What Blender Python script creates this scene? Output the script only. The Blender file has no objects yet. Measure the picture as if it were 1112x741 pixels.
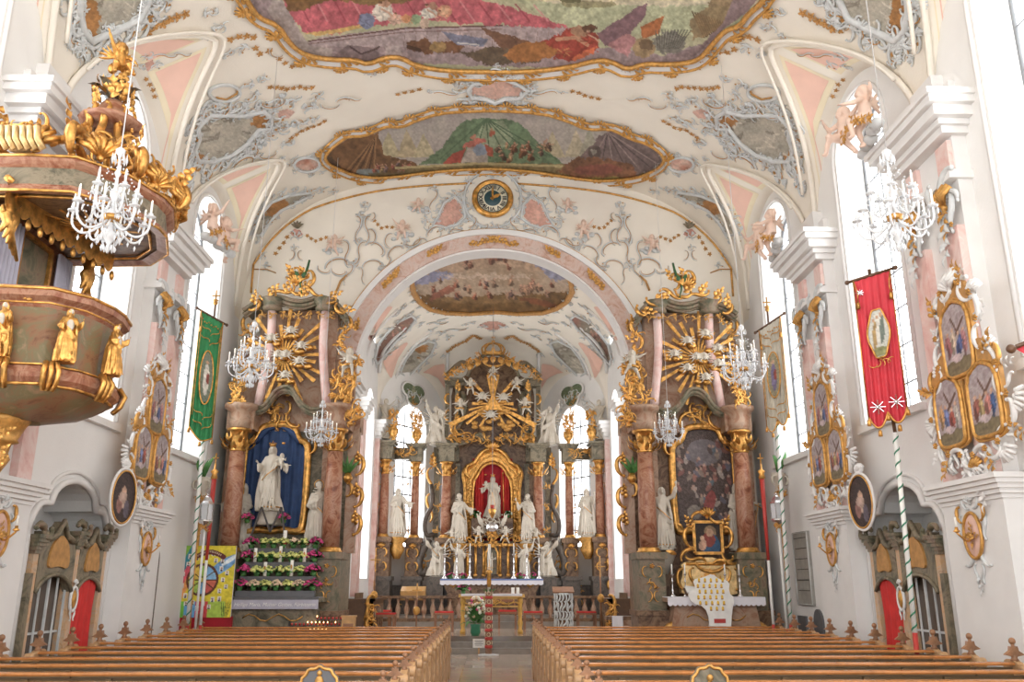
EXPOSURE = 0.82
import bpy, math, random
import numpy as np
from math import sin, cos, pi, sqrt, atan, atan2, tan, radians
from mathutils import Vector, Matrix
R = random.Random(11)
C = bpy.context.scene.collection
# ------------------------------------------------------------ camera model
F = 930.0
TH = atan((633 - 370.5) / F)
PS = atan(22 * cos(TH) / F)
H = 1.78
FW = np.array((sin(PS) * cos(TH), cos(PS) * cos(TH), sin(TH)))
RT = np.array((cos(PS), -sin(PS), 0.0))
UP = np.array((-sin(PS) * sin(TH), -cos(PS) * sin(TH), cos(TH)))
EYE = np.array((0.0, 0.0, H))


def ray(u, v):
 return FW + (u - 556) / F * RT - (v - 370.5) / F * UP


def onY(u, v, Y):
 r = ray(u, v); return EYE + r * (Y / r[1])


def onX(u, v, X):
 r = ray(u, v); return EYE + r * (X / r[0])


def onZ(u, v, Z):
 r = ray(u, v); return EYE + r * ((Z - H) / r[2])


# ------------------------------------------------------------ mesh builder
def nz(a):
 a = np.asarray(a, float); n = np.linalg.norm(a)
 return a / n if n > 1e-9 else a


def basis(n):
 n = nz(n); a = np.array((0, 0, 1.0)) if abs(n[2]) < .9 else np.array((1.0, 0, 0))
 x = nz(np.cross(a, n)); return x, np.cross(n, x), n


class MB:
 def __init__(s):
  s.v = []; s.f = []; s.n = 0; s.s = []

 def add(s, vs, fs, sm=True):
  b = s.n; vs = [tuple(map(float, p)) for p in vs]
  s.v += vs; s.n += len(vs)
  s.f += [tuple(b + i for i in f) for f in fs]; s.s += [sm] * len(fs)

 def box(s, c, d, rz=0.0, ax=None):
  hx, hy, hz = d[0] / 2, d[1] / 2, d[2] / 2
  vs = []
  for i, j, k in ((-1, -1, -1), (1, -1, -1), (1, 1, -1), (-1, 1, -1), (-1, -1, 1), (1, -1, 1), (1, 1, 1), (-1, 1, 1)):
   p = np.array((i * hx, j * hy, k * hz))
   if rz: p = np.array((p[0] * cos(rz) - p[1] * sin(rz), p[0] * sin(rz) + p[1] * cos(rz), p[2]))
   if ax is not None: p = ax[0] * p[0] + ax[1] * p[1] + ax[2] * p[2]
   vs.append(p + np.array(c, float))
  s.add(vs, [(0, 3, 2, 1), (4, 5, 6, 7), (0, 1, 5, 4), (1, 2, 6, 5), (2, 3, 7, 6), (3, 0, 4, 7)], False)
  return s

 def bb(s, a, b):
  a = np.array(a, float); b = np.array(b, float)
  return s.box((a + b) / 2, np.abs(b - a))

 def bar(s, a, b, w, h=None):
  a = np.array(a, float); b = np.array(b, float); d = b - a
  x, y, n = basis(d)
  return s.box((a + b) / 2, (w, h or w, np.linalg.norm(d)), ax=(x, y, n))

 def grid(s, P, cu=False, cv=False, sm=True, caps=False):
  """P: rows x cols x 3; cu wraps rows, cv wraps columns"""
  P = np.asarray(P, float); a, b = P.shape[:2]
  fs = []
  for i in range(a if cu else a - 1):
   for j in range(b if cv else b - 1):
    i2, j2 = (i + 1) % a, (j + 1) % b
    fs.append((i * b + j, i * b + j2, i2 * b + j2, i2 * b + j))
  if caps:
   fs.append(tuple(range(b - 1, -1, -1))); fs.append(tuple((a - 1) * b + j for j in range(b)))
  s.add(P.reshape(-1, 3), fs, sm)
  return s

 def tube(s, path, r, n=6, closed=False, flat=1.0, nrm=None, caps=True):
  P = [np.array(p, float) for p in path]; m = len(P)
  if m < 2: return s
  if not hasattr(r, '__len__'): r = [r] * m
  rows = []; x = None
  for i in range(m):
   t = nz(P[(i + 1) % m] - P[i - 1]) if closed else nz(P[min(i + 1, m - 1)] - P[max(i - 1, 0)])
   if nrm is not None:
    nn = nrm[i] if hasattr(nrm[0], '__len__') else np.array(nrm, float)
    y = nz(nn - t * np.dot(nn, t)); x = np.cross(y, t)
   else:
    if x is None: x = basis(t)[0]
    x = nz(x - t * np.dot(x, t)); y = np.cross(t, x)
   rows.append([P[i] + r[i] * (cos(2 * pi * k / n) * x + flat * sin(2 * pi * k / n) * y) for k in range(n)])
  s.grid(rows, cu=closed, cv=True, caps=caps and not closed)
  return s

 def lathe(s, prof, c=(0, 0, 0), n=12, sx=1.0, sy=1.0, ax=None, sm=True):
  c = np.array(c, float); rows = []
  for r, z in prof:
   row = []
   for k in range(n):
    a = 2 * pi * k / n
    p = np.array((r * cos(a) * sx, r * sin(a) * sy, z))
    if ax is not None: p = ax[0] * p[0] + ax[1] * p[1] + ax[2] * p[2]
    row.append(c + p)
   rows.append(row)
  s.grid(rows, cv=True, sm=sm, caps=True)
  return s

 def ell(s, c, r, n=8, m=6, ax=None):
  if not hasattr(r, '__len__'): r = (r, r, r)
  rows = []
  c = np.array(c, float)
  for i in range(m + 1):
   a = -pi / 2 + pi * (.04 + .92 * i / m)
   row = []
   for k in range(n):
    b = 2 * pi * k / n
    p = np.array((r[0] * cos(a) * cos(b), r[1] * cos(a) * sin(b), r[2] * sin(a)))
    if ax is not None: p = ax[0] * p[0] + ax[1] * p[1] + ax[2] * p[2]
    row.append(c + p)
   rows.append(row)
  s.grid(rows, cv=True, caps=True)
  return s

 def prism(s, poly, o, ux, uy, d0, d1, bev=0.0):
  """poly in (a,b) on axes ux,uy at origin o, from depth d0 to d1 along normal ux x uy"""
  o = np.array(o, float); ux = np.array(ux, float); uy = np.array(uy, float); n = np.cross(ux, uy)
  k = len(poly)
  A = [o + ux * a + uy * b + n * d0 for a, b in poly]
  B = [o + ux * a + uy * b + n * d1 for a, b in poly]
  fs = [tuple(range(k - 1, -1, -1)), tuple(range(k, 2 * k))] + [(i, (i + 1) % k, k + (i + 1) % k, k + i) for i in range(k)]
  s.add(A + B, fs, False)
  return s

 def build(s, name, mat, parent=None, sub=False):
  me = bpy.data.meshes.new(name)
  L = np.zeros(3)
  q = parent
  while q is not None:
   L = L + np.array(q.location); q = q.parent
  V = np.array(s.v, float).reshape(-1, 3) - L
  me.from_pydata(V.tolist(), [], s.f)
  if s.s: me.polygons.foreach_set('use_smooth', s.s)
  me.update()
  o = bpy.data.objects.new(name, me); C.objects.link(o)
  if mat is not None: me.materials.append(mat)
  if parent is not None: o.parent = parent
  return o


def thing(name, label, cat, loc, group=None):
 o = bpy.data.objects.new(name, None); C.objects.link(o)
 o.location = tuple(map(float, loc)); o.empty_display_size = .2
 o['label'] = label; o['category'] = cat
 if group: o['group'] = group
 return o


def tag(o, label, cat, group=None, kind=None):
 o['label'] = label; o['category'] = cat
 if group: o['group'] = group
 if kind: o['kind'] = kind
 return o


def struct(o):
 o['kind'] = 'structure'; return o


def dup(root, loc, rz=0.0, label=None, group=None, scale=None):
 def cp(o, par):
  c = o.copy(); C.objects.link(c); c.parent = par
  for ch in list(o.children): cp(ch, c)
  return c
 r = cp(root, None)
 r.location = tuple(map(float, loc)); r.rotation_euler = (0, 0, rz)
 if scale: r.scale = scale if hasattr(scale, '__len__') else (scale,) * 3
 if label: r['label'] = label
 if group: r['group'] = group
 return r


# ------------------------------------------------------------ materials
M = {}


def _new(name):
 m = bpy.data.materials.new(name); m.use_nodes = True
 nt = m.node_tree; b = nt.nodes['Principled BSDF']; M[name] = m
 return m, nt, b


def mat(name, col, rough=.6, metal=0.0, var=.08, scale=6.0, bump=0.0, bscale=40.0, trans=0.0, emit=0.0, spec=.5):
 m, nt, b = _new(name)
 tc = nt.nodes.new('ShaderNodeTexCoord')
 no = nt.nodes.new('ShaderNodeTexNoise'); no.inputs['Scale'].default_value = scale; no.inputs['Detail'].default_value = 4
 cr = nt.nodes.new('ShaderNodeValToRGB')
 lo = [max(0, c * (1 - var)) for c in col]; hi = [min(1, c * (1 + var)) for c in col]
 cr.color_ramp.elements[0].color = (*lo, 1); cr.color_ramp.elements[1].color = (*hi, 1)
 cr.color_ramp.elements[0].position = .3; cr.color_ramp.elements[1].position = .7
 nt.links.new(tc.outputs['Object'], no.inputs['Vector']); nt.links.new(no.outputs['Fac'], cr.inputs['Fac'])
 nt.links.new(cr.outputs['Color'], b.inputs['Base Color'])
 b.inputs['Roughness'].default_value = rough; b.inputs['Metallic'].default_value = metal
 b.inputs['Specular IOR Level'].default_value = spec
 if trans: b.inputs['Transmission Weight'].default_value = trans
 if emit:
  b.inputs['Emission Color'].default_value = (*col, 1); b.inputs['Emission Strength'].default_value = emit
 if bump:
  n2 = nt.nodes.new('ShaderNodeTexNoise'); n2.inputs['Scale'].default_value = bscale; n2.inputs['Detail'].default_value = 5
  bp = nt.nodes.new('ShaderNodeBump'); bp.inputs['Strength'].default_value = bump; bp.inputs['Distance'].default_value = .02
  nt.links.new(tc.outputs['Object'], n2.inputs['Vector']); nt.links.new(n2.outputs['Fac'], bp.inputs['Height'])
  nt.links.new(bp.outputs['Normal'], b.inputs['Normal'])
 return m


def marble(name, cols, scale=2.5, rough=.25, dist=2.0, pos=None):
 m, nt, b = _new(name)
 tc = nt.nodes.new('ShaderNodeTexCoord')
 no = nt.nodes.new('ShaderNodeTexNoise'); no.inputs['Scale'].default_value = scale
 no.inputs['Detail'].default_value = 8; no.inputs['Roughness'].default_value = .65; no.inputs['Distortion'].default_value = dist
 cr = nt.nodes.new('ShaderNodeValToRGB'); e = cr.color_ramp.elements
 dk = 1.0 if name in ('pink_marble', 'arch_marble', 'ochre_marble') else .8; cols = [tuple(q * dk for q in c) for c in cols]; k = len(cols)
 ps = pos or [.3 + .4 * i / (k - 1) for i in range(k)]
 e[0].position = ps[0]; e[0].color = (*cols[0], 1); e[1].position = ps[-1]; e[1].color = (*cols[-1], 1)
 for i in range(1, k - 1):
  x = e.new(ps[i]); x.color = (*cols[i], 1)
 nt.links.new(tc.outputs['Object'], no.inputs['Vector']); nt.links.new(no.outputs['Fac'], cr.inputs['Fac'])
 nt.links.new(cr.outputs['Color'], b.inputs['Base Color']); b.inputs['Roughness'].default_value = rough + .12; b.inputs['Specular IOR Level'].default_value = .32
 return m


def emis(name, col, s):
 m, nt, b = _new(name)
 nt.nodes.remove(b)
 e = nt.nodes.new('ShaderNodeEmission'); e.inputs['Color'].default_value = (*col, 1); e.inputs['Strength'].default_value = s
 nt.links.new(e.outputs[0], nt.nodes['Material Output'].inputs['Surface'])
 return m


def vcol(name, rough=.6, bump=0.0):
 m, nt, b = _new(name)
 a = nt.nodes.new('ShaderNodeVertexColor'); a.layer_name = 'Col'
 nt.links.new(a.outputs['Color'], b.inputs['Base Color']); b.inputs['Roughness'].default_value = rough
 return m


mat('plaster', (.83, .82, .80), .75, var=.03, scale=1.5, bump=.15, bscale=30)
mat('vault_plaster', (.85, .79, .69), .75, var=.03, scale=1.5, bump=.15, bscale=30)
mat('white', (.79, .775, .755), .6, var=.03, scale=3)
mat('pew_oak', (.50, .30, .15), .4, var=.2, scale=9)
mat('finial_oak', (.30, .15, .075), .4, var=.3, scale=9)
mat('stucco', (.62, .635, .63), .55, var=.10, scale=8)
mat('stucco_pale', (.80, .79, .77), .55, var=.05, scale=8)
marble('pulpit_marble', [(.15, .055, .03), (.33, .17, .09), (.24, .21, .11), (.46, .29, .18)], 1.8, .2, 2.5)
mat('ivory', (.60, .54, .45), .45, var=.06, scale=5)
mat('skin', (.78, .58, .47), .55, var=.08, scale=6)
mat('gold', (.68, .36, .10), .34, .8, var=.45, scale=10, bump=.4, bscale=30)
mat('gold_dull', (.62, .33, .09), .45, .5, var=.30, scale=14, bump=.3, bscale=30)
mat('ochre', (.50, .26, .08), .55, .1, var=.2, scale=10)
mat('pink', (.80, .52, .42), .7, var=.05, scale=3)
mat('cream', (.82, .72, .52), .7, var=.05, scale=3)
marble('pink_marble', [(.66, .36, .32), (.76, .50, .45), (.80, .62, .57), (.70, .44, .40)], 1.6, .3, 1.5)
marble('red_marble', [(.18, .055, .03), (.38, .145, .08), (.56, .30, .19), (.26, .09, .05)], 2.5, .22, 2.5)
marble('brown_marble', [(.06, .035, .02), (.17, .09, .05), (.34, .21, .12), (.10, .06, .035)], 2.2, .25, 2.5)
marble('grey_marble', [(.07, .06, .04), (.19, .165, .11), (.34, .28, .19), (.12, .095, .065)], 2.2, .3, 2.5)
marble('green_marble', [(.09, .095, .06), (.19, .175, .11), (.32, .24, .16), (.20, .115, .08)], 2.0, .3, 3.0)
marble('rose_marble', [(.30, .14, .085), (.45, .25, .155), (.54, .37, .26), (.34, .21, .14)], 2.4, .25, 2.5)
marble('ochre_marble', [(.50, .30, .16), (.66, .42, .24), (.60, .45, .32), (.45, .27, .17)], 5, .4, 2.0)
marble('dark_marble', [(.06, .05, .045), (.12, .10, .085), (.20, .16, .13), (.09, .07, .06)], 2.5, .25, 2.5)
marble('arch_marble', [(.45, .26, .18), (.60, .40, .32), (.66, .52, .46), (.50, .36, .30)], 3.0, .4, 2.0)
mat('wood', (.50, .20, .06), .25, var=.2, scale=9)
mat('wood_pale', (.30, .14, .07), .4, var=.18, scale=9)
mat('wood_dark', (.12, .06, .03), .4, var=.2, scale=9)
mat('oak', (.60, .34, .13), .4, var=.15, scale=8)
mat('dark', (.03, .025, .022), .5)
mat('iron', (.10, .09, .085), .4, .6)
mat('lead', (.25, .26, .27), .6)
mat('crystal', (.93, .95, .97), .08, 0, var=.02, trans=.25)
mat('silver', (.75, .75, .76), .22, .9)
mat('candle', (.90, .87, .80), .5)
mat('red_cloth', (.62, .035, .03), .7, var=.12)
mat('banner_red', (.66, .05, .07), .65, var=.08)
mat('crimson', (.36, .01, .02), .8, var=.2)
mat('blue_cloth', (.035, .07, .17), .8, var=.15)
mat('green_cloth', (.05, .30, .11), .7, var=.15)
mat('cream_cloth', (.62, .58, .48), .7, var=.08)
mat('lace', (.80, .78, .82), .8, var=.04)
mat('blue_trim', (.16, .22, .45), .8)
mat('lilac_cloth', (.50, .48, .56), .8)
mat('leaf', (.07, .20, .05), .6, var=.4)
mat('leaf_dark', (.03, .10, .03), .6, var=.4)
mat('bloom_pink', (.62, .06, .22), .6, var=.4)
mat('bloom_yellow', (.66, .66, .22), .6, var=.2)
mat('bloom_peach', (.75, .55, .38), .6, var=.2)
mat('bloom_white', (.85, .83, .70), .6, var=.1)
mat('paper', (.85, .84, .80), .7)
mat('slate', (.12, .12, .125), .5)
mat('tablet', (.34, .33, .30), .5, var=.15)
mat('red_paint', (.50, .05, .04), .45)
mat('green_paint', (.04, .22, .12), .45)
mat('white_paint', (.85, .84, .80), .4)
mat('navy', (.02, .06, .07), .4)
mat('olive_wood', (.16, .10, .045), .5)  # even dark brown-olive wood for the pew backs and pedestal door
mat('window_pane_grey', (.13, .10, .08), .15)
emis('daylight', (.97, .985, 1.0), 3.2)
emis('daylight_low', (.97, .985, 1.0), 3.2)
emis('flame', (1.0, .55, .2), 6.0)
vcol('paint', .6)
# ------------------------------------------------------------ ornament library
def curve2(kind, L, n=16, k=1.0):
 h = 0; p = np.zeros(2); out = [p.copy()]; ds = L / n
 for i in range(n):
  t = -1 + 2 * (i + .5) / n
  kap = (2.0 + 9.0 * t ** 4) / L * k * (1 if kind == 'C' else (1 if t > 0 else -1))
  h += kap * ds
  p = p + ds * np.array((cos(h), sin(h))); out.append(p.copy())
 out = np.array(out); out -= (out[0] + out[-1]) / 2
 d = out[-1] - out[0]; a = -atan2(d[1], d[0])
 Rm = np.array(((cos(a), -sin(a)), (sin(a), cos(a))))
 return out @ Rm.T


def scroll(mb, p, A, B, N, L, ang=0.0, kind='C', hand=1, r=.03, n=5, k=1.0, seg=14):
 q = curve2(kind, L, seg, k); q[:, 1] *= hand
 ca, sa = cos(ang), sin(ang)
 P = [p + A * (x * ca - y * sa) + B * (x * sa + y * ca) + N * r * .5 for x, y in q]
 m = len(P)
 rr = [r * (.45 + .65 * sin(pi * i / (m - 1))) for i in range(m)]
 mb.tube(P, rr, n, nrm=N)
 mb.ell(P[0], r * .8, 5, 3); mb.ell(P[-1], r * .8, 5, 3)
 return P


def leaf(mb, p, d, N, L, Wd, curl=.35):
 d = nz(d); N = nz(N - d * np.dot(N, d)); s = np.cross(d, N); rows = []
 for i in range(5):
  t = i / 4; w = Wd * (sin(pi * min(1, t * .95 + .08)) ** .8) * .5
  c = p + d * L * t + N * (L * curl * sin(pi * t * .8))
  rows.append([c - s * w, c + N * w * .35, c + s * w])
 mb.grid(rows)


def spray(mb, p, A, B, N, L, ang, n=5, w=.3):
 d0 = A * cos(ang) + B * sin(ang); s0 = -A * sin(ang) + B * cos(ang)
 for i in range(n):
  t = i / n; sg = 1 if i % 2 else -1
  q = p + d0 * L * t * .8
  leaf(mb, q, d0 * .8 + s0 * sg * .8, N, L * .42 * (1 - .4 * t), L * w * .55)
 leaf(mb, p + d0 * L * .7, d0, N, L * .4, L * w * .4)


def flower(mb, p, N, r):
 x, y, n = basis(N)
 for k in range(5):
  a = 2 * pi * k / 5
  mb.ell(p + (x * cos(a) + y * sin(a)) * r * .55, (r * .45, r * .45, r * .3), 5, 3)
 mb.ell(p + n * r * .2, r * .3, 5, 3)


def shell(mb, p, A, B, N, r, ang=pi / 2, spread=1.9, n=7):
 for k in range(n):
  a = ang + spread * (k / (n - 1) - .5)
  d = A * cos(a) + B * sin(a)
  mb.tube([p + d * r * .1, p + d * r * .6 + N * r * .25, p + d * r], [r * .05, r * .14, r * .11], 5)
 mb.ell(p, r * .16, 6, 4)


def rocaille(mw, mg, p, A, B, N, s, rnd, gold=.4, leaves=2):
 """a loose cluster of scrolls and leaves about s metres wide"""
 a0 = rnd.uniform(0, 2 * pi)
 for k in range(3):
  a = a0 + k * 2.1 + rnd.uniform(-.4, .4); q = p + (A * cos(a) + B * sin(a)) * s * .22
  scroll(mw, q, A, B, N, s * rnd.uniform(.75, 1.1), a + rnd.uniform(-.5, .5), rnd.choice('CS'), rnd.choice((-1, 1)), s * .055)
 for k in range(leaves):
  a = rnd.uniform(0, 2 * pi)
  (spray if rnd.random() < .5 else shell_)(mw, p + (A * cos(a) + B * sin(a)) * s * .2, A, B, N, s * .45, a)
 if rnd.random() < gold:
  a = rnd.uniform(0, 2 * pi); scroll(mg, p + N * s * .03, A, B, N, s * .7, a, 'C', 1, s * .022)
 if rnd.random() < gold:
  a = rnd.uniform(0, 2 * pi); flower(mg, p + (A * cos(a) + B * sin(a)) * s * .35 + N * .02, N, s * .09)


def shell_(mb, p, A, B, N, L, ang): shell(mb, p, A, B, N, L * .7, ang, 1.4, 5)


def pathlen(P):
 P = np.array(P); return np.concatenate([[0], np.cumsum(np.linalg.norm(np.diff(P, axis=0), axis=1))])


def resample(P, n):
 P = np.array(P, float); s = pathlen(P); t = np.linspace(0, s[-1], n)
 return np.stack([np.interp(t, s, P[:, k]) for k in range(P.shape[1])], 1)


def smooth(P, it=2, closed=True):
 P = np.array(P, float)
 for _ in range(it):
  if closed:
   Q = np.roll(P, -1, 0); P = np.stack([.75 * P + .25 * Q, .25 * P + .75 * Q], 1).reshape(-1, P.shape[1])
  else:
   Q = P[1:]; Pm = P[:-1]
   mid = np.stack([.75 * Pm + .25 * Q, .25 * Pm + .75 * Q], 1).reshape(-1, P.shape[1])
   P = np.concatenate([P[:1], mid[1:-1], P[-1:]])
 return P


def garland(mg, pts, N, r, rnd, step=.14):
 """leafy garland along a path"""
 P = resample(pts, max(3, int(pathlen(pts)[-1] / step) + 1))
 for i in range(len(P)):
  t = nz(P[min(i + 1, len(P) - 1)] - P[max(i - 1, 0)]); s = np.cross(t, N)
  a = rnd.uniform(0, 6); q = P[i] + s * rnd.uniform(-.3, .3) * r; mg.ell(q + N * r * .2, r * .3, 5, 3)
  for k in range(5): leaf(mg, q, t * cos(a + k * 1.257) + s * sin(a + k * 1.257), N, r * rnd.uniform(.9, 1.3), r * .62)


# ------------------------------------------------------------ painting on colour attribute
_rs = np.random.RandomState(3)
_NT = _rs.rand(64, 64)


def vnoise(x, y):
 xi = np.floor(x).astype(int); yi = np.floor(y).astype(int); fx = x - xi; fy = y - yi
 fx = fx * fx * (3 - 2 * fx); fy = fy * fy * (3 - 2 * fy)
 g = lambda a, b: _NT[a % 64, b % 64]
 return (g(xi, yi) * (1 - fx) + g(xi + 1, yi) * fx) * (1 - fy) + (g(xi, yi + 1) * (1 - fx) + g(xi + 1, yi + 1) * fx) * fy


def fbm(x, y, o=4):
 s = 0; a = .5
 for k in range(o): s = s + a * vnoise(x * 2 ** k + 17 * k, y * 2 ** k + 31 * k); a *= .5
 return s / (1 - .5 ** o)


def inpoly(U, V, poly):
 ins = np.zeros(U.shape, bool); P = np.array(poly, float); j = len(P) - 1
 for i in range(len(P)):
  xi, yi = P[i]; xj, yj = P[j]
  if yi != yj:
   ins ^= ((yi > V) != (yj > V)) & (U < (xj - xi) * (V - yi) / (yj - yi) + xi)
  j = i
 return ins


class Canvas:
 def __init__(s, U, V, unit=1.0):
  s.U, s.V, s.u = U, V, unit; s.c = np.ones(U.shape + (3,)) * .5
  s.du = (fbm(U / unit * .11, V / unit * .11) - .5) * 2; s.dv = (fbm(U / unit * .11 + 40, V / unit * .11 + 9) - .5) * 2
  s.du = s.du + (fbm(U / unit * .45, V / unit * .45, 3) - .5) * 1.6; s.dv = s.dv + (fbm(U / unit * .45 + 70, V / unit * .45, 3) - .5) * 1.6

 def fill(s, c1, c2=None, sc=.04):
  n = np.clip((fbm(s.U / s.u * sc, s.V / s.u * sc) - .3) * 2.5, 0, 1)[..., None]
  s.c = np.array(c1) * (1 - n) + np.array(c2 if c2 is not None else c1) * n

 def grad(s, v0, v1, c, ca=1.0):
  t = np.clip((s.V - v0) / (v1 - v0), 0, 1)[..., None] * ca
  s.c = s.c * (1 - t) + np.array(c) * t

 def poly(s, pts, c, a=1.0, jit=2.0, var=.25):
  m = inpoly(s.U + s.du * jit * s.u, s.V + s.dv * jit * s.u, pts)
  n = 1 + var * 2 * (fbm(s.U / s.u * .22 + 5, s.V / s.u * .22) - .5)
  col = np.clip(np.array(c) * n[..., None], 0, 1)
  s.c[m] = s.c[m] * (1 - a) + col[m] * a

 def blob(s, x, y, rx, ry, c, a=1.0, rot=0.0, jit=2.0, var=.25):
  x2 = s.U + s.du * jit * s.u - x; y2 = s.V + s.dv * jit * s.u - y
  X = x2 * cos(rot) + y2 * sin(rot); Y = -x2 * sin(rot) + y2 * cos(rot)
  m = (X / rx) ** 2 + (Y / ry) ** 2 < 1
  n = 1 + var * 2 * (fbm(s.U / s.u * .22 + 5, s.V / s.u * .22) - .5)
  col = np.clip(np.array(c) * n[..., None], 0, 1)
  s.c[m] = s.c[m] * (1 - a) + col[m] * a

 def line(s, pts, w, c, a=1.0):
  d = np.full(s.U.shape, 1e9)
  for (x1, y1), (x2, y2) in zip(pts, pts[1:]):
   L = (x2 - x1) ** 2 + (y2 - y1) ** 2 + 1e-9
   t = np.clip(((s.U - x1) * (x2 - x1) + (s.V - y1) * (y2 - y1)) / L, 0, 1)
   d = np.minimum(d, np.hypot(s.U - x1 - t * (x2 - x1), s.V - y1 - t * (y2 - y1)))
  m = d < w; s.c[m] = s.c[m] * (1 - a) + np.array(c) * a

 def crowd(s, x0, y0, x1, y1, n, size, cols, rnd, skin=(.72, .5, .38)):
  """small painted figures"""
  for k in range(n):
   x = rnd.uniform(x0, x1); y = rnd.uniform(y0, y1); c = rnd.choice(cols); z = size * rnd.uniform(.7, 1.2)
   a = rnd.uniform(-.6, .6)
   s.blob(x, y, z * .45, z * .8, c, .95, a)
   s.blob(x + z * .3, y + z * .3, z * .35, z * .5, [q * .55 for q in c], .8, a)
   s.blob(x - z * .15, y - z * .1, z * .12, z * .45, [min(1, q * 1.35) for q in c], .8, a)
   s.blob(x + sin(a) * z, y - z * .95, z * .2, z * .25, skin, 1)
   s.line([(x, y - z * .4), (x + rnd.choice((-1, 1)) * z * .7, y - z * rnd.uniform(0, .9))], z * .1, skin)

 def finish(s, tex=.16):
  n = 1 + tex * (fbm(s.U / s.u * .5, s.V / s.u * .5, 3) - .5) * 2 + tex * .6 * (fbm(s.U / s.u * .06, s.V / s.u * .06) - .5) * 2
  s.c = np.clip(s.c * n[..., None], 0, 1)


def painting(name, poly, step, pmap, draw, parent=None, unit=1.0, coarse=0):
 P = np.array(poly, float); x0, y0 = P.min(0); x1, y1 = P.max(0)
 nu = max(4, int((x1 - x0) / step)); nv = max(4, int((y1 - y0) / step))
 us = np.linspace(x0, x1, nu + 1); vs = np.linspace(y0, y1, nv + 1)
 U, V = np.meshgrid(us, vs)
 ctrm = inpoly(*np.meshgrid((us[1:] + us[:-1]) / 2, (vs[1:] + vs[:-1]) / 2), poly)
 cv = Canvas(U, V, unit); draw(cv); cv.finish()
 if coarse:
  ka, kb = int((x1 - x0) / coarse) + 2, int((y1 - y0) / coarse) + 2; ga = np.linspace(x0, x1, ka); gb = np.linspace(y0, y1, kb); G = np.array([[pmap(a, b) for a in ga] for b in gb])
  def pmap(a, b):
   fa = (a - x0) / (x1 - x0) * (ka - 1); fb = (b - y0) / (y1 - y0) * (kb - 1); ia = min(int(fa), ka - 2); ib = min(int(fb), kb - 2); fa -= ia; fb -= ib
   return (G[ib, ia] * (1 - fa) + G[ib, ia + 1] * fa) * (1 - fb) + (G[ib + 1, ia] * (1 - fa) + G[ib + 1, ia + 1] * fa) * fb
 idx = -np.ones(U.shape, int); verts = []; cols = []; faces = []
 def vid(j, i):
  if idx[j, i] < 0:
   idx[j, i] = len(verts); verts.append(tuple(map(float, pmap(U[j, i], V[j, i])))); cols.append(cv.c[j, i])
  return int(idx[j, i])
 for j in range(nv):
  for i in range(nu):
   if ctrm[j, i]: faces.append((vid(j, i), vid(j + 1, i), vid(j + 1, i + 1), vid(j, i + 1)))
 b = MB(); b.v = verts; b.f = faces; b.n = len(verts); b.s = [False] * len(faces)
 o = b.build(name, M['paint'], parent)
 at = o.data.color_attributes.new('Col', 'FLOAT_COLOR', 'POINT')
 at.data.foreach_set('color', np.concatenate([(np.array(cols) * .80 + np.array(cols).mean(1)[:, None] * .20) ** 1.9, np.ones((len(cols), 1))], 1).astype(np.float32).ravel())
 return o


# ------------------------------------------------------------ figures
def remesh(mb, name, material, voxel, parent=None, smooth_it=2, loc=None, rz=0.0, sc=1.0):
 me = bpy.data.meshes.new('tmp'); me.from_pydata(mb.v, [], mb.f); me.update()
 o = bpy.data.objects.new('tmp', me); C.objects.link(o)
 md = o.modifiers.new('r', 'REMESH'); md.mode = 'VOXEL'; md.voxel_size = voxel; md.use_smooth_shade = True
 if smooth_it:
  ms = o.modifiers.new('s', 'SMOOTH'); ms.iterations = smooth_it; ms.factor = .5
 dg = bpy.context.evaluated_depsgraph_get(); ev = o.evaluated_get(dg)
 m2 = bpy.data.meshes.new_from_object(ev); bpy.data.objects.remove(o); bpy.data.meshes.remove(me)
 m2.name = name; m2.materials.clear(); m2.materials.append(material)
 m2.polygons.foreach_set('use_smooth', [True] * len(m2.polygons))
 m2.transform(Matrix.Rotation(rz, 4, 'Z') @ Matrix.Scale(sc, 4))
 n = bpy.data.objects.new(name, m2); C.objects.link(n)
 if parent is not None: n.parent = parent
 if loc is not None: n.location = loc
 return n


def V3(*a): return np.array(a, float)


def hand(mb, w, d, up, s=1.0):
 """hand at wrist w pointing along d"""
 d = nz(d); up = nz(up - d * np.dot(up, d)); sd = np.cross(d, up)
 mb.ell(w + d * .045 * s, (.030 * s, .048 * s, .016 * s), 8, 5, ax=(sd, d, up))
 for k in range(4):
  o = (-.023 + .0155 * k) * s; L = (.055, .065, .06, .045)[k] * s
  b = w + d * .075 * s + sd * o
  mb.tube([b, b + d * L * .55 - up * .008 * s, b + d * L * .85 - up * .028 * s], [.0095 * s, .009 * s, .007 * s], 6)
 b = w + d * .03 * s - sd * .028 * s
 mb.tube([b, b + d * .03 * s - sd * .022 * s, b + d * .055 * s - sd * .024 * s - up * .01 * s], [.012 * s, .011 * s, .008 * s], 6)


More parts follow.
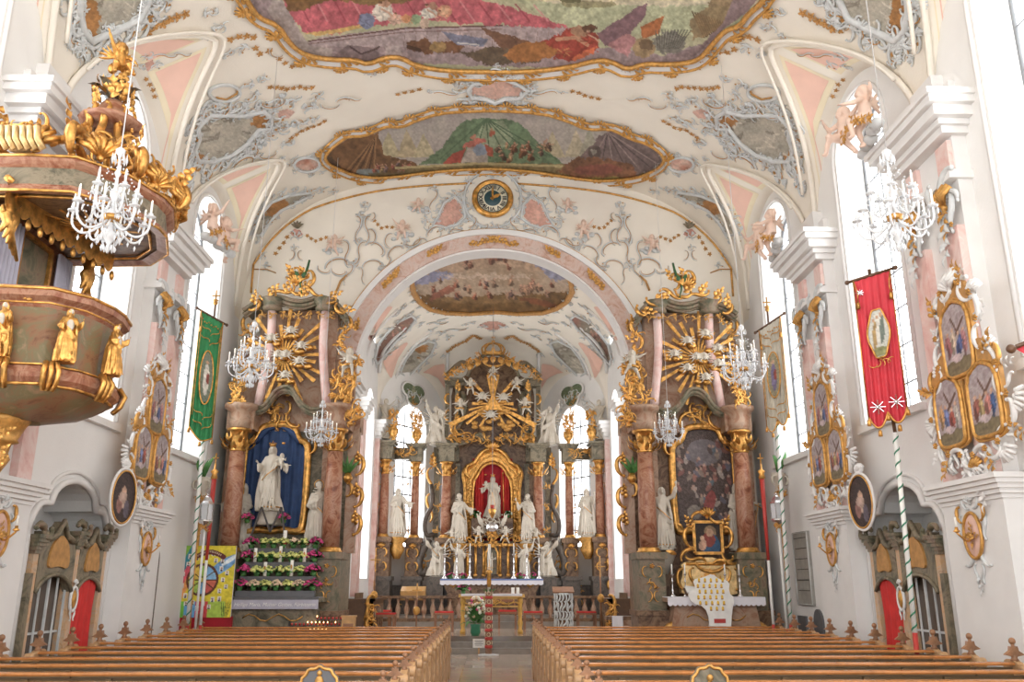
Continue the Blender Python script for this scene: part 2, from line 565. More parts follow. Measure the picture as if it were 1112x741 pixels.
def head(mb, c, f, s=1.0, hair='long', beard=False, up=V3(0, 0, 1)):
 """head centred at c looking along f"""
 f = nz(f); rt = nz(np.cross(f, up)); u = np.cross(rt, f); A = (rt, f, u)
 P = lambda x, y, z: c + (rt * x + f * y + u * z) * s
 mb.ell(P(0, -.01, .02), (.075 * s, .092 * s, .095 * s), 14, 10, ax=A)
 mb.ell(P(0, .02, -.045), (.055 * s, .06 * s, .07 * s), 10, 8, ax=A)
 mb.tube([P(0, .083, .03), P(0, .108, -.012), P(0, .085, -.02)], [.010 * s, .016 * s, .010 * s], 6)
 for k in (-1, 1):
  mb.ell(P(.03 * k, .078, .03), (.02 * s, .014 * s, .008 * s), 6, 4, ax=A)
  mb.ell(P(.028 * k, .076, .005), (.015 * s, .012 * s, .009 * s), 6, 4, ax=A)
  mb.ell(P(.079 * k, -.01, -.005), (.012 * s, .02 * s, .03 * s), 6, 4, ax=A)
 mb.ell(P(0, .084, -.045), (.022 * s, .012 * s, .007 * s), 6, 4, ax=A)
 mb.ell(P(0, .078, -.082), (.022 * s, .018 * s, .018 * s), 6, 4, ax=A)
 if hair in ('long', 'short', 'curly'):
  mb.ell(P(0, -.03, .045), (.088 * s, .092 * s, .088 * s), 12, 8, ax=A)
  for k in range(-4, 5):
   if abs(k) < 2 and hair != 'curly': continue
   a = k / 4 * 1.9
   L = .20 if hair == 'long' else .1
   mb.tube([P(sin(a) * .08, cos(a) * .06 - .03, .06), P(sin(a) * .095, cos(a) * .05 - .045, -.02), P(sin(a) * .09, cos(a) * .04 - .06, -.02 - L * .7)], [.025 * s, .028 * s, .018 * s], 6)
 if hair == 'veil':
  rows = []
  for i in range(8):
   t = i / 7; r = .105 + .07 * t; row = []
   for j in range(13):
    a = -2.35 + 4.7 * j / 12
    zz = .13 - .48 * t ** 1.1; k = sin(pi * min(1, .12 + t * 1.2) / 2)
    row.append(P(sin(a) * r * k, -cos(a) * r * k - .015, zz))
   rows.append(row)
  for row in rows: mb.tube(row, .02 * s, 5)
  mb.ell(P(0, -.03, .06), (.1 * s, .105 * s, .085 * s), 12, 8, ax=A)
 if beard:
  for k in range(-3, 4):
   mb.tube([P(.018 * k, .07 - abs(k) * .012, -.06), P(.014 * k, .09 - abs(k) * .01, -.11), P(.006 * k, .07, -.16)], [.018 * s, .018 * s, .009 * s], 6)


def limb(mb, pts, rr, n=8):
 P = smooth(pts, 2, False); r = np.interp(np.linspace(0, 1, len(P)), np.linspace(0, 1, len(rr)), rr)
 mb.tube(P, list(r), n)
 for p, q in zip(pts[1:-1], rr[1:-1]): mb.ell(p, q * 1.02, 8, 6)


def robed(armL, armR, sway=.03, look=(0, 1, 0), hair='long', beard=False, seed=0, cloak=1, child=None, wings=False, wide=1.0, kneel=False, hs=1.0):
 """standing robed figure 1.8 m tall facing +Y; x>0 is its left. arms: (elbow, hand, handdir)"""
 rnd = random.Random(seed); mb = MB()
 lev = [(0, .30, .24, .13), (.12, .275, .225, .14), (.42, .235, .20, .13), (.75, .215, .18, .10), (.95, .20, .165, .07), (1.10, .155, .13, .05), (1.28, .175, .135, .035), (1.42, .19, .12, .02), (1.49, .13, .085, .01), (1.53, .06, .06, 0)]
 if kneel: lev = [(z * .62 if z < .95 else z - .36, a * (1.25 if z < .5 else 1), b * (1.5 if z < .5 else 1), f) for z, a, b, f in lev]
 zz = [l[0] for l in lev]; zo = -.36 if kneel else 0
 ph = rnd.uniform(0, 6); rows = []; Z = np.linspace(0, zz[-1], 34)
 for z in Z:
  a, b, f = (np.interp(z, zz, [l[k] for l in lev]) for k in (1, 2, 3))
  sx = sway * sin(pi * z / 1.5) * 1.2; row = []
  for k in range(44):
   t = 2 * pi * k / 44
   fo = 1 + f * 1.9 * (sin(7 * t + ph + z * 2.2) * .65 + .5 * sin(12 * t + ph * 2 - z * 3.5))
   # bent knee
   kn = .05 * math.exp(-((z - .55) / .25) ** 2) * max(0, cos(t - pi / 2 - .5)) ** 3
   row.append((sx + cos(t) * (a * wide * fo + kn * .3), sin(t) * (b * fo + kn), z))
  rows.append(row)
 mb.grid(rows, cv=True, caps=True)
 hx = sway * sin(pi * .98) * 1.2
 hc = V3(sway * .2, .02, 1.66 + zo)
 mb.tube([(hx * .2, 0, 1.46 + zo), hc - V3(0, .0, .07)], [.065, .052], 8)
 head(mb, hc, V3(*look), 1.0, hair, beard)
 sh = 1.42 + zo
 for s, arm in ((1, armL), (-1, armR)):
  e, h, hd = [V3(*q) for q in arm]
  S = V3(.165 * s, 0, sh)
  mb.ell(S, .075, 8, 6)
  limb(mb, [S, e, e * .25 + h * .75], [.068, .066, .062])
  # hanging sleeve
  for k in range(3):
   q = e * (.8 - .3 * k) + h * (.2 + .3 * k)
   mb.tube([q, q - V3(0, 0, .09 + .03 * k), q - V3(.01 * s, 0, .16 + .03 * k)], [.05, .04, .014], 6)
  limb(mb, [e * .4 + h * .6, h], [.036, .024])
  hand(mb, h, hd, V3(0, 0, 1) if abs(nz(hd)[2]) < .8 else V3(0, 1, 0), hs)
 if cloak:
  for k in range(5):
   t = k / 4; r = .045 - .006 * k
   mb.tube(smooth([(.17, -.02 + .05 * t, sh - .02 - .16 * t), (.12 - .05 * t, .14, 1.2 + zo - .2 * t), (-.06, .20, .95 + zo * .6 - .16 * t), (-.21, .1, .80 + zo * .5 - .12 * t), (-.2, -.1, .85 + zo * .5)], 2, False), r, 6)
  for k in range(6):
   a = -1.9 + .5 * k
   x, y = sin(a) * .23 * wide, -cos(a) * .2
   mb.tube(smooth([(x * .75, y * .7, sh - .03), (x * 1.05, y * 1.1 - .02, .95 + zo * .5), (x * 1.2 + .02 * sin(k * 2), y * 1.25 - .03, .45 + zo * .3), (x * 1.3, y * 1.35, .08)], 2, False), [.04, .05, .055, .05], 6) if False else mb.tube([(x * .75, y * .7, sh - .03), (x * 1.05, y * 1.1 - .02, .95 + zo * .5), (x * 1.2 + .02 * sin(k * 2), y * 1.25 - .03, .45 + zo * .3), (x * 1.3, y * 1.35, .08)], [.04, .05, .06, .055], 6)
  # flying end
  mb.tube(smooth([(-.2, .08, .85 + zo * .5), (-.27, .08, .65 + zo * .4), (-.24, .1, .4 + zo * .3), (-.29, .08, .25)], 1, False), [.04, .05, .045, .03, .02][:4] + [.02, .02][:0] if False else .04, 6)
 if child is not None:
  putto_into(mb, V3(*child[0]), child[1], .5, seed=seed + 5)
 for k in range(5):
  x0 = -.14 + .07 * k; zt = .95 + zo * .6
  mb.tube(smooth([(x0 * .6 + .05, .165, zt), (x0 + .02, .23, zt * .62), (x0 * 1.35 - .02, .265, .06)], 2, False), [.012, .02, .026, .028, .03, .03, .03, .028][:len(smooth([(0, 0, 0)] * 3, 2, False))] , 6)
 for s in (1, -1):
  mb.ell((.09 * s, .24, .025), (.045, .1, .03), 8, 5)
 if wings: wings_into(mb, V3(0, -.13, 1.25 + zo), .75)
 return mb


def wings_into(mb, c, s, yaw=0.0, spread=1.0):
 for sg in (1, -1):
  for k in range(7):
   a = .95 - .30 * k; L = s * (1.0 - .06 * k) * (.7 if k > 4 else 1)
   d = V3(sg * cos(a) * spread, -.25, sin(a)); d = nz(d); o = c + V3(sg * .04, 0, -.015 * k * s)
   e = o + d * L; mid = o + d * L * .5 + V3(0, -.03, .05 * s)
   mb.tube([o, mid, e], [.035 * s, .06 * s, .018 * s], 6, flat=.55)
  mb.tube([c, c + V3(sg * .22 * s * spread, -.05, .30 * s), c + V3(sg * .5 * s * spread, -.1, .62 * s)], [.05 * s, .055 * s, .03 * s], 6)


def putto_into(mb, c, yaw, s, pose='sit', seed=0, arms=None, legs=None, wing=False, look=None):
 """chubby child of height s*1 (c = hips)"""
 rnd = random.Random(seed)
 cy, sy = cos(yaw), sin(yaw)
 P = lambda x, y, z: c + V3(x * cy - y * sy, x * sy + y * cy, z) * s
 D = lambda x, y, z: V3(x * cy - y * sy, x * sy + y * cy, z)
 limb(mb, [P(0, 0, 0), P(0, .0, .15), P(0, -.01, .30), P(0, 0, .36)], [.125 * s, .115 * s, .12 * s, .06 * s], 10)
 A = (D(1, 0, 0), D(0, 1, 0), D(0, 0, 1))
 hc = P(0, .01, .47)
 lk = D(*(look or (rnd.uniform(-.3, .3), 1, -.1)))
 head(mb, hc, lk, s * 1.22, 'curly')
 for k in (1, -1):
  mb.ell(hc + nz(lk) * .07 * s + nz(np.cross(lk, V3(0, 0, 1))) * .05 * s * k - V3(0, 0, .03 * s), .04 * s, 6, 5)
 arms = arms or [((.27, .08, .22), (.36, .2, .34)), ((-.25, .1, .2), (-.2, .26, .12))]
 legs = legs or [((.14, .25, -.04), (.17, .3, -.3)), ((-.12, .26, .0), (-.2, .36, -.26))]
 for i, (e, h) in enumerate(arms):
  sg = 1 if i == 0 else -1
  limb(mb, [P(.11 * sg, 0, .31), P(*e), P(*h)], [.055 * s, .047 * s, .03 * s], 8)
  hand(mb, P(*h), P(*h) - P(*e), V3(0, 0, 1), s * .85)
 for i, (kn, ft) in enumerate(legs):
  sg = 1 if i == 0 else -1
  limb(mb, [P(.06 * sg, 0, -.02), P(*kn), P(*ft)], [.09 * s, .068 * s, .04 * s], 8)
  mb.ell(P(ft[0], ft[1] + .04, ft[2] - .01), (.035 * s, .07 * s, .03 * s), 8, 5, ax=A)
 if wing:
  for sg in (1, -1):
   for k in range(4):
    a = .9 - .4 * k
    mb.tube([P(sg * .05, -.1, .26), P(sg * (.05 + .22 * cos(a)), -.17, .26 + .22 * sin(a)), P(sg * (.05 + .4 * cos(a)), -.18, .26 + .4 * sin(a))], [.03 * s, .05 * s, .012 * s], 6, flat=.5)


def winghead_into(mb, c, s, N=V3(0, -1, 0)):
 head(mb, c, N, s * .9, 'curly')
 for sg in (1, -1):
  for k in range(4):
   a = .5 - .45 * k
   d = V3(sg * cos(a), 0, sin(a)); mb.tube([c + d * .05 * s - N * .0, c + d * .15 * s, c + d * .24 * s], [.03 * s, .035 * s, .008 * s], 6, flat=.5)
# ------------------------------------------------------------ room shell
W = 6.15; ZS = 7.9; ZC = 11.9; NS = 2.5
YW = 20.0
WIN = [17.4, 12.9, 8.4, 3.9, -0.6]
PIL = [15.0, 10.5, 6.0, 1.5]


def Bz(x):
 a = min(abs(x) / W, 1.0)
 return ZS + (ZC - ZS) * (1 - a ** NS) ** (1 / NS)


def Lz(x, y):
 best = 0
 if abs(x) < 4.5: return 0
 for c in WIN:
  d = abs(y - c) / 2.08
  if d < 1: best = max(best, 7.9 + 2.2 * sqrt(1 - d ** 1.8) + .54 * (W - abs(x)))
 return best


def Vz(x, y):
 return max(Bz(x), Lz(x, y))


def onV(u, v, off=0.0):
 """where the sight line meets the nave vault"""
 r = ray(u, v); t0 = 4.0; t = 4.0
 while t < 40:
  p = EYE + r * t
  if abs(p[0]) >= W or p[2] > Vz(p[0], p[1]): break
  t += .25
 a, b = t - .25, t
 for _ in range(18):
  m = (a + b) / 2; p = EYE + r * m
  if abs(p[0]) >= W or p[2] > Vz(p[0], p[1]): b = m
  else: a = m
 p = EYE + r * a
 if off: p = p + vnorm(p) * off
 return p


def vnorm(p):
 e = .02
 dx = (Bz(p[0] + e) - Bz(p[0] - e)) / (2 * e)
 dx = max(-6, min(6, dx))
 return nz((dx, 0, -1.0))


def strips(mb, ys, z0, z1, ops, P):
 """wall face in columns; ops: (a0,a1,lo(a),hi(a)); P(a,z)->point"""
 eps = 1e-4
 A = set(ys)
 for a0, a1, lo, hi in ops: A |= {a0 - eps, a0 + eps, a1 - eps, a1 + eps} | {a0 + (a1 - a0) * (0.5 - .5 * cos(pi * k / 24)) for k in range(1, 24)}
 A = sorted(A)
 for a, b in zip(A, A[1:]):
  m = (a + b) / 2
  act = sorted([o for o in ops if o[0] < m < o[1]], key=lambda o: o[2](m))
  lo_a = lo_b = z0
  for o in act:
   ha, hb = o[2](a), o[2](b)
   if ha > lo_a + 1e-3 or hb > lo_b + 1e-3:
    mb.add([P(a, lo_a), P(b, lo_b), P(b, hb), P(a, ha)], [(0, 1, 2, 3)], False)
   lo_a, lo_b = o[3](a), o[3](b)
  mb.add([P(a, lo_a), P(b, lo_b), P(b, z1), P(a, z1)], [(0, 1, 2, 3)], False)


def arch_hi(c, hw, spring):
 return lambda y: spring + sqrt(max(0, hw * hw - (y - c) ** 2))


def niche_hi(c, hw, z):
 def f(y):
  d = abs(y - c) / hw
  if d < .58: return z + .34 * sqrt(max(0, 1 - (d / .58) ** 2)) + .16 - .04 * d
  if d < .72: return z + .12
  return z + .12 - .5 * (1 - sqrt(max(0, 1 - ((d - .72) / .28) ** 2)))
 return f


def outline_pts(c, hw, lo, hi, n=28):
 pts = [(c - hw, lo), ]
 pts += [(c - hw + 2 * hw * (.5 - .5 * cos(pi * k / n)), hi(c - hw + 2 * hw * (.5 - .5 * cos(pi * k / n)))) for k in range(n + 1)]
 pts += [(c + hw, lo)]
 return pts


YS = [-3 + .5 * k for k in range(49)]
for sgn, side in ((1, 'right'), (-1, 'left')):
 mb = MB(); ops = []
 for c in WIN: ops.append((c - .95, c + .95, lambda y: 4.25, arch_hi(c, .95, 8.9)))
 nich = [12.9]
 for c in nich: ops.append((c - 1.2, c + 1.2, lambda y: 0.0, niche_hi(c, 1.2, 2.72)))
 if sgn < 0: ops.append((7.4, 8.9, lambda y: 0.0, niche_hi(8.15, .75, 2.0)))
 strips(mb, YS, 0, 11.4, ops, lambda y, z: (sgn * W, y, z))
 # reveals
 def reveal(c, hw, lo, hi, x1, spl=.0, back=False, m2=None):
  o = outline_pts(c, hw, lo, hi); o.append(o[0])
  rows = [[(sgn * W, y, z) for y, z in o], [(sgn * x1, c + (y - c) * (1 - spl), z) for y, z in o]]
  mb.grid(rows, sm=False)
 for c in WIN: reveal(c, .95, 4.25, arch_hi(c, .95, 8.9), W + .55, .12)
 for c in nich:
  reveal(c, 1.2, 0, niche_hi(c, 1.2, 2.72), W + .8)
  mb.bb((sgn * (W + .8), c - 1.3, 0), (sgn * (W + .85), c + 1.3, 3.9))
 if sgn < 0:
  reveal(8.15, .75, 0, niche_hi(8.15, .75, 2.0), W + .5)
 struct(mb.build('wall_' + side, M['plaster']))
 # window trims, panes
 for i, c in enumerate(WIN):
  pane = MB(); o = outline_pts(c, .86, 4.25, arch_hi(c, .86, 8.9))
  xg = sgn * (W + .5)
  pane.add([(xg, y, z) for y, z in o], [tuple(range(len(o)))], False)
  po = struct(pane.build('window_%d' % (i + 1 + (5 if sgn < 0 else 0)), M['daylight']))
  ld = MB(); xl = sgn * (W + .47)
  ld.tube([(xl, y, z) for y, z in o], .035, 4)
  for yy in (c - .29, c + .29):
   ld.bar((xl, yy, 4.25), (xl, yy, arch_hi(c, .86, 8.9)(yy)), .022)
  for k in range(8):
   zz = 4.85 + .62 * k
   hw = .86 if zz < 8.9 else sqrt(max(.01, .86 ** 2 - (zz - 8.9) ** 2))
   ld.bar((xl, c - hw, zz), (xl, c + hw, zz), .022)
  f = struct(ld.build('window_frame', M['lead'], po))
  hx = MB()
  for a in range(11):
   for k in range(24):
    zz = 4.35 + .23 * k; yy = c - .8 + .16 * a + (.08 if k % 2 else 0)
    if zz > arch_hi(c, .8, 8.9)(min(max(yy, c - .8), c + .8)) - .1: continue
    hx.bar((xl, yy, zz), (xl, yy + .08, zz + .115), .007); hx.bar((xl, yy, zz), (xl, yy - .08, zz + .115), .007)
  if c in (17.4, 12.9): struct(hx.build('window_lead', M['lead'], po))
  tr = MB(); xo = sgn * (W - .015)
  tr.tube([(xo, c + (y - c) * 1.08, z) for y, z in outline_pts(c, .95, 4.3, arch_hi(c, .95, 8.95))], .035, 6)
  tr.bb((sgn * (W - .1), c - 1.1, 4.14), (sgn * (W + .5), c + 1.1, 4.25))
  struct(tr.build('trim_window', M['white']))
 for c in nich:
  tr = MB()
  for k, rr in ((0.0, .05), (.13, .03)):
   hi = niche_hi(c, 1.2 + k, 2.72 + k)
   tr.tube([(sgn * (W - .02), y, z) for y, z in outline_pts(c, 1.2 + k, 0, hi, 40)], rr, 6)
  struct(tr.build('trim_niche', M['white']))

# ------------------------------------------------------------ nave vault
mb = MB()
ts = [(-cos(pi * k / 150)) for k in range(151)]
ys = [-3 + .12 * k for k in range(201)]
rows = []
for y in ys:
 row = []
 for t in ts:
  a = t * pi / 2
  x = W * (abs(sin(a)) ** (2 / NS)) * (1 if a > 0 else -1) if a else 0
  row.append((x, y, Vz(x, y)))
 rows.append(row)
mb.grid(rows)
struct(mb.build('ceiling', M['vault_plaster']))
# groin mouldings of the window vaults
gm = MB(); pk = MB(); cm = MB(); gl = MB()
for sgn in (1, -1):
 for c in WIN[:4]:
  pts = []
  for k in range(-30, 31):
   d = k / 30 * .992; y = c + 2.08 * (abs(d) ** .8) * (1 if d > 0 else -1)
   lo, hi = 4.5, W
   for _ in range(30):
    m = (lo + hi) / 2
    if Bz(m) > Lz(m, y): lo = m
    else: hi = m
   pts.append((sgn * (lo - .03), y, Bz(lo) - .04))
  if c > 5:
   gm.tube(pts, .05, 6)
   gm.tube([(p[0] - sgn * .16, c + (p[1] - c) * 1.05, p[2] + .03) for p in pts[4:-4]], .03, 5)
  # pink and cream panels on the little vaults
  for dy0, dy1, m_, mrg in ((-.92, -.05, pk, .12), (.05, .92, pk, .12)):
   for big, mm, off in ((0.0, cm, .012), (.09, pk, .022)):
    rws = []
    for a in range(9):
     dd = (dy0 + big * .3) + (dy1 - dy0 - big * (.6 if dy0 > 0 else .6)) * a / 8; y = c + 2.08 * dd
     lo, hi = 4.5, W
     for _ in range(26):
      m = (lo + hi) / 2
      if Bz(m) > Lz(m, y): lo = m
      else: hi = m
     xa, xb = lo + .12 + big * .9, W - .2 - big * 1.2
     if xb < xa + .02: xb = xa + .02
     rws.append([(sgn * (xa + (xb - xa) * t / 6), y, Lz(xa + (xb - xa) * t / 6, y) - off) for t in range(7)])
    mm.grid(rws)
struct(gm.build('trim_groin', M['vault_plaster']))
struct(cm.build('trim_cream_panel', M['cream']))
struct(pk.build('trim_pink_panel', M['pink']))

# ------------------------------------------------------------ chancel wall
AR = 3.42; AZ = 6.45
mb = MB(); hi = lambda x: AZ + sqrt(max(0, AR * AR - x * x))
xs = [-W - .05 + (2 * W + .1) * k / 60 for k in range(61)]
strips(mb, xs, 0, 12.6, [(-AR, AR, lambda x: 0, hi)], lambda x, z: (x, YW, z))
o = outline_pts(0, AR, 0, hi, 48)
mb.grid([[(x, YW, z) for x, z in o], [(x, YW + .7, z) for x, z in o]])
struct(mb.build('wall_chancel', M['vault_plaster']))
am = MB(); rows = []
o = [(AR * cos(a), AZ + AR * sin(a)) for a in [pi * k / 60 for k in range(61)]]
def ring(r0, r1, y0, y1, z_leg=AZ):
 rows = []
 for k in range(61):
  a = pi * k / 60; cx, sz = cos(a), sin(a)
  rows.append([(r0 * cx, y1, AZ + r0 * sz), (r0 * cx, y0, AZ + r0 * sz), (r1 * cx, y0, AZ + r1 * sz), (r1 * cx, y1, AZ + r1 * sz)])
 return rows
am.grid(ring(AR - .05, AR + .30, YW - .07, YW + .1), sm=False)
struct(am.build('trim_arch_band', M['arch_marble']))
am = MB(); am.grid(ring(AR + .30, AR + .44, YW - .12, YW), sm=False); am.grid(ring(AR - .1, AR - .03, YW - .02, YW + .5), sm=False)
for s_ in (1, -1):
 am.bb((s_ * (AR + .0), YW - .12, 0), (s_ * (AR + .44), YW, AZ - .3))
 am.bb((s_ * (AR - .12), YW + .1, 0), (s_ * AR, YW + .6, AZ - .3))
 for k, (dz, e) in enumerate(((.0, .06), (.1, .12), (.18, .2))):
  am.bb((s_ * (AR - .12 - e), YW - .12 - e, AZ - .3 + dz), (s_ * (AR + .46 + e * .5), YW + .7, AZ - .3 + dz + .1))
struct(am.build('trim_arch', M['white']))
g = MB()
g.tube([((AR + .46) * cos(a), YW - .06, AZ + (AR + .46) * sin(a)) for a in [pi * k / 60 for k in range(61)]], .018, 5)
for s_ in (1, -1):
 inner = [onY(u, v, YW - .02) for u, v in ((363, 347), (386, 347), (404, 313), (429, 290), (470, 265), (517, 253))]
 g.tube([(s_ * p[0], YW - .02, p[2]) for p in [inner[0], inner[1]] + list(smooth(inner[1:], 2, False))], .028, 5)
 outer = [onY(u, v, YW - .02) for u, v in ((262, 318), (267, 290), (283, 264), (317, 236), (353, 221), (404, 208), (455, 202), (512, 199))]
 g.tube([(s_ * max(-5.93, p[0]), YW - .02, min(p[2], Bz(max(-5.9, p[0])) - .12)) for p in smooth(outer, 2, False)], .028, 5)
struct(g.build('trim_gold_fillet', M['gold_dull']))

# ------------------------------------------------------------ choir
CW = 4.0; CY = 29.4; BX = 1.75; BY = 33.0; CZS = 7.2; CZC = 10.75
SP = 32.0
def Cz(x, y):
 if y < CY: r = abs(x) / CW
 else: r = max(sqrt((x / CW) ** 2 + ((y - CY) / (BY - CY + .35)) ** 2), 0)
 r = min(r, 1)
 return CZS + (CZC - CZS) * (1 - r ** 2.3) ** (1 / 2.3)
CWIN = [(24.2, 0), (27.7, 0)]
def CL(x, y):
 best = 0
 if y < CY:
  for c, _ in CWIN:
   d = abs(y - c) / 1.55
   if d < 1: best = max(best, 7.2 + 1.9 * sqrt(1 - d * d) + .35 * (CW - abs(x)))
 # canted sides
 for s_ in (1, -1):
  A = np.array((s_ * CW, CY)); B = np.array((s_ * BX, BY)); d = (B - A); L = np.linalg.norm(d); d = d / L
  n = np.array((-d[1], d[0])) * (1 if s_ > 0 else -1)
  q = np.array((x, y)) - A; t = np.dot(q, d); w = np.dot(q, n)
  e = abs(t - L / 2) / (L / 2 * .93)
  if e < 1 and w > -.3: best = max(best, 7.2 + 1.75 * sqrt(1 - e * e) + .12 * abs(w))
 return best
def onC(u, v, off=.02):
 r = ray(u, v); t = 18.0
 f = lambda p: p[2] > max(Cz(p[0], p[1]), CL(p[0], p[1])) or abs(p[0]) > CW or p[1] > BY
 while t < 45 and not f(EYE + r * t): t += .2
 a, b = t - .2, t
 for _ in range(16):
  m = (a + b) / 2
  if f(EYE + r * m): b = m
  else: a = m
 return EYE + r * (a - off)
mb = MB()
rows = []
for k in range(60):
 y = YW + .65 + (CY - YW - .65) * k / 59
 rows.append([(CW * sin(a), y, max(Cz(CW * sin(a), y), CL(CW * sin(a), y))) for a in [-pi / 2 + pi * j / 80 for j in range(81)]])
mb.grid(rows)
# apse polygon boundary radial grid
def bound(th):
 dx, dy = cos(th), sin(th)
 best = 99
 segs = [((CW, CY), (BX, BY)), ((BX, BY), (-BX, BY)), ((-BX, BY), (-CW, CY))]
 for (x1, y1), (x2, y2) in segs:
  y1 -= CY; y2 -= CY
  den = dx * (y2 - y1) - dy * (x2 - x1)
  if abs(den) < 1e-9: continue
  t = (x1 * (y2 - y1) - y1 * (x2 - x1)) / den
  w = (x1 * dy - y1 * dx) / den
  if t > 0 and -1e-6 <= w <= 1 + 1e-6: best = min(best, t)
 return best
rows = []
for k in range(97):
 th = pi * k / 96; b = bound(min(max(th, 1e-4), pi - 1e-4))
 rows.append([(b * t * cos(th), CY + b * t * sin(th), max(Cz(b * t * cos(th), CY + b * t * sin(th)), CL(b * t * cos(th), CY + b * t * sin(th)))) for t in [sin(pi / 2 * j / 40) for j in range(41)]])
mb.grid(rows)
struct(mb.build('ceiling_choir', M['vault_plaster']))
# walls of choir: list of segments with windows
def seg_wall(name, A, B, wins, zt=9.6, num=11):
 A = np.array((*A, 0.)); B = np.array((*B, 0.)); L = np.linalg.norm(B - A); d = (B - A) / L
 n = np.array((-d[1], d[0], 0)); mid = np.array((0, 27, 0))
 if np.dot(mid - A, n) > 0: n = -n
 P = lambda a, z: tuple(A + d * a + np.array((0, 0, z)))
 mb = MB(); ops = [(c - hw, c + hw, (lambda y, lo=lo: lo), arch_hi(c, hw, sp)) for c, hw, lo, sp in wins]
 strips(mb, [L * k / 10 for k in range(11)], 0, zt, ops, P)
 for c, hw, lo, sp in wins:
  o = outline_pts(c, hw, lo, arch_hi(c, hw, sp)); o.append(o[0])
  mb.grid([[np.array(P(a, z)) for a, z in o], [np.array(P(a, z)) + n * .4 for a, z in o]], sm=False)
 w = struct(mb.build(name, M['plaster']))
 for i, (c, hw, lo, sp) in enumerate(wins):
  o = outline_pts(c, hw, lo, arch_hi(c, hw, sp))
  pn = MB(); pn.add([np.array(P(a, z)) + n * .36 for a, z in o], [tuple(range(len(o)))], False)
  po = struct(pn.build('window_%d' % (num + i), M['daylight_low']))
  ld = MB()
  for k in range(-1, 2): ld.bar(np.array(P(c + k * hw * .5, lo)) + n * .33, np.array(P(c + k * hw * .5, sp + hw * .8)) + n * .33, .05)
  z = lo + .6
  while z < sp + .3:
   ld.bar(np.array(P(c - hw, z)) + n * .33, np.array(P(c + hw, z)) + n * .33, .05); z += .62
  struct(ld.build('window_frame', M['lead'], po))
 return w
YA = YW + .6
seg_wall('wall_choir_right', (CW, YA), (CW, CY), [(24.2 - YA, .8, 2.6, 6.9), (27.6 - YA, 1.0, 1.9, 6.9)], num=11)
seg_wall('wall_choir_left', (-CW, YA), (-CW, CY), [(24.2 - YA, .8, 2.6, 6.9), (27.6 - YA, 1.0, 1.9, 6.9)], num=13)
Lc = sqrt((CW - BX) ** 2 + (BY - CY) ** 2)
seg_wall('wall_apse_right', (CW, CY), (BX, BY), [(Lc * .46, .92, 3.0, 7.15)], 9.6, 15)
seg_wall('wall_apse_left', (-CW, CY), (-BX, BY), [(Lc * .46, .92, 3.0, 7.15)], 9.6, 16)
seg_wall('wall_back', (BX, BY), (-BX, BY), [], 9.6)
mb = MB()
for s_ in (1, -1):
 mb.bb((s_ * AR, YW + .55, 0), (s_ * CW, YW + .65, 9.0))
struct(mb.build('wall_return', M['plaster']))
# choir pilasters (pink) with caps
pm = MB(); pw = MB()
for s_ in (1, -1):
 for y in (21.5, 25.6, 29.3):
  pm.bb((s_ * (CW - .16), y - .3, 1.4), (s_ * CW, y + .3, 6.5))
  pw.bb((s_ * (CW - .2), y - .36, 0), (s_ * CW, y + .36, 1.4))
  for k in range(4): pw.bb((s_ * (CW - .2 - .06 * k), y - .36 - .05 * k, 6.6 + .13 * k), (s_ * CW, y + .36 + .05 * k, 6.73 + .13 * k))
  pw.bb((s_ * (CW - .19), y - .22, 6.5), (s_ * CW, y + .22, 6.62))
struct(pm.build('trim_choir_pilaster', M['pink_marble'])); struct(pw.build('trim_choir_cap', M['white']))
# ------------------------------------------------------------ floors
def floor_mat():
 m, nt, b = _new('floor_stone')
 tc = nt.nodes.new('ShaderNodeTexCoord'); br = nt.nodes.new('ShaderNodeTexBrick')
 br.inputs['Scale'].default_value = 1.0; br.offset = 0.0
 br.inputs['Brick Width'].default_value = .6; br.inputs['Row Height'].default_value = .6; br.inputs['Mortar Size'].default_value = .008
 br.inputs['Color1'].default_value = (.74, .60, .47, 1); br.inputs['Color2'].default_value = (.62, .49, .38, 1); br.inputs['Mortar'].default_value = (.25, .2, .16, 1)
 nt.links.new(tc.outputs['Object'], br.inputs['Vector'])
 no = nt.nodes.new('ShaderNodeTexNoise'); no.inputs['Scale'].default_value = 5; no.inputs['Detail'].default_value = 5
 mx = nt.nodes.new('ShaderNodeMix'); mx.data_type = 'RGBA'; mx.blend_type = 'MULTIPLY'; mx.inputs[0].default_value = .35
 nt.links.new(tc.outputs['Object'], no.inputs['Vector']); nt.links.new(br.outputs['Color'], mx.inputs[6]); nt.links.new(no.outputs['Color'], mx.inputs[7])
 nt.links.new(mx.outputs[2], b.inputs['Base Color']); b.inputs['Roughness'].default_value = .13
floor_mat()
struct(MB().bb((-W - .9, -3.5, -.1), (W + .9, YW + .1, 0)).bb((-CW, YW + .1, -.1), (CW, 23.5, 0)).build('floor', M['floor_stone']))
mat('step_stone', (.27, .235, .20), .35, var=.15)
s1 = MB().bb((-CW, 23.42, 0), (CW, 23.75, .14)).bb((-CW, 23.75, 0), (CW, 24.0, .28))
struct(s1.build('floor_step', M['step_stone']))
struct(MB().bb((-CW - .1, 24.0, 0), (CW + .1, 28.0, .412)).build('floor_sanctuary', M['floor_stone']))
struct(MB().bb((-CW - .1, 28.0, 0), (CW + .1, 28.3, .6)).bb((-CW - .1, 28.3, 0), (CW + .1, 33.1, .78)).build('floor_altar', M['step_stone']))
sp = MB()
for s_ in (1, -1): sp.bb((s_ * 3.3, 18.0, 0), (s_ * W, YW, .16))
struct(sp.build('floor_predella', M['step_stone']))
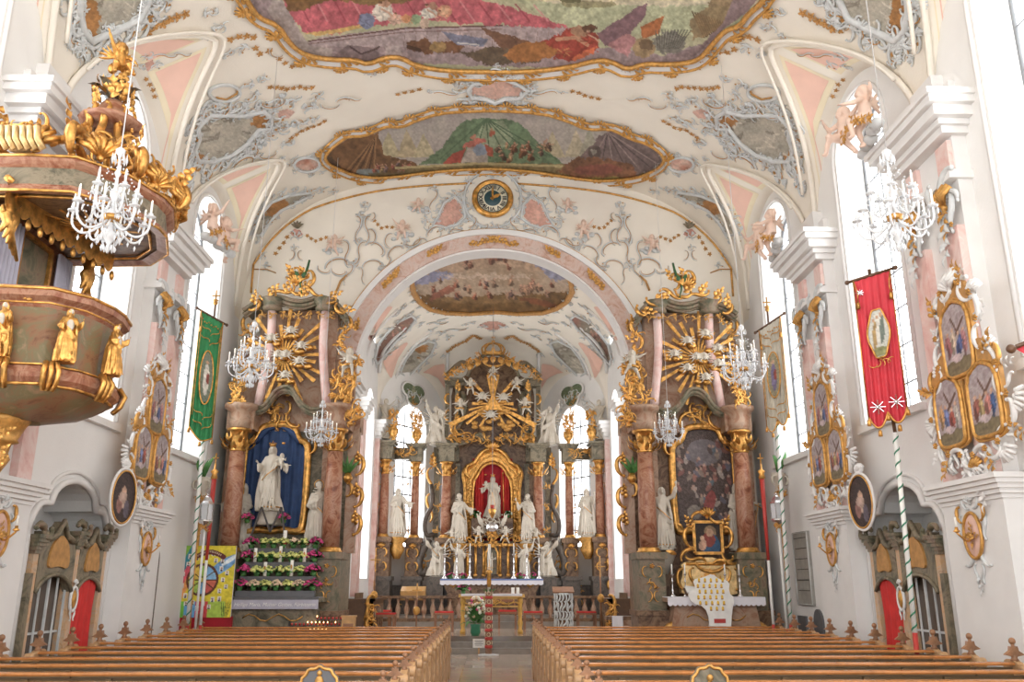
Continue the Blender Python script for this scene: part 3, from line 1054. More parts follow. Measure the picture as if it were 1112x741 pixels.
for i, s_ in enumerate((-1, 1)):
 struct(MB().bb((s_ * (W - .03), -3, 0), (s_ * W, 11.6, .16)).bb((s_ * (W - .03), 14.2, 0), (s_ * W, YW, .16)).build('baseboard_' + ('left', 'right')[i], M['white']))
# ------------------------------------------------------------ pews
def star_finial(mb, c, s=1.0):
 """poppyhead: knob over a spread star on a moulded foot"""
 c = V3(*c)
 mb.lathe([(.0, 0), (.05 * s, 0), (.03 * s, .03 * s), (.035 * s, .06 * s)], c, 8)
 pts = []
 for a, r in ((-90, .05), (-50, .045), (-10, .105), (25, .05), (60, .075), (90, .05), (120, .075), (155, .05), (190, .105), (230, .045)):
  pts.append((r * s * cos(radians(a)), .08 * s + r * s * sin(radians(a))))
 mb.prism(pts, c, V3(1, 0, 0), V3(0, 0, 1), -.025 * s, .025 * s)
 mb.ell(c + V3(0, 0, .195 * s), .036 * s, 8, 6)
 mb.lathe([(.02 * s, .1 * s), (.02 * s, .17 * s)], c, 6)


def pew(side):
 """side: +1 right block (aisle end at small x)"""
 xa, xw = .87, 5.62; x0, x1 = (xa, xw) if side > 0 else (-xw, -xa)
 t = thing('pew', 'pew', 'pew', (0, 0, 0), 'pews of the right block' if side > 0 else 'pews of the left block')
 MB().bb((x0, .10, .40), (x1, .46, .44)).build('seat', M['wood'], t)
 mb = MB(); mb.bb((x0, -.02, .42), (x1, .02, .90)); mb.bb((x0, -.03, .42), (x1, .03, .5))
 for k in range(6): 
  xx = x0 + (x1 - x0) * (k + .5) / 6; mb.bb((xx - .03, -.05, .3), (xx + .03, .0, .9))
 mb.build('backrest', M['olive_wood'], t)
 mb = MB(); rows = []
 prof = [(-.075, .925), (-.08, .94), (-.07, .952), (-.03, .956), (.03, .956), (.045, .948), (.045, .93), (-.03, .922)]
 rows = [[(x, y, z) for y, z in prof] for x in (x0, x1)]
 mb.grid(rows, cv=True, sm=False, caps=True); mb.build('book_rail', M['wood'], t)
 MB().bb((x0, -.42, .12), (x1, -.26, .16)).build('kneeler', M['wood_dark'], t)
 # aisle end panel: curled top, rising to a knob
 def panel(x, d, big=1.0):
  m = MB()
  out = [(-.24, 0), (-.24, .55), (-.21, .68), (-.25, .80), (-.22, .90), (-.12, .95), (.0, .985), (.10, .98), (.16, .93), (.15, .84), (.20, .74), (.30, .62), (.42, .52), (.46, .42), (.44, 0)]
  o3 = smooth(out, 1)
  m.prism([tuple(q) for q in o3], (x - d * .035, 0, 0), V3(0, 1, 0), V3(0, 0, 1), -.035, .035)
  for yy, zz, r in ((-.20, .89, .055), (.38, .5, .05)): m.lathe([(r, -.05), (r * 1.1, -.03), (r * 1.1, .03), (r, .05)], (x - d * .035, yy, zz), 10, ax=(V3(0, 1, 0), V3(0, 0, 1), V3(1, 0, 0)))
  e = m.build('end_panel', M['pew_oak'], t)
  k = MB(); star_finial(k, (x - d * .035, -.02, .965), .95 * big)
  k.build('finial', M['finial_oak'], e)
 panel(side * .87, side, .75); panel(side * 5.68, side, 1.1)
 return t


names = ['frontmost', 'second', 'third', 'fourth', 'fifth', 'sixth', 'seventh', 'eighth', 'ninth', 'tenth', 'eleventh', 'twelfth', 'thirteenth', 'fourteenth']
for s_, nm in ((-1, 'left'), (1, 'right')):
 p0 = pew(s_)
 for k in range(14):
  y = 17.55 - .87 * k
  p = p0 if k == 0 else dup(p0, (0, 0, 0))
  p.location = (0, y, 0)
  p['label'] = 'long brown wooden pew, %s from the altar steps in the %s block' % (names[k], nm)
# carved shields clipped on two pew rails
def shield(x, y, lab, dark):
 t = thing('shield_plaque', lab, 'plaque', (x, y, .99))
 K = .82
 pts = [(-.17, -.06), (-.18, .08), (-.13, .12), (-.11, .17), (-.04, .17), (0, .205), (.04, .17), (.11, .17), (.13, .12), (.18, .08), (.17, -.06), (.1, -.13), (-.1, -.13)]; pts = [(a * K, b * K) for a, b in pts]
 MB().prism([tuple(q) for q in smooth(pts, 1)], (x, y, 1.03), V3(1, 0, 0), V3(0, 0, 1), 0, .03).build('board', M['grey_marble'] if not dark else M['slate'], t)
 g = MB(); g.tube([(x + a * .92, y - .032, 1.03 + b * .92) for a, b in smooth(pts, 1)], .012, 5, closed=True); g.build('gilt_rim', M['gold_dull'], t)
 f = MB()
 if dark:
  f.ell((x, y - .035, 1.06), (.035, .015, .055)); f.ell((x, y - .035, 1.13), (.02, .012, .02))
 else:
  f.ell((x, y - .035, 1.09), (.025, .015, .028)); f.ell((x - .01, y - .035, 1.0), (.035, .015, .07)); f.tube([(x, y - .04, 1.05), (x + .05, y - .04, 1.03), (x + .04, y - .04, .96)], .012, 5)
 f.build('gilt_figure', M['gold_dull'], t)
q = onZ(365, 733, 1.05); shield(q[0], 17.55 - .87 * 12 - .24, 'small dark arched shield on the rail of a pew in the left block', True)
q = onZ(750, 733, 1.05); shield(q[0], 17.55 - .87 * 12 - .24, 'small painted shield with gold figure on a pew rail in the right block', False)
# ------------------------------------------------------------ wall pilasters, stations, crosses, confessionals
PX = 5.86
def pilaster(sgn, y):
 side = 'left' if sgn < 0 else 'right'
 w = MB(); p = MB(); x = sgn * PX; X = lambda d: sgn * (PX + d)
 w.bb((X(0), y - .68, 0), (sgn * W, y + .68, 2.72))
 for k in range(5): w.bb((X(-.02 - .035 * k), y - .70 - .035 * k, 2.72 + .055 * k), (sgn * W, y + .70 + .035 * k, 2.78 + .055 * k))
 w.bb((X(.06), y - .62, 2.9), (sgn * W, y + .62, 3.0))
 w.bb((X(.1), y - .6, 3.0), (sgn * W, y + .6, 7.4))
 for dy in (-.42, .42):
  p.bb((X(.0), y + dy - .17, 3.0), (sgn * W, y + dy + .17, 6.15))
  p.bb((X(.04), y + dy - .15, 6.95), (sgn * W, y + dy + .15, 7.35))
 for k, (z0, z1, e) in enumerate(((6.78, 6.9, .03), (7.4, 7.5, .06), (7.5, 7.58, .12), (7.58, 7.72, .22), (7.72, 7.82, .30), (7.82, 7.9, .34))):
  w.bb((X(-e), y - .62 - e, z0), (sgn * W, y + .62 + e, z1))
 # vault spring pier above the cornice
 for d in (0, .25): w.bb((X(.12 + d * .3), y - .3 - d, 7.9), (sgn * W, y + .3 + d, 8.5 - d))
 struct(w.build('trim_pilaster', M['white'])); struct(p.build('trim_pilaster_shaft', M['pink_marble']))
 N = V3(-sgn, 0, 0); A = V3(0, 1, 0); B = V3(0, 0, 1)
 # stucco capitals
 t = thing('stucco_capital', 'white-gold stucco capitals topping the pink pilaster at the %s, %s wall' % ('pulpit end' if y < 12 else 'choir end', side), 'capital', (x, y, 6.4), 'rocaille capitals on the nave pilasters')
 mw, mg = MB(), MB(); rnd = random.Random(int(y * 7 + sgn))
 for dy in (-.42, .42):
  for k in (-1, 1):
   scroll(mw, V3(x, y + dy + k * .15, 6.72), A, B, N, .6, k * .9, 'C', k, .05)
   scroll(mw, V3(x, y + dy + k * .1, 6.35), A, B, N, .6, pi / 2, 'S', k, .04)
   scroll(mw, V3(x, y + dy + k * .19, 6.5), A, B, N, .36, pi / 2 + k, 'C', k, .035)
  shell(mg, V3(x, y + dy, 6.45) + N * .03, A, B, N, .3, pi / 2, 1.6, 6)
  spray(mg, V3(x, y + dy, 6.45) + N * .03, A, B, N, .45, -pi / 2, 5)
  spray(mw, V3(x, y + dy, 6.25) + N * .02, A, B, N, .55, -pi / 2 + .2, 5)
  for q in range(3): flower(mg, V3(x, y + dy + rnd.uniform(-.15, .15), 6.2 + rnd.uniform(-.1, .5)) + N * .04, N, .045)
 mw.build('scrollwork', M['stucco'], t); mg.build('gilding', M['gold_dull'], t)


def arch_panel(w, h, n=14, sh=.3):
 pts = [(-w / 2, .12 * h), (-w * .42, .03 * h), (-w * .25, 0), (w * .25, 0), (w * .42, .03 * h), (w / 2, .12 * h), (w / 2, h * .74), (w * .44, h * .80), (w * .40, h * .88), (w * .2, h * .95), (0, h), (-w * .2, h * .95), (-w * .40, h * .88), (-w * .44, h * .80), (-w / 2, h * .74)]
 return [tuple(q) for q in smooth(pts, 1)]


def station_draw(cols, rnd_seed):
 def d(cv):
  rnd = random.Random(rnd_seed)
  h0, h1 = cv.V.min(), cv.V.max(); w0, w1 = cv.U.min(), cv.U.max(); cx = (w0 + w1) / 2; hh = h1 - h0; ww = w1 - w0
  cv.fill((.66, .60, .60), (.56, .48, .48), .3)
  cv.grad(h0 + hh * .75, h0 + hh * .98, (.74, .76, .82), .9) if False else None
  # V grows downward here: ground at the bottom
  cv.poly([(w0, h1 - hh * .2), (cx, h1 - hh * .26), (w1, h1 - hh * .18), (w1, h1), (w0, h1)], (.42, .36, .24), 1, .01)
  cv.line([(cx - ww * .35, h0 + hh * .25), (cx + ww * .3, h0 + hh * .62)], ww * .035, (.36, .24, .18))
  cv.line([(cx + ww * .1, h0 + hh * .2), (cx - ww * .15, h0 + hh * .5)], ww * .03, (.36, .24, .18))
  for k, (fx, c) in enumerate(zip((-.3, -.1, .12, .3), cols)):
   x = cx + ww * fx; y = h0 + hh * (.58 + rnd.uniform(-.06, .06)); z = hh * .15
   cv.blob(x, y, ww * .11, z, c, 1, rnd.uniform(-.3, .3)); cv.blob(x + ww * .03, y + z * .5, ww * .06, z * .8, [q * .6 for q in c], .8)
   cv.blob(x - ww * .03, y - z * .2, ww * .03, z * .7, [min(1, q * 1.3) for q in c], .8)
   cv.blob(x, y - z * 1.12, ww * .05, ww * .06, (.78, .58, .45), 1)
  cv.blob(cx + ww * .05, h1 - hh * .24, ww * .22, hh * .06, (.72, .62, .62), 1)
 return d


def stations(sgn, y, which):
 side = 'left' if sgn < 0 else 'right'
 x = sgn * (PX - .03); N = V3(-sgn, 0, 0); A = V3(0, -sgn, 0) * -1.0; B = V3(0, 0, 1)
 t = thing('stations_cartouche', 'rocaille cartouche of three gilt-framed scenes on the %s pilaster %s' % (side, which), 'relief', (x, y, 3.2), 'three-picture cartouches on the nave pilasters')
 P = lambda a, b: V3(x, y - .36, 0) + A * a * .95 + B * (3.42 + (b - 3.72) * .77)
 mw, mg, back = MB(), MB(), MB()
 rnd = random.Random(int(5 + sgn + y))
 specs = [(-.42, 3.72, .66, 1.15), (.42, 3.72, .66, 1.15), (0.0, 4.78, .68, 1.25)]
 cols = [[(.2, .3, .5), (.7, .4, .35), (.6, .5, .3), (.5, .25, .2)], [(.7, .65, .6), (.6, .25, .2), (.35, .4, .6), (.7, .5, .3)], [(.65, .4, .4), (.25, .3, .5), (.7, .6, .5), (.55, .3, .3)]]
 for k, (a, b, w, h) in enumerate(specs):
  out = arch_panel(w, h)
  back.prism(arch_panel(w * 1.12, h * 1.06), P(a, b - h * .03), A, B, 0 if sgn < 0 else 0, .05 * (1 if np.dot(np.cross(A, B), N) > 0 else -1))
  pm = lambda u, v, a=a, b=b: P(a + u, b - v) + N * .06
  pp = [(u, -v) for u, v in arch_panel(w * .94, h * .95)]
  painting('painting', pp, .022, lambda u, v, a=a, b=b: P(a + u, b + .02 - v) + N * .065, station_draw(cols[k], k + int(y)), t, unit=.012)
  fr = [P(a + u, b + v) + N * .06 for u, v in out]
  mg.tube(fr, .029, 6, closed=True, nrm=N); mg.tube([P(a + u * 1.13, b + h / 2 + (v - h / 2) * 1.08) + N * .04 for u, v in out], .018, 5, closed=True, nrm=N)
 # white rocaille border
 ring_ = [(-.9, 3.75), (-.92, 4.2), (-.8, 4.7), (-.55, 5.0), (-.52, 5.5), (-.45, 5.95), (-.25, 6.2), (0, 6.35), (.25, 6.2), (.45, 5.95), (.52, 5.5), (.55, 5.0), (.8, 4.7), (.92, 4.2), (.9, 3.75), (.6, 3.55), (.3, 3.5), (0, 3.45), (-.3, 3.5), (-.6, 3.55)]
 for i, (a, b) in enumerate(ring_):
  a2, b2 = ring_[(i + 1) % len(ring_)]; an = atan2(b2 - b, a2 - a); p = P((a + a2) / 2 * .93, (b + b2) / 2)
  scroll(mw, p + N * .03, A, B, N, .42, an, 'C', 1 if i % 2 else -1, .032)
  scroll(mw, p * 1.0 + N * .01 + A * (a * .12), A, B, N, .25, an + 1.2, 'S', 1, .022)
  if i % 2: shell(mw, P(a * 1.02, b), A, B, N, .2, atan2(b - 4.6, a), 1.6, 5)
  else: spray(mw, P(a, b), A, B, N, .26, atan2(b - 4.6, a), 4, .35)
  if i % 3 == 0: spray(mg, P(a * 1.03, b) + N * .05, A, B, N, .3, atan2(b - 4.4, a), 5, .35)
  flower(mg, P(a * .97, b + .06) + N * .07, N, .05)
 for k in (-1, 1):
  scroll(mw, P(.22 * k, 3.35), A, B, N, .45, pi / 2, 'S', k, .04); scroll(mw, P(.16 * k, 3.1), A, B, N, .3, pi / 2 + k * .5, 'C', k, .03)
  scroll(mw, P(.30 * k, 6.1), A, B, N, .45, pi / 2 - k * .4, 'C', -k, .04)
  scroll(mg, P(.72 * k, 4.86) + N * .03, A, B, N, .4, pi / 2, 'C', k, .03)
 shell(mg, P(0, 3.28) + N * .04, A, B, N, .16, pi / 2, 2, 7); spray(mw, P(0, 3.1), A, B, N, .35, -pi / 2, 5)
 shell(mw, P(0, 6.2) + N * .04, A, B, N, .26, pi / 2, 2, 7); spray(mg, P(0.02, 6.35), A, B, N, .3, pi / 2 + .5, 5)
 mw.build('scrollwork', M['white'], t); mg.build('gilding', M['gold_dull'], t); back.build('backing', M['ochre'], t)


def cross_sconce(sgn, y, which):
 side = 'left' if sgn < 0 else 'right'
 x = sgn * (PX - .005); N = V3(-sgn, 0, 0); A = V3(0, 1, 0); B = V3(0, 0, 1); z = 2.33
 t = thing('consecration_cross', 'oval pink cross medallion with candle bracket on %s pilaster %s' % (side, which), 'wall cross', (x, y, z), 'cross medallions on the nave pilasters')
 P = lambda a, b, o=0: V3(x, y, z) + A * a + B * b + N * o
 el = [(.19 * cos(2 * pi * k / 28), .27 * sin(2 * pi * k / 28)) for k in range(28)]
 md = MB(); md.lathe([(.001, .03), (.17, .03), (.19, .01), (.19, -.0)], P(0, 0), 24, 1, 1.4, ax=(A, B, N)); md.build('medallion', M['pink'], t)
 g = MB(); g.tube([P(a, b, .03) for a, b in el], .022, 6, closed=True)
 for k in (0, pi / 2, pi, -pi / 2): spray(g, P(0, 0, .04), A, B, N, .16, k, 4, .5)
 g.ell(P(0, 0, .05), .03)
 for k in (-1, 1):
  scroll(g, P(.23 * k, .26, .02), A, B, N, .26, pi / 2, 'C', k, .022)
 g.build('gilding', M['gold_dull'], t)
 w = MB()
 for k in (-1, 1):
  scroll(w, P(.24 * k, .1), A, B, N, .35, pi / 2, 'S', k, .022); scroll(w, P(.2 * k, -.25), A, B, N, .35, pi / 2 + k * .6, 'C', -k, .022); scroll(w, P(.1 * k, .4), A, B, N, .25, pi / 2 - k * .5, 'C', k, .02)
  scroll(w, P(.07 * k, -.45), A, B, N, .25, pi / 2, 'S', k, .016)
 shell(w, P(0, .38, .01), A, B, N, .13, pi / 2, 2, 5); spray(w, P(0, -.45), A, B, N, .25, -pi / 2, 5)
 w.build('scrollwork', M['stucco'], t)
 b = MB(); b.tube(smooth([P(0, -.03, .04), P(.0, -.08, .10), P(0, -.02, .17), P(0, .03, .22)], 2, False), .012, 6)
 b.lathe([(.01, 0), (.045, .02), (.02, .04), (.02, .07)], P(0, .03, .22), 8); b.tube([P(-.1, -.03, .08), P(0, -.07, .12), P(.1, -.03, .08)], .008, 5)
 b.build('candle_bracket', M['gold'], t)
 MB().lathe([(.014, .05), (.013, .17)], P(0, .05, .22), 8).build('candle', M['candle'], t)


for s_ in (-1, 1):
 for y in PIL[:2]:
  wh = 'next to the side altar' if y > 12 else ('under the pulpit' if s_ < 0 else 'beside the big red banner')
  pilaster(s_, y)
  if not (s_ < 0 and y < 12): stations(s_, y, wh)
  cross_sconce(s_, y, wh)
 for y in PIL[2:]:
  w = MB(); w.bb((s_ * PX, y - .68, 0), (s_ * W, y + .68, 7.9)); struct(w.build('trim_pilaster', M['white']))


# ---- confessionals in the wall niches
def confessional(sgn):
 side = 'left' if sgn < 0 else 'right'
 yc = 12.9; x0 = sgn * (W - .02)
 t = thing('confessional', 'marbled confessional with red curtain set in the %s wall niche' % side, 'confessional', (x0, yc, 0))
 A = V3(0, 1, 0); B = V3(0, 0, 1); N = V3(-sgn, 0, 0)
 X = lambda o: sgn * (W - .02) + N[0] * o
 P = lambda a, b, o=0: V3(X(o), yc + a, b)
 s = sgn
 # a: -1.15 near .. 1.15 far. near part: bay w lattice window, far part: curtain door; central post
 frame = MB(); dk = MB(); och = MB()
 def post(a, w, z, o=.07): frame.bb(P(a - w / 2, 0, -.1), P(a + w / 2, z, o))
 cap = MB()
 for a, w, z in ((-1.02, .13, 2.15), (.14, .15, 2.25), (1.05, .13, 2.25)):
  post(a, w, z)
  for k in range(5): cap.bb(P(a - w / 2 - .02 - .02 * k, z + .05 * k, -.1), P(a + w / 2 + .02 + .02 * k, z + .05 * k + .05, .09 + .02 * k))
  for q in (-1, 1): scroll(cap, P(a + q * .1, z + .3, .1), A, B, N, .3, 0.3 * q, 'C', q, .05)
 frame.build('posts', M['ochre_marble'], t); 
 # side slab in the near reveal + sill
 g = MB(); g.bb(P(-1.19, 0, -.4), P(-1.08, 1.9, .1)); g.bb(P(-1.1, 0, -.12), P(1.12, .12, .14)); g.bb(P(-1.05, 0, -.12), P(.1, .42, .06))
 # headers as curved panels with openings
 def header(a0, a1, zs, zt, hgt):
  up = [(a0, zs)] + [(a0 + (a1 - a0) * k / 10, zs + hgt * sin(pi * k / 10) ** .6) for k in range(0, 11)] + [(a1, zt - .05)]
  m = (a0 + a1) / 2
  top = [(a1, zt), (a1 - (a1 - a0) * .15, zt - .10), (a1 - (a1 - a0) * .35, zt - .04), (m, zt + .16), (a0 + (a1 - a0) * .35, zt - .04), (a0 + (a1 - a0) * .15, zt - .10), (a0, zt)]
  pts = up[:-1] + top
  sg = 1 if np.dot(np.cross(A, B), N) > 0 else -1
  g.prism(pts, P(0, 0, 0), A, B, -.04 * sg, .08 * sg)
  q = (a1 - a0) / 2
  och.prism([tuple(z) for z in smooth([(m - q * .62, zs + hgt + .06), (m, zs + hgt + .12), (m + q * .62, zs + hgt + .06), (m + q * .5, zt - .2), (m + q * .3, zt - .1), (m, zt - .02), (m - q * .3, zt - .1), (m - q * .5, zt - .2)], 2)], P(0, 0, 0), A, B, .08 * sg, .11 * sg)
  g.tube([P(a, b, .1) for a, b in top], .045, 6); g.tube([P(a, b, .09) for a, b in up[1:-1]], .03, 6)
 header(-.95, .07, 1.65, 2.45, .24); header(.21, .99, 1.65, 2.4, .2)
 g.build('marble_surround', M['grey_marble'], t); cap.build('capitals', M['green_marble'], t); och.build('ochre_panels', M['ochre'], t)
 wd = MB(); wd.bb(P(-.92, .4, -.12), P(.06, 1.95, -.08)); wd.build('window_glazing', M['window_pane_grey'], t)
 ba = MB()
 for k in range(5): ba.bar(P(-.92 + .245 * k, .4, -.0), P(-.92 + .245 * k, 1.9, -.0), .022 if k % 2 else .03)
 ba.bar(P(-.92, 1.12, -.05), P(.06, 1.12, -.05), .03); ba.build('glazing_bars', M['stucco'], t)
 dw = MB(); 
 rows = []
 for i in range(12):
  z = .42 + (1.98 - .42) * i / 11; row = []
  for j in range(25):
   u = j / 24; row.append(P(.22 + .76 * u * (.78 + .22 * (1 - sin(pi * i / 11) * .6)) , z, .05 + .035 * sin(u * 44) * (1 - .3 * i / 11)))
  rows.append(row)
 dw.grid(rows); dw.build('curtain', M['red_cloth'], t)
 MB().bb(P(.26, 0, -.15), P(.95, 2.1, -.1)).build('back_board', M['wood_dark'], t)
 dr = MB(); dr.bb(P(.22, .1, .06), P(.98, .5, .10)); dr.tube([P(.22 + .76 * k / 10, .5 + .06 * sin(pi * k / 10), .06) for k in range(11)], .03, 5); dr.build('half_door', M['ochre_marble'], t)
 w = MB()
 sg = 1
 q = P(.14, 1.55, .10)
 w.tube([q + A * .1 * cos(a) + B * .17 * sin(a) for a in np.linspace(0, 2 * pi, 17)[:-1]], .022, 6, closed=True); shell(w, q + B * .2, A, B, N, .08, pi / 2); [scroll(w, q - B * .22 + A * .05 * k, A, B, N, .16, pi / 2, 'S', k, .014) for k in (-1, 1)]; w.build('cartouche', M['white'], t)
 gg = MB(); gg.ell(q, (.03, .08, .13)); gg.build('gilding', M['gold_dull'], t)
confessional(1); confessional(-1)


# oval paintings on the niche edges
def oval(sgn):
 side = 'left' if sgn < 0 else 'right'
 u, v = (132, 540) if sgn < 0 else (937, 545)
 c = onX(u, v, sgn * (PX - .14)); c[1] = min(c[1], 13.8)
 N = nz(V3(-sgn, -.35, 0)); A = nz(np.cross(V3(0, 0, 1), N)); B = V3(0, 0, 1)
 t = thing('oval_painting', 'oval dark painting in a white rim above the %s confessional' % side, 'painting', c)
 a, b = .26, .42
 el = [(a * cos(2 * pi * k / 36), b * sin(2 * pi * k / 36)) for k in range(36)]
 def d(cv):
  cv.fill((.16, .11, .10), (.24, .17, .15), 2)
  for cx, cy, cc in ((.02, .05, (.62, .5, .42)), (-.07, .12, (.5, .32, .28)), (.08, .18, (.3, .26, .3))):
   cv.blob(cx, cy, .06, .13, cc, 1, 0, .01)
  cv.blob(0, -.1, .045, .06, (.75, .56, .44), 1, 0, .01); cv.blob(-.02, .0, .08, .08, (.66, .52, .45), 1, 0, .01)
 painting('painting', el, .02, lambda u, v: c + A * u - B * v + N * .04, d, t, unit=.015)
 MB().lathe([(.001, 0), (a * .98, 0), (a * .98, .035), (.001, .035)], c, 32, 1, b / a, ax=(A, B, N)).build('backing', M['dark'], t)
 m = MB(); m.tube([c + A * x * 1.03 + B * y * 1.03 + N * .03 for x, y in el], .022, 8, closed=True)
 scroll(m, c + B * .5, A, B, N, .2, 0.4, 'C', 1, .03); shell(m, c + B * .46, A, B, N, .13)
 m.build('rim', M['white'], t)
 g = MB(); g.tube([c + A * x * .95 + B * y * .95 + N * .05 for x, y in el], .014, 6, closed=True); g.build('gilt_fillet', M['gold_dull'], t)
oval(1); oval(-1)

# tablets on the right and left wall
def tablet(name, lab, x, y0, y1, z0, z1, m, arch=False, lines=True):
 s = 1 if x > 0 else -1
 t = thing(name, lab, 'tablet', (x, (y0 + y1) / 2, z0)); b = MB()
 if arch:
  pts = [(y0, z0), (y1, z0), (y1, z1 - .25)] + [((y0 + y1) / 2 + (y1 - y0) / 2 * cos(pi * k / 12), z1 - .25 + .25 * sin(pi * k / 12)) for k in range(1, 12)] + [(y0, z1 - .25)]
  b.add([(x - s * .04, a, c) for a, c in pts] + [(x, a, c) for a, c in pts], [tuple(range(len(pts)))] + [(i, (i + 1) % len(pts), len(pts) + (i + 1) % len(pts), len(pts) + i) for i in range(len(pts))], False)
 else: b.bb((x - s * .05, y0, z0), (x, y1, z1))
 b.build('slab', m, t)
 if lines:
  f = MB(); f.tube([(x - s * .05, y0 + .02, z0 + .02), (x - s * .05, y1 - .02, z0 + .02), (x - s * .05, y1 - .02, z1 - .02), (x - s * .05, y0 + .02, z1 - .02)], .015, 4, closed=True); f.build('border', M['stucco'], t)
  l = MB()
  for k in range(6): l.bar((x - s * .053, y0 + .1, z1 - .12 - (z1 - z0 - .2) * k / 6), (x - s * .053, y1 - .1 - .05 * (k % 2), z1 - .12 - (z1 - z0 - .2) * k / 6), .012)
  l.build('carved_lines', M['dark'], t)
tablet('memorial_tablet', 'grey inscribed memorial slab on the right wall between pilaster and side altar', W - .002, 16.85, 17.7, 1.35, 2.75, M['tablet'])
tablet('dark_slab', 'small dark upright slab standing below the grey memorial tablet', W, 17.35, 17.8, .3, 1.15, M['slate'], lines=False)
tablet('arched_gravestone', 'dark round-topped gravestone leaning on the right wall near the side altar', W, 16.5, 16.95, .2, 1.3, M['slate'], True, False)
tablet('narrow_board', 'tall narrow dark board with pointed top beside the colourful poster', -W + .002, 16.1, 16.4, .17, 2.4, M['dark_marble'], True, False)
tablet('pale_notice_tablet', 'pale tablet cut by the picture edge beside the near pilaster', W - .002, 8.9, 9.6, 1.5, 2.35, M['stucco'], False, False)

# arched doorway in the pedestal under the pulpit
m = MB(); m.bb((-PX - .01, 9.84, 0), (-PX + .012, 10.35, 1.7)); d1 = struct(m.build('door_1', M['olive_wood']))
m = MB(); o = [(9.80, 0)] + [(10.1 - .3 * cos(pi * k / 10), 1.72 + .18 * sin(pi * k / 10)) for k in range(11)] + [(10.4, 0)]
m.tube([(-PX + .02, a, b) for a, b in o], .035, 6); struct(m.build('door_frame', M['white'], d1))
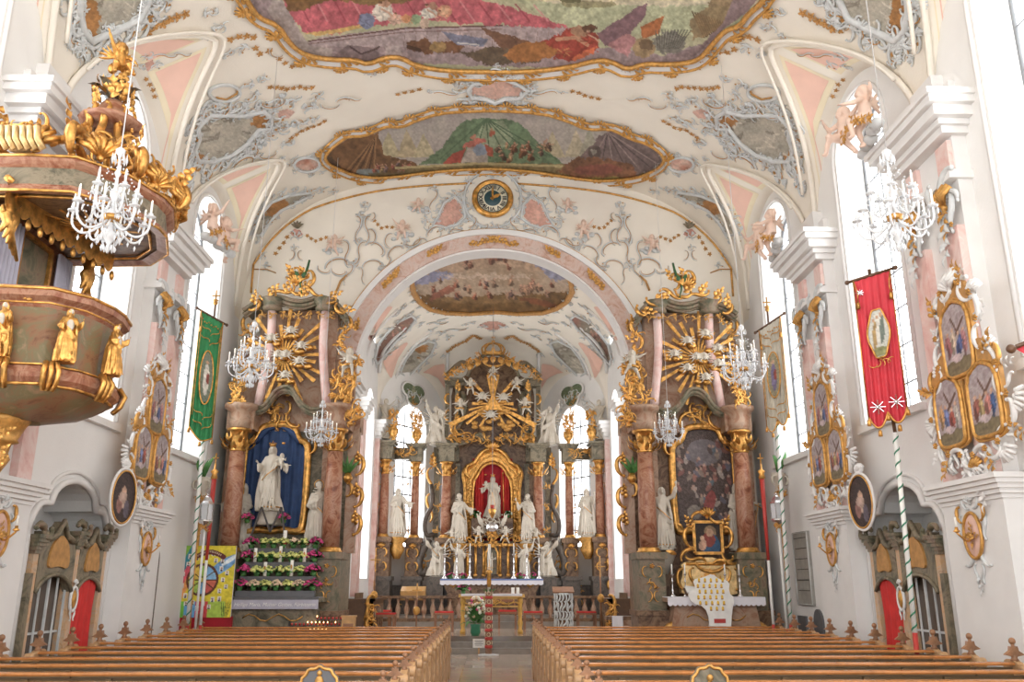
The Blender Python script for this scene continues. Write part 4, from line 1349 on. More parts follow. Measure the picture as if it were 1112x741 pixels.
# ------------------------------------------------------------ pulpit
mat('gold_pale', (.80, .56, .26), .4, .6, var=.25, scale=12, bump=.4)
def pulpit():
 yc = 9.58
 t = thing('pulpit', 'large marbled pulpit with gilt apostles and crowned canopy on the left pilaster', 'pulpit', (-5.2, yc, 3.2))
 def half(pts):  # pts from wall near side to outermost; mirrored about yc
  return pts + [(x, 2 * yc - y) for x, y in reversed(pts)]
 base = half([(-5.85, 8.75), (-5.2, 8.72), (-4.72, 8.78), (-4.46, 9.08), (-4.38, 9.45)])
 cxy = np.array((-5.3, yc))
 def rings(poly, levels):
  rows = []
  for s, z in levels:
   rows.append([(min(-4.0, cxy[0] + (x - cxy[0]) * s) if x > -5.84 else x, cxy[1] + (y - cxy[1]) * s, z) for x, y in poly])
  return rows
 m = MB(); m.grid(rings(base, [(.93, 3.98), (.92, 4.2), (.94, 4.62)]), sm=False); m.build('body', M['pulpit_marble'], t)
 m = MB(); m.grid(rings(base, [(.93, 4.6), (.96, 4.64), (.97, 4.68), (1.04, 4.72), (1.05, 4.80), (1.0, 4.84), (.9, 4.85), (.85, 4.84)]), sm=False); m.build('parapet_ledge', M['red_marble'], t)
 g = MB(); 
 for s, z, r in ((1.05, 4.8, .02), (.965, 4.66, .014), (.95, 3.78, .018), (1.0, 3.98, .014)):
  g.tube([p for p in rings(base, [(s, z)])[0]], r, 5)
 m = MB(); m.grid(rings(base, [(.93, 4.0), (1.0, 3.96), (1.03, 3.90), (1.02, 3.84), (.96, 3.79), (.9, 3.77)]), sm=False); m.build('lower_ring', M['red_marble'], t)
 m = MB(); m.grid(rings(base, [(.95, 3.78), (.86, 3.70), (.66, 3.60), (.4, 3.54), (.24, 3.5)])); m.build('underside', M['pulpit_marble'], t)
 m = MB(); m.lathe([(.30, 3.55), (.31, 3.5), (.27, 3.45), (.2, 3.3), (.22, 3.27), (.15, 3.25), (.13, 3.15), (.16, 3.08), (.09, 2.95), (.03, 2.84)], (-5.45, yc - .1, 0), 14, 1, 1); m.build('pendant', M['gold_dull'], t)
 # bulges of the ring (gilded leaf mounts)
 for (px, py, a) in ((-5.05, 8.68, -pi / 2), (-4.64, 8.83, -1.0), (-4.36, 9.4, -.3), (-4.5, 10.1, .6)):
  o = V3(px, py, 3.86); n_ = V3(cos(a), sin(a), 0); A = V3(-sin(a), cos(a), 0); B = V3(0, 0, 1)
  for k in (-.05, 0, .05): g.tube([o + A * k + n_ * .03 + B * .14, o + A * k * 1.4 + n_ * .1 + B * .04, o + A * k * 1.3 + n_ * .06 - B * .08, o + A * k * .8 - B * .15], .03, 5)
 for k in range(5):
  a = random.Random(k).uniform(0, 3); spray(g, V3(-5.3, yc - .36, 3.42 - .12 * k), V3(1, 0, 0), V3(0, 0, 1), V3(0, -1, 0), .2, a, 4, .5)
 g.build('gilding', M['gold'], t)
 # panels of the body: thin mouldings + small cartouche
 q = MB()
 for (px, py, a, w) in ((-4.95, 8.80, -pi / 2, .25), (-4.52, 9.2, -.7, .16), (-4.43, 9.75, .2, .18)):
  A = V3(-sin(a), cos(a), 0); n_ = V3(cos(a), sin(a), 0)
  o = V3(px, py, 4.3) + n_ * .03
  flower(q, o + V3(0, 0, .42), n_, .07)
 q.build('rosettes', M['gold_dull'], t)
 # back wall panel between body and canopy
 m = MB(); m.bb((-5.86, 9.0, 4.8), (-5.76, 10.9, 6.1)); m.build('back_panel', M['red_marble'], t)
 d = MB(); d.bb((-5.76, 9.75, 4.85), (-5.72, 10.45, 5.85)); d.build('door_panel', M['green_marble'], t)
 g = MB()
 for a, b in (((-5.7, 9.75, 4.85), (-5.7, 9.75, 5.88)), ((-5.7, 10.45, 4.85), (-5.7, 10.45, 5.88)), ((-5.7, 9.75, 5.88), (-5.7, 10.45, 5.88))): g.bar(a, b, .05)
 g.build('door_frame', M['gold'], t)
 for y0, y1 in ((9.05, 9.7), (10.55, 10.9)):
  rows = [[(-5.66 + .04 * sin(j * 1.6), y0 + (y1 - y0) * j / 30, z) for j in range(31)] for z in (4.85, 5.4, 5.9)]
  c = MB(); c.grid(rows); c.build('drapery', M['lilac_cloth'], t)
 # valance
 v = MB(); rows = []
 for z_, o in ((6.12, 0), (6.05, .03), (5.85, .02)):
  rows.append([(-5.45 + o + .3 * (j / 40), 8.85 + 2.1 * j / 40, z_ - (.08 * abs(sin(j * pi / 4)) if z_ < 5.9 else 0)) for j in range(41)])
 v.grid(rows)
 for j in range(11):
  y = 8.85 + 2.1 * j / 10
  v.ell((-5.43 + .03 * j, y, 5.75), (.03, .05, .07), 6, 4)
 v.tube([(-5.42, 8.8, 6.12), (-5.1, 11.0, 6.12)], .04, 6)
 for y, L in ((8.95, .75), (10.85, .75)): 
  for k in range(6): v.tube([(-5.45, y + .05 * k, 6.0), (-5.4, y + .1 * sin(k), 5.7), (-5.42, y + .08 * k - .1, 5.5 - .04 * k)], [.05, .06, .02], 5)
 v.build('valance', M['gold'], t)
 # canopy
 yc = 10.0; cxy = np.array((-5.3, yc))
 cpoly = half([(-5.85, 8.8), (-5.2, 8.78), (-4.7, 8.82), (-4.3, 9.25), (-4.1, 9.85)])
 def rc(levels): return [[(cxy[0] + (x - cxy[0]) * s if x > -5.84 else x, cxy[1] + (y - cxy[1]) * s, z) for x, y in cpoly] for s, z in levels]
 m = MB(); m.grid(rc([(.86, 6.0), (.97, 5.97), (.98, 6.03), (.93, 6.06), (.93, 6.10)]), sm=False); m.grid(rc([(.93, 6.27), (.97, 6.3), (1.0, 6.33), (1.02, 6.39), (.98, 6.42), (.6, 6.44), (.1, 6.45)]), sm=False); m.build('canopy_cornice', M['red_marble'], t)
 m = MB(); m.grid(rc([(.93, 6.08), (.94, 6.28)]), sm=False); m.build('canopy_frieze', M['grey_marble'], t)
 m = MB(); m.grid(rc([(.97, 6.02), (.01, 6.04)]), sm=False); m.build('canopy_soffit', M['brown_marble'], t)
 g = MB(); g.tube(rc([(1.02, 6.38)])[0], .018, 5); g.tube(rc([(.975, 5.98)])[0], .018, 5)
 g.tube(rc([(.8, 6.0)])[0], .02, 5)
 for k in range(24):
  a = 2 * pi * k / 24; L = .55 if k % 2 else .36; o = V3(-4.95, 9.9, 5.99)
  g.bar(o + V3(cos(a), sin(a), 0) * .12, o + V3(cos(a), sin(a), 0) * L, .03, .01)
 g.ell((-4.95, 9.9, 5.97), (.1, .1, .05)); g.build('gilding', M['gold'], t)
 # volutes up to the lantern
 top = V3(-5.0, 10.1, 7.45)
 g = MB()
 for k, (px, py) in enumerate(((-5.6, 9.0), (-4.85, 8.95), (-4.35, 9.5), (-4.2, 10.4), (-4.6, 11.1), (-5.5, 11.2))):
  o = V3(px, py, 6.45); d = nz(V3(top[0] - px, top[1] - py, 0)); Nn = np.cross(d, V3(0, 0, 1)); D = np.linalg.norm((top - o)[:2])
  pts = [o - d * .02 + V3(0, 0, .1), o - d * .12 + V3(0, 0, .28), o + d * .05 + V3(0, 0, .42), o + d * D * .35 + V3(0, 0, .45), o + d * D * .6 + V3(0, 0, .62), o + d * D * .78 + V3(0, 0, .95), o + d * D * .72 + V3(0, 0, 1.1)]
  g.tube(smooth(pts, 2, False), [.03, .04, .05, .06, .06, .06, .06, .075, .07, .065, .06, .06, .06, .06, .055, .05, .05, .05, .05, .05, .05, .05, .04, .04, .04][:len(smooth(pts, 2, False))], 7)
  scroll(g, o + V3(0, 0, .22) - d * .02, d, V3(0, 0, 1), Nn, .5, pi / 2, 'C', -1, .06)
  scroll(g, o + d * .25 + V3(0, 0, .2), d, V3(0, 0, 1), Nn, .5, .2, 'S', 1, .05)
  for q in range(3): spray(g, o + d * (.1 + .2 * q) + V3(0, 0, .3 + .05 * q), d, V3(0, 0, 1), Nn, .3, 1.2 + q * .4, 5, .5)
  spray(g, o + V3(0, 0, .35), d, V3(0, 0, 1), -Nn, .35, 2.2, 5, .5)
 g.build('volutes', M['gold'], t)
 # rim ornaments
 g = MB(); rnd = random.Random(4)
 for px, py, a in ((-5.7, 8.85, -pi / 2), (-5.2, 8.85, -pi / 2), (-4.55, 9.05, -.9), (-4.2, 9.8, -.3), (-4.15, 10.4, 0), (-4.4, 11.0, .8)):
  A = V3(-sin(a), cos(a), 0); n_ = V3(cos(a), sin(a), 0)
  for q in range(2): rocaille(g, g, V3(px, py, 6.62 + .1 * q) + A * rnd.uniform(-.15, .15), A, V3(0, 0, 1), n_, .4, rnd, 1, 3)
  shell(g, V3(px, py, 6.5), A, V3(0, 0, 1), n_, .3, pi / 2, 2.2, 7)
 g.build('rim_ornament', M['gold'], t)
 m = MB(); m.ell((-5.35, 8.85, 6.62), (.22, .1, .18), 10, 6); 
 for k in range(6): m.tube([(-5.55 + .08 * k, 8.75, 6.72), (-5.5 + .08 * k, 8.7, 6.55), (-5.45 + .08 * k, 8.76, 6.45)], .04, 5)
 m.build('shell_relief', M['gold_pale'], t)
 # lantern
 m = MB()
 for k in range(6):
  a = 2 * pi * k / 6 + .3; m.bar(top + V3(.24 * cos(a), .24 * sin(a), -1.0), top + V3(.2 * cos(a), .2 * sin(a), .02), .05)
 m.lathe([(.3, -1.05), (.3, -.98), (.22, -.95)], top, 12); m.build('lantern', M['brown_marble'], t)
 m = MB(); m.lathe([(.26, .0), (.38, .05), (.40, .1), (.30, .16), (.2, .24), (.16, .34), (.12, .4)], top, 12); m.build('lantern_roof', M['red_marble'], t)
 m = MB(); rnd = random.Random(9)
 for k in range(9):
  a = 2 * pi * k / 9; n_ = V3(cos(a), sin(a), 0); A = V3(-sin(a), cos(a), 0)
  scroll(m, top + n_ * .26 + V3(0, 0, .12), A, V3(0, 0, 1), n_, .3, pi / 2, 'S', 1, .035)
  spray(m, top + n_ * .2 + V3(0, 0, .3 + .08 * (k % 3)), A, V3(0, 0, 1), n_, .3, pi / 2 + rnd.uniform(-.6, .6), 5, .5)
  leaf(m, top + V3(0, 0, .5), n_ * .6 + V3(0, 0, 1), n_, .3, .1)
 for k in range(10):
  a = k * 2.4; m.ell(top + V3(.1 * cos(a), .1 * sin(a), .5 + .05 * k), (.06, .06, .07), 6, 5)
 m.build('crown', M['gold'], t)
 m = MB()
 for k in range(7):
  a = k * .9; leaf(m, top + V3(.08 * cos(a), .08 * sin(a), .48), V3(cos(a), sin(a), .2), V3(0, 0, 1), .28, .12)
 m.ell(top + V3(0, 0, .55), (.12, .12, .07)); m.build('green_globe', M['green_marble'], t)
 # gilt figure on top
 f = MB(); putto_into(f, V3(0, 0, .15), 0, .62, seed=2, arms=[((.2, .1, .42), (.34, .2, .6)), ((-.2, .1, .25), (-.25, .25, .1))], wing=True)
 remesh(f, 'top_angel', M['gold'], .012, None, 1, loc=None, rz=-2.4); o = bpy.data.objects['top_angel']; o.parent = t; o.location = Vector(top + V3(0, 0, .78)) - Vector(t.location)
 return t
PUL = pulpit()
# the gilt apostles on the pulpit
mbs = robed(((.3, .1, 1.15), (.2, .28, 1.2), (0, 1, .2)), ((-.28, .08, 1.15), (-.34, .3, 1.35), (0, .3, 1)), sway=.05, look=(.1, 1, 0), beard=True, seed=3)
apo = remesh(mbs, 'apostle_figure', M['gold'], .026, None, 2, sc=.34)
wc = MB()
for k in range(3):
 a = -.7 + .6 * k; wc.tube([(sin(a) * .05, .045 + cos(a) * .02, .40), (sin(a) * .075, .05 + cos(a) * .03, .25), (sin(a) * .09, .05 + cos(a) * .03, .06)], .014, 5)
apo['label'] = 'x'; apo['category'] = 'statue'; apo['group'] = 'gilt apostles on the pulpit body'
w0 = MB(); w0.ell((0, .01, .563), (.028, .032, .036)); w0.ell((.0, .05, .40), (.04, .02, .07)); w0 = w0.build('silvered_face_and_robe', M['ivory'], apo)
first = True
for (px, py, a, w) in ((-5.12, 8.74, -pi / 2, 'outermost next to the wall'), (-4.58, 8.94, -.9, 'in the middle, at the corner'), (-4.36, 9.5, -.2, 'nearest the nave aisle')):
 s_ = apo if first else dup(apo, (0, 0, 0)); first = False
 s_.location = (px + .06 * cos(a), py + .06 * sin(a), 4.02); s_.rotation_euler = (0, 0, a - pi / 2); s_['label'] = 'small gilt apostle on the pulpit parapet, %s' % w
# ------------------------------------------------------------ chandeliers
def chandelier():
 t = thing('crystal_chandelier', 'x', 'chandelier', (0, 0, 0), 'crystal chandeliers')
 m = MB(); m.lathe([(.01, -.42), (.03, -.38), (.012, -.34), (.05, -.28), (.07, -.22), (.03, -.18), (.02, -.1), (.05, -.06), (.06, 0), (.03, .05), (.018, .12), (.045, .18), (.05, .23), (.02, .28), (.015, .40), (.035, .44), (.015, .48), (.01, .62), (.04, .66), (.05, .7), (.01, .74)], (0, 0, 0), 10)
 m.build('stem', M['crystal'], t)
 g = MB(); g.lathe([(.02, -.1), (.075, -.07), (.085, -.03), (.03, 0)], (0, 0, 0), 12); g.lathe([(.02, .2), (.05, .22), (.02, .26)], (0, 0, 0), 10); g.build('gilt_collar', M['gold'], t)
 def arm(R, z0, lift, a):
  d = V3(cos(a), sin(a), 0); s = V3(-sin(a), cos(a), 0)
  m = MB(); m.tube(smooth([d * .04 + V3(0, 0, z0), d * R * .35 + V3(0, 0, z0 - .1), d * R * .7 + V3(0, 0, z0 - .17), d * R + V3(0, 0, z0 - .08), d * R * 1.0 + V3(0, 0, z0 + lift)], 2, False), .0125, 6)
  m.lathe([(.01, 0), (.05, .012), (.055, .02), (.02, .022), (.018, .04), (.028, .05), (.016, .055)], d * R + V3(0, 0, z0 + lift), 9)
  m.tube(smooth([d * .05 + V3(0, 0, z0 + .12), d * R * .4 + V3(0, 0, z0 + .16), d * R * .6 + V3(0, 0, z0 - .0)], 1, False), .006, 5)
  o = m.build('arm', M['crystal'], t)
  MB().lathe([(.012, .05), (.012, .17)], d * R + V3(0, 0, z0 + lift), 8).build('candle', M['candle'], o)
  f = MB(); f.ell(d * R + V3(0, 0, z0 + lift + .185), (.008, .008, .017), 6, 4); f.build('bulb', M['flame_bulb'], o)
  b = MB()
  for k in range(6):
   q = d * R + V3(cos(k * 1.05), sin(k * 1.05), 0) * .048 + V3(0, 0, z0 + lift - .028); b.lathe([(.001, -.035), (.011, -.01), (.001, .02)], q, 4, sm=False)
  for k in range(3):
   q = d * R * (.35 + .22 * k) + V3(0, 0, z0 - .15 - .02 * k); b.lathe([(.001, -.045), (.014, -.012), (.001, .02)], q, 4, sm=False)
  x = b.build('crystal_drops', M['crystal'], o); x['kind'] = 'stuff'
 for k in range(8): arm(.36, -.08, .06, 2 * pi * k / 8 + .2)
 for k in range(5): arm(.21, .12, .1, 2 * pi * k / 5 + .5)
 b = MB()
 for k in range(10):
  a = 2 * pi * k / 10; d = V3(cos(a), sin(a), 0)
  for j in range(9):
   u = j / 8; q = d * (.05 + .25 * sin(u * pi / 2) * (1 - .15 * u)) + V3(0, 0, .58 - .62 * u ** .8); b.ell(q, .0105, 4, 3)
  b.lathe([(.001, -.06), (.018, -.015), (.001, .02)], d * .1 + V3(0, 0, -.26), 4, sm=False)
  b.lathe([(.001, -.05), (.015, -.015), (.001, .02)], d * .06 + V3(0, 0, -.36), 4, sm=False)
  b.lathe([(.001, -.05), (.012, -.01), (.001, .06)], d * .07 + V3(0, 0, .6), 4, sm=False)
 x = b.build('crystal_strings', M['crystal'], t); x['kind'] = 'stuff'
 return t
emis('flame_bulb', (1, .9, .75), 2.0)
ch0 = chandelier(); first = True
for (u, v, Y, z, s, w) in ((122, 232, 8.4, 0, 1.05, 'big crystal chandelier hanging in front of the pulpit canopy'), (971, 232, 8.4, 0, 1.05, 'big crystal chandelier hanging above the red banner'), (273, 395, 14.0, 0, 1.0, 'crystal chandelier hanging before the upper storey of the altar with blue niche'), (808, 398, 14.0, 0, 1.0, 'crystal chandelier hanging before the sunburst of the right side altar'), (349, 467, 18.3, 0, .88, 'small crystal chandelier beside the blue niche, near the chancel arch'), (726, 467, 18.3, 0, .88, 'small crystal chandelier beside the right altar painting, near the chancel arch')):
 p = onY(u, v, Y); c = ch0 if first else dup(ch0, (0, 0, 0)); first = False
 c.location = p; c.scale = (s, s, s); c['label'] = w
 zt = Vz(p[0], p[1])
 cb = MB(); cb.tube([(0, 0, .7), (0, 0, (zt - p[2]) / s - .02)], .0065, 5)
 me = cb.build('cord', M['white']); me.parent = c
# ------------------------------------------------------------ statues library
ARM_DOWN = lambda s: ((.26 * s, .02, 1.12), (.22 * s, .2, .92), (0, .6, -.8))
ARM_CHEST = lambda s: ((.28 * s, .05, 1.14), (.06 * s, .23, 1.28), (-.6 * s, .4, .5))
ARM_UP = lambda s: ((.33 * s, .06, 1.5), (.42 * s, .14, 1.82), (.1 * s, .1, 1))
ARM_OUT = lambda s: ((.32 * s, .08, 1.22), (.5 * s, .26, 1.2), (.6 * s, .5, .1))
ARM_UPFWD = lambda s: ((.3 * s, .12, 1.25), (.36 * s, .32, 1.5), (.2 * s, .4, .9))
FIG = {}


def fig(key, voxel=.016, **k):
 m = robed(k.pop('L'), k.pop('R_'), **k)
 o = remesh(m, 'statue_body', M['ivory'], voxel, None, 1); FIG[key] = o.data; bpy.data.objects.remove(o)


fig('saint_m', L=ARM_CHEST(1), R_=ARM_OUT(-1), sway=.06, look=(-.3, 1, -.1), beard=True, seed=1)
fig('saint_f', L=ARM_UPFWD(1), R_=ARM_CHEST(-1), sway=-.06, look=(.3, 1, .1), hair='veil', seed=2)
fig('saint_up', L=ARM_DOWN(1), R_=ARM_UP(-1), sway=.05, look=(-.2, 1, .3), seed=3)
fig('saint_veil', L=ARM_CHEST(1), R_=ARM_OUT(-1), sway=.04, look=(-.4, 1, -.2), hair='veil', seed=4)
fig('bishop', L=ARM_CHEST(1), R_=ARM_UPFWD(-1), sway=.04, look=(.1, 1, 0), beard=True, seed=7, wide=1.1)
fig('angel', L=ARM_UPFWD(1), R_=ARM_CHEST(-1), sway=.05, look=(-.3, 1, -.2), hair='curly', seed=5, kneel=True, wings=True)
fig('angel_stand', L=ARM_UP(1), R_=ARM_OUT(-1), sway=-.07, look=(.4, 1, .2), hair='curly', seed=6, wings=True)
_m = robed(ARM_OUT(1), ((-.28, .1, 1.15), (-.30, .32, 1.25), (-.2, .5, .6)), sway=-.07, look=(.1, 1, 0), hair='long', seed=8, child=((.28, .17, 1.24), .2), wide=1.15)
_o = remesh(_m, 'statue_body', M['ivory'], .016, None, 1); FIG['madonna'] = _o.data; bpy.data.objects.remove(_o)


def putto_mesh(key, **k):
 m = MB(); putto_into(m, V3(0, 0, 0), 0, 1.0, **k)
 o = remesh(m, 'putto_body', M['ivory'], .022, None, 1); FIG[key] = o.data; bpy.data.objects.remove(o)


putto_mesh('putto_a', seed=1, wing=True, arms=[((.27, .1, .36), (.42, .16, .55)), ((-.25, .12, .2), (-.3, .3, .2))], legs=[((.16, .2, -.12), (.2, .1, -.42)), ((-.12, .25, -.05), (-.16, .2, -.38))])
putto_mesh('putto_b', seed=2, wing=True, arms=[((.25, .1, .2), (.2, .3, .3)), ((-.28, .05, .36), (-.46, .1, .46))], legs=[((.14, .26, .0), (.3, .2, -.28)), ((-.1, .18, -.16), (-.24, .05, -.42))])
putto_mesh('putto_c', seed=3, wing=True, arms=[((.3, .02, .3), (.5, .1, .24)), ((-.26, .1, .24), (-.42, .26, .4))], legs=[((.2, .1, -.14), (.4, .02, -.34)), ((-.08, .2, -.16), (-.14, .02, -.44))])
_m = MB(); winghead_into(_m, V3(0, 0, 0), 1.0, V3(0, 1, 0)); _o = remesh(_m, 'cherub', M['ivory'], .012, None, 1); FIG['cherub'] = _o.data; bpy.data.objects.remove(_o)


def statue(name, key, lab, cat, loc, h, rz=0.0, group=None, material=None, extra=None, base=True, mirror=False, parent=None):
 """h: height in metres of the full figure"""
 s = h / (1.8 if 'putto' not in key and key != 'cherub' else (1.15 if key != 'cherub' else .3))
 me = FIG[key]
 if material: me = me.copy(); me.materials.clear(); me.materials.append(material)
 if parent is not None:
  o = bpy.data.objects.new(name, me); C.objects.link(o); o.parent = parent
  o.location = Vector(tuple(map(float, loc))) - Vector(parent.location); o.scale = (s * (-1 if mirror else 1), s, s); o.rotation_euler = (0, 0, rz); return o
 t = thing(name, lab, cat, loc, group)
 o = bpy.data.objects.new('figure', me); C.objects.link(o); o.parent = t
 o.scale = (s * (-1 if mirror else 1), s, s); o.rotation_euler = (0, 0, rz)
 c, s_ = cos(rz), sin(rz)
 L = lambda x, y, z: V3(*loc) + V3((x * (-1 if mirror else 1)) * c - y * s_, (x * (-1 if mirror else 1)) * s_ + y * c, z) * s
 if base and 'putto' not in key and key != 'cherub':
  MB().lathe([(.26 * s, -.06 * s), (.28 * s, -.05 * s), (.27 * s, 0), (.24 * s, .02 * s)], loc, 16).build('plinth', material or M['ivory'], t)
 if 'putto' in key:
  g = MB(); g.tube(smooth([L(-.2, .1, -.06), L(0, .2, .02), L(.2, .08, -.05), L(.34, -.05, .1)], 2, False), .05 * s, 6); g.build('gilt_sash', M['gold'], t)
 if extra: extra(t, L, s)
 return t


def gold_staff(t, L, s):
 g = MB(); g.tube([L(-.5, .3, 0.02), L(-.48, .28, 1.2), L(-.46, .26, 1.85)], .016 * s, 6); g.ell(L(-.46, .26, 1.88), .04 * s); g.build('gilt_staff', M['gold'], t)
def gold_halo(t, L, s):
 g = MB(); g.tube([L(.13 * cos(k * .45), -.06, 1.72 + .13 * sin(k * .45)) for k in range(14)], .010 * s, 5, closed=True); g.build('gilt_halo', M['gold'], t)
 gold_hem(t, L, s)
def gold_hem(t, L, s):
 g = MB(); g.tube([L(.3 * cos(k * pi / 9), .26 * sin(k * pi / 9), .10) for k in range(10)], .018 * s, 5)
 g.tube(smooth([L(.18, .14, 1.18), L(-.05, .25, .98), L(-.23, .14, .8)], 2, False), .014 * s, 5); g.build('gilt_hem', M['gold'], t)
def gold_wand(t, L, s):
 g = MB(); g.tube([L(.36, .32, 1.1), L(.36, .34, 2.0)], .014 * s, 5); g.ell(L(.36, .34, 2.0), .04 * s); g.build('gilt_attribute', M['gold'], t); gold_hem(t, L, s)
def sword(t, L, s):
 g = MB(); g.bar(L(-.45, .32, 1.22), L(-.2, .4, .45), .04 * s, .015 * s); g.bar(L(-.55, .3, 1.1), L(-.33, .34, 1.18), .04 * s, .02 * s); g.build('gilt_sword', M['gold'], t)
def mitre(t, L, s):
 g = MB(); g.prism([(-.09 * s, 0), (.09 * s, 0), (.1 * s, .12 * s), (0, .26 * s), (-.1 * s, .12 * s)], L(0, .02, 1.74), V3(1, 0, 0), V3(0, 0, 1), -.06 * s, .06 * s); g.build('mitre', M['ivory'], t); gold_staff(t, L, s)
def crown_madonna(t, L, s):
 g = MB(); g.lathe([(.085 * s, 0), (.095 * s, .05 * s), (.09 * s, .07 * s)], L(-.02, .02, 1.75), 12)
 for k in range(8): g.ell(L(-.02 + .095 * cos(k * .785), .02 + .095 * sin(k * .785), 1.84), .018 * s)
 g.tube([L(-.02, .02, 1.84), L(-.02, .02, 1.92)], .012 * s, 5); g.lathe([(.045 * s, 0), (.05 * s, .05 * s)], L(.30, .14, 1.80), 8)
 g.build('gilt_crown', M['gold'], t)


def cap_gold(mb, c, r, h, n=8):
 """gilt composite capital at c (bottom)"""
 c = V3(*c)
 mb.lathe([(r, 0), (r * 1.08, h * .06), (r * .98, h * .12), (r * 1.0, h * .6), (r * 1.2, h * .86), (r * 1.55, h * .9), (r * 1.55, h)], c, 14)
 for tier, (z, L, o) in enumerate(((.08, .5, 1.05), (.35, .5, 1.2))):
  for k in range(n):
   a = 2 * pi * (k + .5 * tier) / n; d = V3(cos(a), sin(a), 0)
   leaf(mb, c + d * r * o + V3(0, 0, h * z), V3(0, 0, 1) + d * .75, d, h * L * 1.1, r * .62, .3)
 for k in range(4):
  a = pi / 4 + k * pi / 2; d = V3(cos(a), sin(a), 0); scroll(mb, c + d * r * 1.45 + V3(0, 0, h * .72), d, V3(0, 0, 1), np.cross(d, V3(0, 0, 1)), h * .6, pi / 2, 'C', -1, r * .2)


def column(t, x, y, z0, z1, r, m='red_marble', caph=.5):
 sh = MB(); sh.lathe([(r * 1.02, z0 + .1), (r * 1.03, z0 + .8), (r, (z0 + z1) / 2), (r * .88, z1 - caph + .01)], (x, y, 0), 20); sh.build('column_shaft', M[m], t)
 g = MB(); g.lathe([(r * 1.35, z0), (r * 1.38, z0 + .03), (r * 1.2, z0 + .05), (r * 1.25, z0 + .08), (r * 1.05, z0 + .11)], (x, y, 0), 18)
 cap_gold(g, (x, y, z1 - caph), r * .9, caph); g.build('capital', M['gold'], t)


